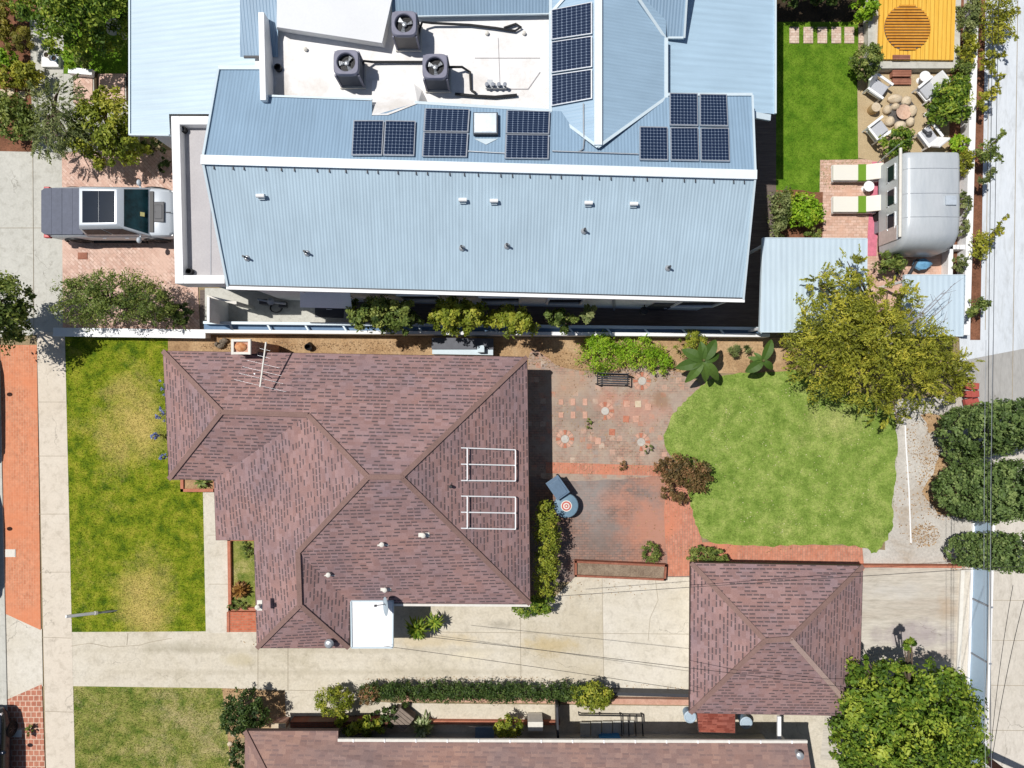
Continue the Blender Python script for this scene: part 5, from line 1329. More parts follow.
m = MB(); q = [P(180,470,.4),P(216,470,.4),P(216,492,.4),P(180,492,.4)]; ring_wall(m, q[::-1], .13, 0, .38, range(4)); m.build('kerb', TERRA, o); m = MB(); m.poly([(p.x,p.y,.3) for p in q[::-1]]); m.build('soil', DIRT, o)

for k,(u,v,a,lb) in enumerate(((231,722,.14,'upper'),(233,735,.1,'second'),(230,744,.13,'middle'),(235,752,.09,'fourth'),(232,760,.12,'lowest'))):
    p = P(u,v,.05); m = MB(); m.smooth = True; m.blob(p,(a,a*.8,a*.6),9,6,.15,k+50); tag(m.build('pale_stone', STONE), '%s pale stone of the row edging the lower lawn by the bottom house' % lb, 'stone', 'pale stones edging the lower lawn')

# ------------------------------------------------------------------ strip between the drive and the bottom house
o = thing('retaining_kerb', 'pink brick kerb edging the path below the clipped hedge', 'kerb', tuple(P(540,700,0)))
m = MB(); strip_prism(m,(398,698.5),(690,702.5),.24,0,.25); m.build('kerb', TERRA_W, o)
wall_strip('retaining_wall', 'low dark wall at the lower end of the drive beside the garage', (612,694), (692,696), .14, .5, CHAR)
wall_strip('retaining_wall', 'low red brick wall beside the lower house path at left', (290,725), (388,724), .25, .55, m_brick('wall_brick', lit(120,70,56), lit(140,84,66), lit(110,84,74),.22,.08,0,None))
wall_strip('retaining_wall', 'thin red brick edging running under the bottom house bushes', (425,722.5), (560,723.5), .16, .2, TERRA)
o = thing('cabinet', 'pale utility cabinet standing against the bottom house wall', 'cabinet', tuple(P(535,727,0)))
m = MB(); q = [P(528,722,.9),P(543,722,.9),P(543,731,.9),P(528,731,.9)]; m.prism([(p.x,p.y) for p in q],.05,.9); m.build('body', OFFWHITE, o, bevel=.015); m = MB(); m.box(((q[0].x+q[1].x)/2,q[3].y-.01,.5),(.5,.03,.7)); dr = m.build('door', CONC_G, o); m = MB(); m.box(((q[0].x+q[1].x)/2+.18,q[3].y-.04,.5),(.03,.04,.12)); m.build('handle', STEEL, dr)
o = thing('gate_post', 'dark narrow gate standing across the path below the hedge', 'gate', tuple(P(557,716,0)))
m = MB(); a,b = P(557,705,1.3),P(558,736,1.3); m.prism([(a.x-.04,a.y),(a.x+.04,a.y),(b.x+.04,b.y),(b.x-.04,b.y)],.05,1.3); m.build('panel', CHAR, o); m = MB()
for q in (a,b): m.bar((q.x,q.y,0),(q.x,q.y,1.4),.1,.1)
m.build('post', BLACK, o)
o = thing('stair_railing', 'black metal handrail around the basement steps by the bottom house', 'railing', tuple(P(610,724,0)))
m = MB(); zz = .3; a,b,c = P(579,715,zz),P(642,716,zz),P(643,736,zz)
m.bar(a,b,.05,.05); m.bar(b,c,.05,.05); m.build('top_rail', BLACK, o)
for t_ in (0,.33,.66,1):
    p = a.lerp(b,t_); m = MB(); m.bar((p.x,p.y,0),p,.04,.04); m.build('post', BLACK, o)
for u in (621,628,635):
    m = MB(); m.bar(P(u,716,zz*.9),P(u+1,736,zz*.9),.04,.04); m.build('cross_rail', BLACK, o)
o = thing('steps', 'concrete steps leading down to the bottom house side door', 'steps', tuple(P(600,728,0)))
m = MB()
for k in range(5): p0 = P(580+11*k,720,.02); m.box((p0.x+.2,P(0,731,0).y,.24-.045*k),(.44,1.0,.09))
m.build('tread', CONC_G, o, bevel=.01)
p = P(610,744,.6); o = thing('cooler', 'bright blue crate partly under the bottom house gutter', 'crate', tuple(P(610,733,0)))
m = MB(); m.box(Vector((p.x,p.y,.3)),(.9,.5,.5)); m.build('body', m_plain('blue_plastic', lit(70,150,205),.5), o, bevel=.03); m = MB(); m.box(Vector((p.x,p.y,.585)),(.94,.54,.06)); m.build('lid', m_plain('blue_plastic', lit(70,150,205),.5), o, bevel=.02)
for (u,v,lb) in ((687,711,'round pale blue lidded tub at the near left garage corner'),(742,717,'round pale blue lidded tub under the garage eave beside the red hood')):
    p = P(u,v,0); o = thing('tub', lb, 'tub', tuple(p)); m = MB(); m.smooth = True; m.lathe(p,[(.2,0),(.25,.5)],20); m.build('body', m_plain('pale_blue_plastic', lit(150,180,205),.5), o); m = MB(); m.smooth = True; m.lathe(p,[(.27,.5),(.27,.54),(.22,.56),(.2,.54),(.01,.545)],20); m.build('lid', m_plain('pale_blue_lid', lit(186,206,222),.5), o)
p = P(485,731,.3); o = thing('wheelbarrow', 'grey covered barrow in the shade beside the bottom house', 'barrow', tuple(P(485,731,0)))
m = MB(); m.loft([[p+Vector((x*.28,y*.18,-.05)) for x,y in ((-1,-1),(1,-1),(1,1),(-1,1))],[p+Vector((x*.42,y*.27,.2)) for x,y in ((-1,-1),(1,-1),(1,1),(-1,1))]]); m.build('tray', BINB, o, bevel=.02); m = MB(); m.smooth=True; m.lathe(p+Vector((.5,0,-.14)),[(.16,-.04),(.16,.04)],16,'y'); m.build('wheel', TYRE, o)
m = MB()
for s in (-1,1): m.bar(p+Vector((.5,s*.06,-.14)),p+Vector((-.7,s*.25,.15)),.035,.035)
m.build('handle', STEEL, o)
o = thing('planter_box', 'grey timber crate tipped on edge between two bushes below the hedge', 'crate', tuple(P(403,718,0)))
c = P(403,717,.35); m = MB(); m.box(c-Vector((0,0,.02)),(.75,.75,.5),PI/4+.1); m.build('box', m_plain('weathered_timber', lit(120,108,98),.9,0,.2), o, bevel=.01); m = MB(); 
for k in range(5): m.box(c+Vector((math.cos(PI/4+.1)*(-.3+.15*k),math.sin(PI/4+.1)*(-.3+.15*k),.245)),(.13,.74,.03),PI/4+.1)
m.build('slat', m_plain('weathered_slat', lit(146,132,120),.9,0,.2), o)
o = thing('stone_block', 'small pale brick pillar at the bottom house corner by the dark bush', 'pillar', tuple(P(278,727,0))); p = P(279,727,.6)
m = MB(); m.box((p.x,p.y,.3),(.55,.3,.6)); m.build('shaft', TERRA_W, o, bevel=.01); m = MB(); m.box((p.x,p.y,.64),(.62,.36,.07)); m.build('cap', STONE, o, bevel=.01)
o = thing('post', 'short white post at the lower right garage corner', 'post', tuple(P(778,727,0))); a,b = P(779,716,1.6),P(778,738,1.6)
m = MB(); m.bar(P(778,733,0),P(778,733,0)+Vector((0,0,1.75)),.12,.12); m.build('shaft', WHITE, o); m = MB(); m.bar(P(779,716,2.0),P(779,741,2.0),.14,.1); m.build('beam', WHITE, o)

# ------------------------------------------------------------------ right side: walls, fences, poles
wall_strip('garden_wall', 'long low white wall beside the alley planting strip', (977,-40), (967,335), .28, .6, WHITE)
wall_strip('garden_wall', 'short white wall crossing the red soil bed near the trailer', (948,247), (966,247), .2, .5, WHITE)
wall_strip('garden_wall', 'white wall along the right side of the silver trailer', (953,160), (950,300), .2, .5, WHITE)
fn = thing('fence', 'pale blue vinyl fence panels along the alley near the big green tree', 'fence', tuple(P(972,620,0)))
ys_ = [P(970,v,0).y for v in (498,545,598,652,705,760)]; xs_ = [P(u,600,0).x for u in (975,973,971.5,970,967.5,965)]
VINYL = m_plain('pale_vinyl', lit(190,216,240),.4,0,.04,2)
for k in range(5):
    a = Vector((xs_[k],ys_[k],0)); b = Vector((xs_[k+1],ys_[k+1],0))
    m = MB(); m.bar(a.lerp(b,.02)+Vector((0,0,.62)), a.lerp(b,.98)+Vector((0,0,.62)), .05, 1.05); m.build('panel', VINYL, fn)
    m = MB(); m.bar(a+Vector((-.0,0,1.2)),b+Vector((0,0,1.2)),.11,.09); m.build('top_rail', WHITE, fn)
    m = MB(); m.bar(a+Vector((-.04,0,.05)),b+Vector((-.04,0,.05)),.14,.09); m.build('bottom_rail', WHITE, fn)
for x,y in zip(xs_,ys_): m = MB(); m.bar((x+.01,y,0),(x+.01,y,1.27),.10,.07); m.build('post', GREYP, fn)
m = MB(); strip_prism(m,(963,570),(955,760),.16,0,.12,.12); tag(m.build('kerb_edging', OFFWHITE), 'narrow pale kerb between the concrete pad and the alley fence', 'kerb')
m = MB(); p,q = P(905,422,.02),P(911,543,.02); m.smooth=True; m.tube([p,P(906,445,.03),P(909,490,.03),q],.03,6); tag(m.build('pipe', WHITE), 'thin white pipe lying along the weathered concrete strip', 'pipe')
wall_strip('boundary_wall', 'low red capped wall between the yard strip and the garage pad', (862,566.5), (962,567), .10, .35, TERRA)
# utility pole
o = thing('utility_pole', 'dark brown utility pole leaning out of the bottom right corner', 'utility pole', tuple(P(964,742,0))); b = P(964,742,0)
m = MB(); m.smooth = True; m.tube([b,b+Vector((.05,-.0,4)),b+Vector((.1,0,9))],[.17,.15,.12],12); m.build('pole', m_ground('creosote_timber',[(.3,lit(64,42,34)),(.7,lit(92,62,50))],3,.3), o)
m = MB(); m.bar(b+Vector((-1.0,0,8.4)),b+Vector((1.2,0,8.4)),.1,.12); m.build('crossarm', BROWNWOOD, o)
for x in (-.9,-.4,.4,1.0): m = MB(); m.smooth=True; m.lathe(b+Vector((x,0,8.46)),[(.03,0),(.06,.05),(.06,.12),(.02,.15)],10); m.build('insulator', OFFWHITE, o)
def cable(label, a, b, sag=.25, r=.016, n=14, mat=BLACK):
    a, b = Vector(a), Vector(b); m = MB(); m.smooth = True
    m.tube([a.lerp(b,t/n) - Vector((0,0,sag*4*(t/n)*(1-t/n))) for t in range(n+1)], r, 5, False); return tag(m.build('power_cable', mat), label, 'cable')
cable('dark overhead cable along the alley, over the red soil strip', P(994,-60,6.5), P(987,800,6.5), .1, .010)
cable('dark overhead cable along the alley, right of the vines', P(1000,-60,6.6), P(990,800,6.6), .1, .009)
cable('pale overhead cable crossing the clipped ficus trees, left one', P(986,340,7.0), P(986,800,7.0), .1, .007, mat=STEEL)
cable('pale overhead cable crossing the clipped ficus trees, right one', P(993,340,7.0), P(992,800,7.0), .1, .007, mat=STEEL)
cable('overhead wire slanting over the alley near the right edge', P(1024,600,6.5), P(992,760,6.5), .1, .010)
cable('overhead wire slanting over the alley towards the pole', P(1013,585,6.5), P(990,760,6.5), .1, .009)
cable('thin wire sagging from the porch cover over the drive to the garage', P(384,646,3.0), P(700,692,3.2), .1, .009)
cable('thin wire crossing the drive above the hedge to the garage roof', P(430,637,3.2), P(868,690,4.2), .05, .010)
cable('thin wire crossing over the upper part of the garage roof', P(560,596,3.0), P(1024,566,5.5), .05, .010)
o = thing('brick_stack', 'heap of red roof tiles beside the alley at the tree edge', 'tile stack', tuple(P(972,398,0)))
for k in range(6):
    p = P(968+ (k%2)*6, 386+ (k//2)*8, .15+.02*k); m = MB(); m.box(p,(.34,.28,.2),.1*(k-2)); m.build('tile', m_plain('red_tile', lit(186,92,82),.8,0,.2), o, bevel=.02)

# ------------------------------------------------------------------ neighbour garden on the right
# flat carport roofs
def flat_roof(label, quad, z, posts):
    q = [P(u,v,z) for u,v in quad]; o = thing('carport', label, 'carport', (sum(p.x for p in q)/4, sum(p.y for p in q)/4, 0))
    m = MB(); i = m.pts([p-Vector((0,0,.1)) for p in q]); 
    m.slope(q, along=(1,0,0)); m.f = m.f; 
    ro = m.build('roof', PALE_METAL, o); m = MB(); fascia(m, [p+Vector((0,0,.03)) for p in q], .16, .04); m.build('fascia', FLASH, ro)
    for t in posts:
        p = q[0].lerp(q[1],t[0]).lerp(q[3].lerp(q[2],t[0]),t[1]); m = MB(); m.bar((p.x,p.y,0),(p.x,p.y,z-.05),.1,.1); m.build('post', WHITE, o)
flat_roof('pale blue corrugated carport roof between large house and olive tree', [(763,238),(867,238.5),(866,332),(760,332)], 2.4, ((.05,.05),(.95,.05),(.05,.95),(.95,.95)))
flat_roof('smaller pale blue corrugated roof at the right of the olive tree', [(905,275),(965,275),(963,336),(903,336)], 2.3, ((.08,.08),(.92,.08),(.08,.92),(.92,.92)))
# trailer
def trailer():
    x0 = P(893,200,0).x*0.925; x1 = P(955,200,2.4).x; y0 = P(0,249,2.3).y; y1 = P(0,153,2.3).y
    x0 = 15.85; x1 = 18.12; o = thing('travel_trailer', 'rounded silver travel trailer parked on the brick terrace', 'trailer', ((x0+x1)/2,(y0+y1)/2,0))
    cx = (x0+x1)/2; hw = (x1-x0)/2 + .04
    def sec(y, s, drop): 
        r = []
        for xx,zz in ((-1,.55),(-1.0,1.2),(-1.0,1.9),(-.985,2.25),(-.92,2.43),(-.80,2.51),(0,2.55),(.80,2.51),(.92,2.43),(.985,2.25),(1.0,1.9),(1.0,1.2),(1,.55)): r.append(Vector((cx+hw*xx*(s*.15+.85), y, .55+(zz-.55)*drop)))
        return r
    m = MB(); m.smooth = True
    m.loft([sec(y0,.3,.35), sec(y0+.06,.6,.62), sec(y0+.25,.85,.85), sec(y0+.6,.97,.97), sec(y0+1.2,1,1), sec(y1-.3,1,1), sec(y1-.1,.985,.985), sec(y1-.02,.96,.96), sec(y1,.92,.93)]); body = m.build('shell', SILVER, o, angle=50)
    m = MB()
    for yy in (y0+1.25,y0+2.2,y0+3.2): m.tube([(cx-hw*.97,yy,2.30),(cx-hw*.90,yy,2.455),(cx-hw*.78,yy,2.517),(cx,yy,2.556),(cx+hw*.78,yy,2.517),(cx+hw*.90,yy,2.455),(cx+hw*.97,yy,2.30)],.012,5)
    m.build('roof_seam', ALU, body)
    m = MB(); m.box((cx+.55*hw,y0+1.9,2.56),(.42,.38,.1)); m.build('roof_hatch', m_plain('hatch', lit(196,206,216),.4), o, bevel=.02)
    for y in (y0+1.3, y0+2.3, y0+3.3):
        m = MB(); m.box((cx-hw-.01,y,1.55),(.05,.62,.5)); wn = m.build('window', GLASS_T, o, bevel=.02); m = MB()
        for dz in (-.28,.28): m.bar((cx-hw-.02,y-.34,1.55+dz),(cx-hw-.02,y+.34,1.55+dz),.05,.05)
        m.build('frame', ALU, wn)
    m = MB(); m.box((cx-hw-.012,y0+.75,1.3),(.05,.6,1.4)); m.build('door', ALU, o, bevel=.02)
    for k in range(2):
        m = MB(); m.smooth=True; m.lathe((cx-hw+.12+k*(2*hw-.24),(y0+y1)/2,.34),[(.2,-.1),(.33,-.1),(.34,0),(.33,.1),(.2,.1)],20,'x'); m.build('wheel', TYRE, o)
    m = MB(); m.smooth=True; m.tube([(cx-hw-.05,y0+.5,2.25),(cx-hw-.05,y1+.2,2.3)],.06,10); m.build('awning_roll', OFFWHITE, o)
    m = MB(); m.bar((cx-hw-.08,y1+.1,0.2),(cx-hw-.1,y1+.35,2.3),.04,.04); m.build('awning_arm', ALU, o)
    m = MB(); m.bar((cx-.5,y0-.9,.5),(cx,y0-.1,.55),.08,.1); m.bar((cx+.5,y0-.1,.55),(cx,y0-1.0,.5),.08,.1); m.build('tow_frame', CHAR, o)
trailer()
m = MB(); q = [P(872,162,0),P(881,162,0),P(876,256,0),P(866,256,0)]; m.prism([(p.x,p.y) for p in q],.013,.03); tag(m.build('outdoor_mat', m_plain('pink_mat', lit(222,130,150),.9,0,.15)), 'long narrow pink mat on the bricks beside the trailer', 'mat')
# pallet-like brown box
p = P(877,228,0); o = thing('vent_box', 'small dark box standing on the bricks beside the pink mat', 'box', tuple(p)); m = MB(); m.box(p+Vector((0,0,.2)),(.28,.55,.38)); m.build('body', GREYP, o, bevel=.02); m = MB(); m.box(p+Vector((0,0,.41)),(.3,.57,.04)); m.build('lid', CHAR, o, bevel=.01)
# tub deck
o = thing('timber_deck', 'amber timber deck with a round slatted inset in the top right garden', 'deck', tuple(P(916,32,0)))
zk = .55
m = MB(); q = [P(868,-8,.45),P(962,-8,.45),P(960,68,.45),P(869,68,.45)]; m.prism([(p.x,p.y) for p in q],0,.42); m.build('plinth', CONC_G, o, bevel=.02)
q = [P(880,-6,zk),P(956,-6,zk),P(954,60,zk),P(878,59,zk)]; m = MB(); nb = 18
for k in range(nb):
    a = q[0].lerp(q[1],(k+.06)/nb); b = q[0].lerp(q[1],(k+.94)/nb); c = q[3].lerp(q[2],(k+.94)/nb); d = q[3].lerp(q[2],(k+.06)/nb); m.prism([(t.x,t.y) for t in (a,b,c,d)], .43, zk+.004*(k%3))
m.build('boards', YELLOW, o)
c = P(907,28,zk); R = 23*(H-zk)/F; m = MB(); m.smooth=True; m.lathe(c,[(R,.0),(R,.018),(.01,.02)],40); m.build('inset_base', DKWOOD, o)
m = MB(); ns = 16
for k in range(ns):
    y = -R + 2*R*(k+.5)/ns; hwd = math.sqrt(max(.02, R*R - y*y))*.99; m.box(c+Vector((0,y,.045)),(2*hwd,2*R/ns*.62,.05))
m.build('slats', m_ground('amber_slat',[(.3,lit(214,142,40)),(.7,lit(236,168,66))],1.5,.15,.6,.2,8), o)
m = MB(); 
for k in range(3): m.box(P(901+ (0),56+1.6*k,zk)+Vector((0,0,.03)),(.75,.05,.05))
m.build('grille', BROWNWOOD, o)
o = thing('steps', 'two brown timber steps up to the amber deck', 'steps', tuple(P(902,77,0)))
for k,(v,z) in enumerate(((73,.30),(81,.15))):
    p = P(902,v,z); m = MB()
    for j in range(3): m.box(p+Vector((0,.1-.1*j,-.02)),(.82,.085,.04))
    m.box(p+Vector((0,0,-z/2-.02)),(.78,.24,z-.045)); m.build('tread', BROWNWOOD, o)
# stepping stones
ord_ = ['first','second','third','fourth','fifth','sixth']
for k,u in enumerate((794,808,822,836,849,863)):
    p = P(u,35.5,0); m = MB(); m.box(p+Vector((0,0,.02)),(.42,.72,.04)); tag(m.build('stepping_stone', PALE_BRICK, bevel=.01), '%s brick stepping stone from the left in the lawn row' % ord_[k], 'stepping stone', 'brick stepping stones across the lawn')
# garden chairs
def make_chair():
    o = thing('garden_chair', 'x', 'chair', (0,0,0), 'white chairs round the fire pit'); V = Vector
    m = MB(); m.bar((-.30,-.36,.30),(-.30,.36,.26),.07,.09); m.bar((.30,-.36,.30),(.30,.36,.26),.07,.09); m.bar((-.3,-.34,.3),(.3,-.34,.3),.07,.09); m.bar((-.3,.34,.26),(.3,.34,.26),.06,.08); m.build('frame', WHITE, o)
    m = MB(); m.box((0,-.03,.38),(.54,.62,.13),0,-.06); m.build('seat_cushion', FABRIC_G, o, bevel=.035)
    m = MB(); m.box((0,.44,.62),(.62,.09,.72),0,-.5); m.build('backrest', WHITE, o, bevel=.02)
    for s in (-1,1):
        m = MB(); m.bar((s*.37,-.42,.58),(s*.37,.40,.56),.11,.045); m.build('armrest', WHITE, o, bevel=.01)
        for y in (-.36,.36): m = MB(); m.bar((s*.36,y,0),(s*.36,y,.56),.06,.06); m.build('leg', WHITE, o)
    return o
ch = make_chair(); fc = P(901,112,0)
spots = [((877,89),'white garden chair with grey cushion, upper left of the fire pit'),((927,91),'white garden chair with grey cushion, upper right beside the green shrub'),((877,131),'white garden chair with grey cushion, lower left near the lawn'),((927,137),'white garden chair with a dark item on its seat, lower right of pit')]
for k,((u,v),lb) in enumerate(spots):
    p = P(u,v,.3); p.z = .016; d = fc - p; rz = math.atan2(d.y,d.x)+PI/2
    if k == 0: ch.location = p; ch.rotation_euler = (0,0,rz); ch['label'] = lb; ch.scale = (.98,)*3
    else: dup(ch, p, rz, lb, .98)
p = P(926,134,.55); m = MB(); m.smooth=True; m.tube([p+Vector((-.15,.2,0)),p+Vector((.05,.02,.03)),p+Vector((.18,-.05,0)),p+Vector((.2,.12,0))],.05,8); m.blob(p+Vector((.12,0,.03)),(.14,.1,.06)); tag(m.build('folded_blanket', CHAR), 'dark crumpled cloth lying on the lower right garden chair', 'cloth')
# fire pit stones
o = thing('fire_pit', 'round dark fire pit with a clay bowl in the gravel terrace', 'fire pit', tuple(fc)); m = MB(); m.smooth=True; m.lathe(fc,[(.62,0),(.62,.06),(.4,.08),(.01,.07)],24); m.build('gravel_bed', SLATE, o)
m = MB(); m.smooth=True; m.lathe(fc+Vector((0,-.08,0)),[(.2,.07),(.30,.2),(.33,.22),(.28,.2),(.05,.12)],20); m.build('bowl', m_ground('pink_clay',[(.3,lit(214,176,150)),(.7,lit(236,204,182))],4,.2), o)
lbs = ['large cream boulder at the upper left of the fire pit','cream boulder at the top right of the fire pit','cream boulder on the right side of the fire pit','cream boulder at the lower right of the fire pit','broad cream boulder directly below the fire pit','cream boulder at the lower left of the fire pit','cream boulder on the left side of the fire pit','small cream boulder just inside the upper left boulders']
for k,(u,v,a,b_) in enumerate(((895,99,9,5.5),(906,101,6,6),(912,111,5.5,7),(910,122,5,5.5),(900,126,7,6),(889.5,121.5,5.5,6),(887,110,5,5.5),(895,107,5,4))):
    w = wb(u,v,.10,a*.86,b_*.86,.15); m = MB(); m.smooth = True; m.blob(w[:3],(w[3],w[4],.2),11,7,.07,k+20); tag(m.build('boulder', STONE), lbs[k], 'boulder', 'boulders round the fire pit')
def side_table(label, u, v, r, h, mat, cat='table'):
    p = P(u,v,0)+Vector((0,0,.014)); o = thing('side_table', label, cat, tuple(p)); m = MB(); m.smooth=True; m.lathe(p,[(r*.97,h-.04),(r,h-.02),(r*.97,h),(.01,h)],24); m.build('table_top', mat, o)
    m = MB(); m.smooth=True; m.lathe(p,[(r*.6,0),(r*.5,.05),(.05,.08),(.05,h-.05)],16); m.build('pedestal', mat, o)
side_table('round white side table beside the upper right garden chair', 919,81,.24,.45,WHITE); side_table('round white side table between the two right garden chairs', 926,115,.2,.45,WHITE); side_table('round white table between the two sun loungers', 864,189,.23,.42,WHITE)
p = P(871,111,0)+Vector((0,0,.016)); o = thing('stool', 'tan log stool between the two left garden chairs', 'stool', tuple(p)); m = MB(); m.smooth=True; m.lathe(p,[(.19,0),(.22,.2),(.2,.4)],20); m.build('drum', m_plain('tan_wood', lit(206,172,124),.8,0,.15), o); m = MB(); m.smooth=True; m.lathe(p,[(.2,.4),(.195,.42),(.01,.425)],20); m.build('top', STONE, o)
# loungers
def make_lounger():
    o = thing('sun_lounger', 'x', 'sun lounger', (0,0,0), 'sun loungers on the brick terrace')
    m = MB()
    for s in (-1,1): m.bar((-1.0,s*.33,.26),(1.0,s*.33,.26),.06,.08)
    for x in (-.98,.0,.98): m.bar((x,-.33,.26),(x,.33,.26),.06,.06)
    m.build('frame', WHITE, o)
    for x in (-.9,.9):
        for s in (-1,1): m = MB(); m.bar((x,s*.33,0),(x,s*.33,.26),.06,.06); m.build('leg', WHITE, o)
    m = MB(); m.box((-.35,0,.37),(1.32,.68,.13)); m.build('mattress', FABRIC_W, o, bevel=.03)
    m = MB(); m.box((.66,0,.53),(.80,.68,.12),0,0,-.45); m.build('backrest_cushion', FABRIC_W, o, bevel=.03)
    m = MB(); m.box((.24,0,.452),(.36,.70,.03)); m.box((.24,-.352,.37),(.36,.02,.16)); m.build('towel', TOWEL, o, bevel=.008)
    return o
lo = make_lounger(); p = P(855,173.5,.3); lo.location = (p.x,p.y,.014); lo['label'] = 'cream sun lounger with green towel nearest the clipped lawn'
p = P(855,205,.3); dup(lo,(p.x,p.y,.014),0.0,'cream sun lounger with green towel, the one below the round table')
# blue tarp item and things near trailer tow end
p = P(922,264,.4); m = MB(); m.smooth=True; m.blob(p,(.42,.26,.18),10,6,.2,9); tag(m.build('tarp_bundle', m_plain('blue_tarp', lit(120,176,214),.5,0,.2)), 'blue tarp bundle just below the trailer end', 'tarp')
# garden top left
o = thing('paved_slab', 'pale square landing slab in the top left garden', 'slab', tuple(P(53,64,0))); m = MB(); m.box(P(53,62,0)+Vector((0,0,.1)),(.75,.6,.2)); m.build('slab', WHITE, o, bevel=.01)
for (u,v,lb,mt) in ((49.5,57,'round white pot on the pale slab in the top left garden',OFFWHITE),(57,60.5,'round blue grey pot on the pale slab in the top left garden',BINB)):
    p = P(u,v,.2); p.z=.2; o = thing('plant_pot', lb, 'pot', tuple(p)); m = MB(); m.smooth=True; m.lathe(p,[(.08,0),(.13,.2),(.14,.22),(.11,.22),(.1,.16)],16); m.build('pot', mt, o); m = MB(); m.lathe(p,[(.1,.15),(.1,.17),(.01,.18)],12); m.build('soil', DARKSOIL, o)
wall_strip('garden_wall', 'short white wall stub beside the pale slab in the top left', (68,70), (92,72), .26, .35, WHITE)
for k,(a,b,lb) in enumerate((((95,72),(95.5,100),'thin dark timber edging between the two upper left garden slabs'),((127,72),(127.5,104),'thin dark timber edging beside the bright west roof'))): wall_strip('garden_edging', lb, a, b, .12, .15, DARKSOIL, 'edging')
for (u0,v0,u1,v1,lb) in ((74,74,93,104,'left large paving slab below the top left lawn'),(97,74,125,104,'right large paving slab below the top left lawn')):
    a,b = P(u0,v0,0),P(u1,v1,0); m = MB(); m.box(((a.x+b.x)/2,(a.y+b.y)/2,.02),(b.x-a.x,a.y-b.y,.04)); tag(m.build('paving_slab', BRICK_PINK, bevel=.01), lb, 'slab')
for (u,v,lb) in ((3,94,'left pale stepping stone in the upper left shrub bed'),(12,93,'middle pale stepping stone in the upper left shrub bed'),(23,96,'right pale stepping stone in the upper left shrub bed')):
    p = P(u,v,0); m = MB(); m.box(p+Vector((0,0,.04)),(.3,.36,.08)); tag(m.build('stepping_stone', STONE, bevel=.02), lb, 'stepping stone')
p = P(124,36,0); o = thing('bird_bath', 'round pale basin on a stand at the top left lawn edge', 'bird bath', tuple(p)); m = MB(); m.smooth=True; m.lathe(p,[(.2,0),(.1,.1),(.09,.6),(.2,.66)],16); m.build('stand', CONC_G, o); m = MB(); m.smooth=True; m.lathe(p,[(.1,.64),(.36,.74),(.38,.78),(.33,.76),(.05,.68)],20); m.build('basin', CONC_G, o)
# ------------------------------------------------------------------ trees and shrubs
# the big olive-coloured bamboo-like tree in the back garden
tree('olive_tree', 'large olive and yellow tree at the upper right of the back lawn', (868,345), [
    (845,335,3.0,48,42,1.6),(885,352,3.4,50,40,1.6),(820,355,2.4,38,40,1.4),(915,375,2.2,42,34,1.3),(860,378,2.0,50,26,1.2),(946,376,1.8,26,22,1.0),
    (818,285,3.2,8,18,1.2),(845,290,3.5,20,22,1.2),(895,300,3.4,22,20,1.2),(840,318,3.8,36,22,1.2),(918,345,3.2,30,24,1.2),(885,410,1.4,18,16,0.9),(800,330,2.0,18,30,1.2),(960,365,1.4,14,18,.8),(852,268,3.6,14,12,.7),(876,330,3.9,34,26,1.1)],
    30000, .125, L_OLIVE, .16, aspect=.36, clump_r=.25, fill=.3, spread=.7, clumps=430, spray=(800, 40, .5, .13, None))
# bare grey limbs reaching out of that tree
m = MB(); m.smooth = True
for (u0,v0,z0,u1,v1,z1) in ((890,345,3.5,945,290,4.2),(895,335,3.6,955,283,4.4),(905,340,3.3,952,300,3.9),(880,350,3.4,920,300,4.0),(900,350,3.0,948,318,3.4),(865,345,3.9,905,325,4.6)):
    a,b = P(u0,v0,z0),P(u1,v1,z1); mid = a.lerp(b,.5)+Vector((random.uniform(-.1,.1),random.uniform(-.1,.1),.1)); m.tube([a,mid,b],[.03,.02,.008],6)
    for k in range(5):
        t = .4+.13*k; c = a.lerp(b,t); m.tube([c,c+Vector((random.uniform(-.4,.5),random.uniform(-.1,.5),random.uniform(0,.2)))],[.010,.004],5)
ot = [o for o in bpy.data.objects if o.name == 'olive_tree'][0]
m.build('bare_limb', m_plain('grey_limb', lit(150,146,150),.9,0,.15), ot)

tree('green_tree', 'large bright green rounded tree at the bottom right corner', (903,725), [
    (903,722,3.0,62,52,1.9),(865,720,2.6,30,40,1.5),(945,722,2.5,32,42,1.5),(905,765,2.4,60,35,1.5),(880,688,3.2,32,24,1.3),(925,690,3.0,34,24,1.3),(955,750,2.2,26,26,1.2),(850,745,2.0,22,26,1.2),(905,656,3.4,9,14,.6),(907,643,3.5,6,8,.4),(862,662,3.0,5,9,.4),(868,675,3.0,7,8,.4),(900,668,3.3,9,9,.4)],
    32000, .17, L_BRIGHT, .2, aspect=.55, clump_r=.26, fill=.2)
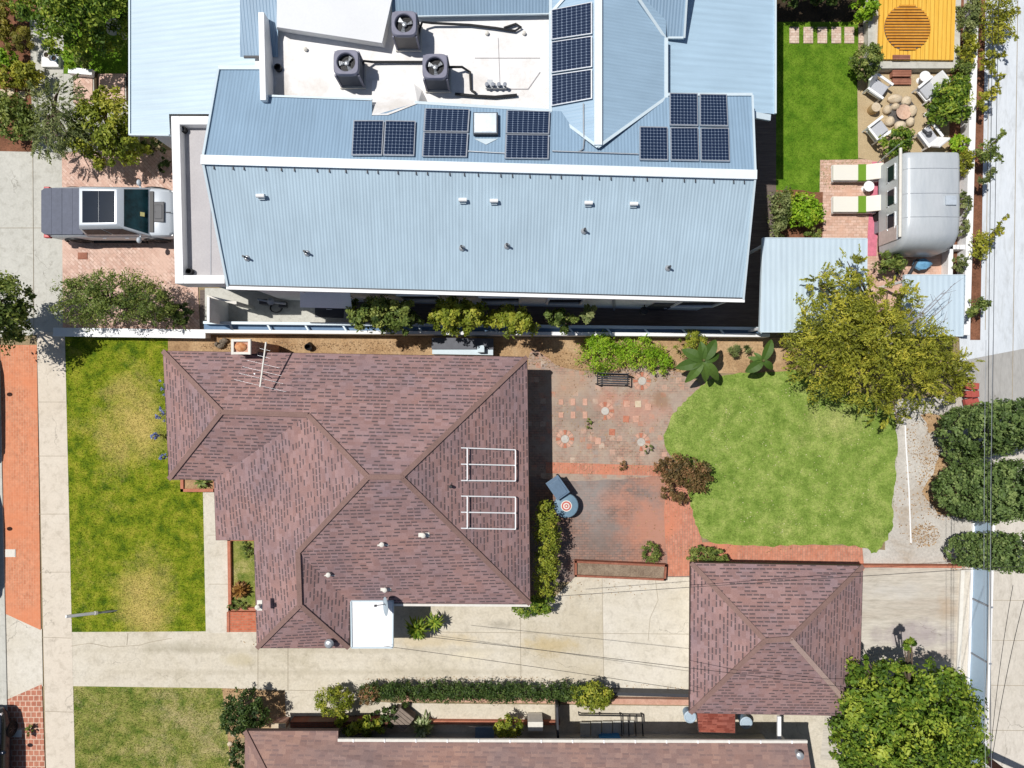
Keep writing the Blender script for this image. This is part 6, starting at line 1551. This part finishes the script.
# the three clipped ficus columns by the alley
tree('ficus_tree', 'big dark clipped ficus beside the alley, topmost of the three', (990,428), [(968,433,1.2,27,26,1.2),(984,429,2.4,34,23,1.7),(1006,423,3.5,36,21,1.6),(1030,419,4.6,36,19,1.5),(962,452,1.0,15,14,.9)], 24000, .12, L_FICUS, .2, clump_r=.15, fill=.03, aspect=.6, spread=.6, clumps=700, rad_=(.93,1.04))
tree('ficus_tree', 'big dark clipped ficus beside the alley, middle of the three', (985,488), [(966,491,1.2,28,24,1.2),(980,492,2.4,36,27,1.7),(1004,490,3.5,36,27,1.6),(1030,487,4.6,36,24,1.5)], 25000, .12, L_FICUS, .2, clump_r=.15, fill=.03, aspect=.6, spread=.6, clumps=700, rad_=(.93,1.04))
tree('ficus_tree', 'smaller dark clipped ficus beside the alley, lowest of the three', (980,548), [(967,551,1.0,19,14,.9),(982,551,1.8,22,16,1.3),(1002,552,2.8,24,17,1.3),(1024,553,3.8,24,17,1.2)], 12000, .11, L_FICUS, .14, clump_r=.15, fill=.03, aspect=.6, spread=.6, clumps=700, rad_=(.93,1.04))
# along the double wall
for u,v,ru,rv,n,lf,lb in ((375,312,26,17,1700,L_MID,'leafy green tree above the double wall, first from the left'),(402,314,20,16,1200,L_MID,'leafy green tree above the double wall, second from the left'),(461,314,30,17,2000,L_YEL,'yellow green tree above the double wall, left of the middle'),(515,318,26,15,1500,L_YEL,'yellow green tree above the double wall, right of the middle'),(560,317,20,10,600,L_MID,'thin sparse green tree above the double wall'),(587,314,10,10,300,L_GREY,'wispy grey green sapling at the right end of the wall trees')):
    tree('wall_tree', lb, (u,v+4), [(u-ru*.35,v+2,2.6,ru*.62,rv*.9,.8),(u+ru*.35,v+4,2.5,ru*.62,rv*.9,.8),(u,v-1,2.9,ru*.6,rv*.8,.7)], int(n*1.9), .16, lf, .05, 'trees along the double wall', aspect=.5, clump_r=.3, fill=.3)
# front left
tree('green_tree', 'rounded green tree over the pink pavers above the front lawn', (112,302), [(118,298,1.7,46,24,1.1),(82,302,1.5,26,22,1.0),(150,304,1.5,24,20,1.0),(110,288,1.8,34,16,.8),(175,315,.8,14,12,.6)], 13000, .11, L_MID, .14, aspect=.36, clump_r=.26, spray=(200, 30, .36, .11, None))
tree('street_tree', 'dark green street tree at the left edge over the sidewalk', (2,312), [(-2,312,2.6,26,32,1.4),(8,300,2.4,20,22,1.0),(8,325,2.2,20,18,1.0),(-14,315,2.8,28,34,1.4)], 9000, .15, L_MID, .14, clump_r=.28)
tree('dark_tree', 'big dark green tree at the top left corner by the white roof', (84,22), [(78,12,3.0,36,30,1.6),(50,8,2.6,30,22,1.3),(105,14,2.6,24,32,1.4),(72,38,2.2,28,16,1.0),(90,-16,3.0,50,30,1.6)], 16000, .16, L_BRIGHT, .18, clump_r=.26)
tree('willow_tree', 'airy grey green tree beside the sidewalk in the upper left', (58,112), [(58,100,2.2,24,22,1.1),(66,125,2.0,24,26,1.1),(48,140,1.5,16,16,.8),(75,140,1.6,14,16,.8)], 2500, .14, L_GREY, .1, aspect=.22, clump_r=.42, fill=.4, spray=(150, 34, .55, .16, tuple(P(58,112,1.2))))
tree('citrus_tree', 'yellow green citrus tree above the silver pickup truck', (112,132), [(110,120,1.8,26,24,1.0),(98,135,1.6,24,22,.9),(125,140,1.6,22,20,.9),(108,155,1.2,22,14,.7),(112,100,1.7,16,12,.7)], 6500, .17, L_YEL, .1, clump_r=.3)
bush('ornamental_grass', 'round yellow green grass clump in the upper left bed', [(22,42,.5,14,14,.5)], 1800, .2, L_GRASSB, aspect=.12, low=0, clumps=14)
bush('shrub', 'golden shrub at the far top left edge of the bed', [(2,30,.6,12,12,.5),(10,12,.6,12,10,.5)], 2000, .13, L_GRASSB)
bush('shrub', 'lime shrub at the left edge of the upper left bed', [(8,60,.6,11,9,.5)], 1200, .13, L_LIME)
bush('shrub', 'olive shrub in the middle of the upper left bed', [(28,76,.6,16,12,.5),(12,78,.5,12,10,.4)], 2400, .14, L_OLIVE)
bush('shrub', 'dark green shrub at the lower edge of the upper left bed', [(14,118,.9,18,20,.7),(30,128,.8,12,14,.6),(4,105,.7,14,12,.5)], 4200, .14, L_MID)
bush('ground_ivy', 'small yellow green plant beside the pale slab at top left', [(70,58,.4,7,9,.3)], 600, .12, L_LIME)
bush('shrub', 'round dark green shrub beside the short white wall stub', [(84,61,.5,8,7,.4)], 700, .1, L_MID)
bush('shrub', 'small dark shrub tucked under the terrace in the paver drive', [(182,315,.5,10,10,.5)], 900, .12, L_DARK)
bush('shrub', 'small dark shrub in shade between pickup truck and white roof', [(152,148,.4,14,7,.4),(164,165,.3,6,8,.3)], 900, .12, L_DARK)
# back garden plants of the brown house
bush('fern_bed', 'bright lime fern bed against the wall above the bench', [(600,353,.5,24,18,.45),(640,352,.5,24,15,.45),(660,362,.4,12,12,.35),(598,340,.6,12,8,.4)], 6500, .13, L_LIME, cat='ferns', aspect=.3, fill=.3, low=-.05)
def banana(name, label, u, v, leaves, h=1.6):
    b = P(u,v,0); t = thing(name, label, 'banana plant', tuple(b)); m = MB(); m.smooth=True
    m.tube([b,b+Vector((.03,0,h*.5)),b+Vector((0,.02,h))],[.12,.09,.05],10); m.build('stem', m_plain('green_stem',(.10,.10,.03,1),.6), t)
    for a,L,w,rise,droop in leaves:
        a = math.radians(a); d = Vector((math.cos(a),math.sin(a),0)); s = Vector((-d.y,d.x,0)); q = []; base = b+Vector((0,0,h*.92)); pts = []
        for k in range(8):
            f = k/7; wd = w*math.sin(PI*min(1,max(.04,f*.92+.06)))**.7; c = base + d*(L*f) + Vector((0,0,L*(rise*f-droop*f*f))); pts.append((c-s*wd*.5+Vector((0,0,wd*.14)), c, c+s*wd*.5+Vector((0,0,wd*.14))))
        for (a0,c0,b0),(a1,c1,b1) in zip(pts,pts[1:]): q += [a0,c0,c1,a1,c0,b0,b1,c1]
        leaf_mesh('leaf', np.array([tuple(p) for p in q]), np.full(len(q)//4, random.uniform(.3,.8)), L_BANANA, t)
banana('banana_plant', 'broad leaved banana plant by the wall, the larger left one', 693,362, [(150,.95,.48,.3,.5),(60,1.0,.5,.5,.4),(195,1.1,.5,.2,.5),(235,1.1,.4,.3,.7),(-45,1.15,.42,.2,.7),(100,.8,.4,.6,.4),(20,.8,.4,.3,.6),(285,.9,.4,.2,.7)], 1.7)
banana('banana_plant', 'broad leaved banana plant by the wall, the smaller right one', 752,362, [(70,.95,.42,.5,.4),(215,.8,.46,.2,.5),(-35,.6,.3,.3,.6),(135,.5,.2,.4,.5),(165,.6,.22,.3,.5)], 1.4)
bush('shrub', 'feathery yellow green shrub between fern bed and banana plants', [(692,345,.8,15,12,.6),(690,338,.9,10,6,.5)], 1500, .13, L_YEL, aspect=.3)
bush('spiky_plant', 'spiky grey green plant left of the smaller banana plant', [(738,350,.5,10,9,.4)], 500, .28, L_GREY, aspect=.12, clumps=6)
bush('red_shrub', 'bronze red shrub between the brick patio and back lawn', [(680,470,.7,22,14,.6),(696,476,.7,14,16,.6),(664,466,.5,12,7,.4),(676,492,.5,14,11,.4)], 3600, .13, L_RED, aspect=.5, fill=.4)
bush('round_shrub', 'small clipped round shrub at the patio corner', [(651,552.5,.4,9,9,.4)], 1800, .07, L_MID, clumps=70, clump_r=.2, fill=0)
bush('round_shrub', 'clipped round shrub touching the top edge of the garage', [(702,557,.7,13,11,.6),(714,558,.7,12,10,.5)], 4200, .09, L_MID, clumps=130, clump_r=.2, fill=0)
bush('hedge', 'upright yellow green hedge along the right side of the house', [(546,518,1.1,10,14,.9),(547,540,1.1,11,16,.9),(546,562,1.1,11,16,.9),(545,582,1.0,10,14,.8)], 5200, .11, L_YEL, cat='hedge')
bush('hedge', 'dark green low bush at the bottom right house corner', [(528,607,.6,16,9,.5),(543,603,.7,10,10,.6)], 2600, .1, L_BRIGHT)
def spiky(name, label, u, v, h, n, L, w, leaf, cat='plant', layers=3):
    b = P(u,v,0); t = thing(name, label, cat, tuple(b)); m = MB(); m.smooth=True; m.tube([b,b+Vector((0,0,h))],[.07,.05],8); m.build('stem', BARK, t)
    q = []; rr = random.Random(int(u)); 
    for k in range(layers): rosette(q, (b.x,b.y,h+.02*k), n, L*(1-.15*k), w, .25+.45*k, .75-.1*k, rr)
    leaf_mesh('leaves', np.array(q), rng.uniform(.1,1,len(q)//4), leaf, t)
spiky('palm_lily', 'spiky bright green plant at the corner of the porch cover', 420,621,1.0,26,.62,.085,L_BRIGHT,'palm lily',5)
spiky('palm_lily', 'smaller spiky green plant against the house right of the porch', 436,617,.7,18,.5,.07,L_BRIGHT,'palm lily',3)
spiky('agave', 'pale variegated spiky agave below the hedge by the tipped crate', 424,723,.35,20,.62,.11,m_leaf('leaf_variegated',(.10,.15,.05,1),(.26,.32,.14,1),(.55,.58,.35,1)),'agave',4)
spiky('bromeliad', 'rust coloured rosette in the brick flower bed beside the house', 243,588,.25,22,.50,.11,L_RUST,'bromeliad',4)
spiky('spiky_plant', 'small dark spiky plant in the corner brick planter', 207,480,.5,16,.42,.07,L_MID,'plant',3)
# below the drive
bush('hedge', 'long clipped dark green hedge between the drive and path', [(372,692,.6,12,8,.5)]+[(382+11*k,690.5+.05*k,.5+.05*math.sin(k*1.9),11,8.5+math.sin(k*1.3),.5) for k in range(20)], 20000, .09, L_DARK, cat='hedge', clump_r=.4)
bush('shrub', 'reddish dry shrub at the left end of the clipped hedge', [(369,694,.7,10,9,.5)], 900, .1, L_RED)
bush('shrub', 'yellow oval clipped bush left of the long hedge', [(334,700,.75,17,12,.65)], 4500, .085, L_YEL, clumps=160, clump_r=.24, fill=.05)
bush('shrub', 'dark green rounded bush at the corner of the lower lawn', [(247,710,1.0,22,20,.8),(240,718,.9,18,14,.7)], 6000, .11, L_DARK, clumps=170, clump_r=.2, fill=.05)
bush('shrub', 'narrow dark bush along the left wall of the bottom house', [(240,750,.8,7,18,.6)], 900, .12, L_DARK)
bush('shrub', 'yellow green bush with pale blossoms at the right hedge end', [(592,695,.9,19,11,.6)], 2400, .13, L_YEL)
bush('shrub', 'broad leaved bright green shrub in the shade under the hedge path', [(352,723,.7,14,9,.4),(370,725,.7,14,9,.4)], 900, .22, L_YEL, aspect=.65)
bush('shrub', 'small yellow green bush beside the pale utility cabinet', [(509,727,.9,13,9,.6)], 1200, .13, L_YEL)
bush('groundcover', 'dark trailing shrub in the planted strip below the yellow bush', [(385,718,.5,14,9,.35),(398,708,.3,9,5,.25)], 900, .12, L_DARK)
# small things on the lawns
for k,(u,v,lb) in enumerate(((161,415,'agapanthus flower cluster at the left house wall, upper clump'),(163,388,'agapanthus flower cluster under the top left roof corner'),(155,436,'single low agapanthus bloom on the lawn edge'),(164,457,'agapanthus bloom nearest the lower left roof corner'))):
    bush('blue_flower', 'blue ' + lb, [(u,v,.5,5 if k < 2 else 3,9 if k < 2 else 3,.25)], 120, .1, L_BLUE, cat='flowers', aspect=.5, clumps=8)
bush('weed', 'small round green weed on the red brick parkway', [(29,730,.2,5,5,.2)], 300, .08, L_MID, cat='weed')
bush('weed', 'low green weed growing through the old patio bricks', [(589,424,.1,2.5,6,.1)], 160, .08, L_MID, cat='weed')
bush('weed', 'dry tuft at the edge of the old patio by the roundel', [(650,450,.12,5,5,.12)], 200, .08, L_GREY, cat='weed')
bush('weed', 'brown tuft on the brick edging between the two patios', [(623,465,.15,4.5,5,.15)], 250, .08, L_RED, cat='weed')
bush('groundcover', 'green groundcover at the upper end of the brick bed by the house', [(248,548,.25,7,9,.15)], 400, .08, L_MID)
bush('groundcover', 'green groundcover at the lower end of the brick bed by the step', [(240,605,.25,12,5,.15)], 400, .08, L_MID)
# neighbour garden
bush('round_shrub', 'round clipped dark green shrub at the lawn end by the terrace', [(865,61,.9,13,14,.8),(864,75,.6,8,7,.5)], 5200, .09, L_MID, clumps=150, clump_r=.2, fill=0)
bush('shrub', 'bright green shrub left of the amber deck', [(863,10,.8,12,10,.6)], 1200, .14, L_LIME)
tree('dark_tree', 'dark tree along the top edge behind the clipped lawn', (815,5), [(800,-8,1.4,18,12,.7),(830,-9,1.4,20,12,.7),(852,-14,1.5,12,9,.6),(815,-26,2.0,40,16,1.0)], 5500, .15, L_DARK, .1)
bush('shrub', 'large bright green shrub beside the right garden chairs', [(948,96,.9,16,16,.7),(952,110,.9,16,15,.7),(940,112,.8,13,11,.6),(957,88,.8,10,10,.6)], 5500, .15, L_BRIGHT)
bush('shrub', 'leafy green shrub between fire pit and silver trailer', [(895,143,.9,12,12,.7)], 1500, .15, L_BRIGHT)
bush('shrub', 'bright green rounded shrub above the carport corner', [(803,210,.8,16,14,.6),(806,216,.7,16,12,.5)], 2600, .14, L_LIME)
bush('shrub', 'grey green shrub between large house and the bright green shrub', [(779,205,.9,10,18,.7),(776,225,.8,8,14,.6)], 1800, .12, L_GREY)
bush('shrub', 'yellow tinged shrub at the lower end of the clipped lawn', [(790,197,.6,10,7,.4)], 700, .13, L_YEL)
bush('shrub', 'low green bush in the red soil near the brick terrace', [(813,233,.4,8,7,.3)], 500, .1, L_MID)
bush('shrub', 'leafy dark green shrub between trailer end and olive tree', [(888,262,.8,14,10,.6)], 700, .2, L_MID, aspect=.3)
for (u,v,ru,rv,lf,n,lb) in ((968,15,12,24,L_GREY,1500,'grey green shrub at the top of the red soil bed'),(967,50,11,16,L_OLIVE,1300,'olive shrub in the red soil bed beside the amber deck'),(963,70,11,9,L_MID,800,'small green shrub in the soil bed below the deck corner'),(957,145,11,9,L_LIME,900,'lime grass clump in the soil bed at the trailer top'),(962,162,11,12,L_OLIVE,1100,'olive rounded shrub in the soil bed beside the trailer top'),(962,205,7,12,L_GREY,500,'sparse grey shrub in the soil bed beside the trailer middle'),(961,228,7,8,L_GREY,400,'sparse grey shrub in the soil bed beside the trailer end'),(958,265,6,10,L_GREY,450,'sparse grey shrub in the soil bed below the short white wall')):
    bush('bed_shrub', lb, [(u,v,.6,ru*.8,rv*.9,.45)], n, .13, lf)
# vines leaning over the alley wall
rv = random.Random(11)
def vine(label, u, v, spread, n, sprigs, lf=L_OLIVE):
    W = [wb(u,v,.9,spread*.5,spread*.8,.5)]; ex = MB(); 
    base = P(u-4,v,0); blobs = [(u,v,1.0,spread*.45,spread*.7,.45)]
    for du,dv in sprigs:
        a = P(u,v,1.0); b = P(u+du,v+dv,1.5); ex.tube([base,a,b],[.03,.025,.01],5)
        for t in (.4,.65,.9): blobs.append((u+du*t,v+dv*t,1.0+.5*t,3.0,4.0,.12))
    q, r = crown([wb(*b) for b in blobs], n, .15, aspect=.35, low=-.5, clump_r=.45, fill=.4)
    tag(leaf_mesh('vine', q, r, lf, None, ex, BARK), label, 'vine', 'vines along the alley wall')
vine('wide vine mass at the top right corner leaning over the alley', 995,18,34,2600,[(22,20),(8,28),(25,-8)])
vine('olive vine sprig leaning over the alley beside the top right mass', 986,60,12,700,[(18,-6),(12,16)])
vine('long vine sprig leaning over the alley beside the green shrub', 984,100,12,700,[(20,-26),(16,-10)])
vine('vine with two sprigs leaning over the alley beside the trailer top', 986,150,16,1000,[(20,-20),(16,10)], L_MID)
vine('sparse vine on the alley wall beside the trailer middle', 984,180,9,350,[(12,-10)], L_GREY)
vine('tall vine with long arching sprig beside the trailer end', 982,245,18,1200,[(26,-32),(22,-16)])
vine('vine clump on the alley wall just above the grey pavement', 978,308,14,800,[(12,-6),(-10,6)], L_MID)

# fallen leaves
def litter(name, label, spots, mat, size=.07):
    C = []
    for u, v, ru, rv, n in spots:
        p = P(u, v); k = H/F; a = rng.uniform(0, 2*PI, n); r = np.sqrt(rng.random(n))
        C.append(np.stack([p.x + r*np.cos(a)*ru*k, p.y + r*np.sin(a)*rv*k, rng.uniform(.025, .04, n) + (.03 if 'lawn' in label else 0)], 1))
    C = np.concatenate(C); nn = np.tile(np.array([0, 0, 1.0]), (len(C), 1))
    q, rr = leaf_arrays(C, nn, size, rng.random(len(C)), .55, .12)
    tag(leaf_mesh(name, q, rr, mat), label, 'leaf litter', kind='stuff')
L_DRY = m_leaf('leaf_dry', (.16,.09,.04,1), (.34,.20,.09,1), (.5,.34,.18,1), .1)
litter('fallen_leaves', 'dry orange leaf litter around the clipped ficus and the yard strip', ((945,480,26,40,900),(930,440,26,26,350),(925,535,14,12,300),(958,560,16,10,250),(915,500,20,50,200)), L_DRY)
litter('fallen_leaves', 'dry leaf litter scattered on the dirt strip by the double wall', ((420,346,120,5,500),(260,346,60,5,250),(640,372,60,10,260),(560,360,40,8,200)), L_DRY)
litter('fallen_leaves', 'dry leaves gathered along the drive edges and the clipped hedge', ((470,680,110,4,260),(640,688,50,4,90),(300,640,60,8,50),(590,590,60,10,70),(250,692,30,4,120),(735,548,60,6,120)), L_DRY, .055)
litter('fallen_leaves', 'few pale leaves and clover specks scattered over the back lawn', ((790,460,95,75,420),), m_leaf('leaf_pale', (.30,.26,.10,1), (.45,.42,.20,1), (.6,.58,.35,1), .1), .06)
litter('fallen_leaves', 'dry leaves scattered over the old patio and brick edging', ((610,410,60,50,350),(600,468,60,6,150),(660,500,30,40,120)), L_DRY, .055)

# ------------------------------------------------------------------ camera, light, sky
cam = bpy.data.cameras.new('camera'); co = bpy.data.objects.new('camera', cam); COL.objects.link(co)
cam.sensor_width = 36.0; cam.lens = 36.0*F/1024; cam.clip_end = 1200; cam.clip_start = 0.5
co.location = (0,0,H); co.rotation_euler = (0,0,0); scene.camera = co
sd = Vector((-.45,.21,1.0)).normalized()
elev = math.asin(sd.z); az = math.atan2(sd.x, sd.y)     # azimuth from +Y towards +X
sun = bpy.data.lights.new('sun', 'SUN'); sun.energy = 4.45; sun.angle = math.radians(.53); sun.color = (1.0,.968,.92)
so = bpy.data.objects.new('sun', sun); COL.objects.link(so); so.rotation_euler = sd.to_track_quat('Z','Y').to_euler(); so.location = (0,0,40)
w = bpy.data.worlds.new('World'); scene.world = w; w.use_nodes = True
sk = w.node_tree.nodes.new('ShaderNodeTexSky'); sk.sky_type = 'NISHITA'; sk.sun_disc = False; sk.sun_elevation = elev; sk.sun_rotation = az
bg = w.node_tree.nodes['Background']; bg.inputs['Strength'].default_value = .06; w.node_tree.links.new(sk.outputs[0], bg.inputs['Color'])
scene.view_settings.view_transform = 'Standard'; scene.view_settings.look = 'None'; scene.view_settings.exposure = 0.0; scene.view_settings.gamma = 1.0
for o in bpy.data.objects:
    if '_loc' in o: del o['_loc']
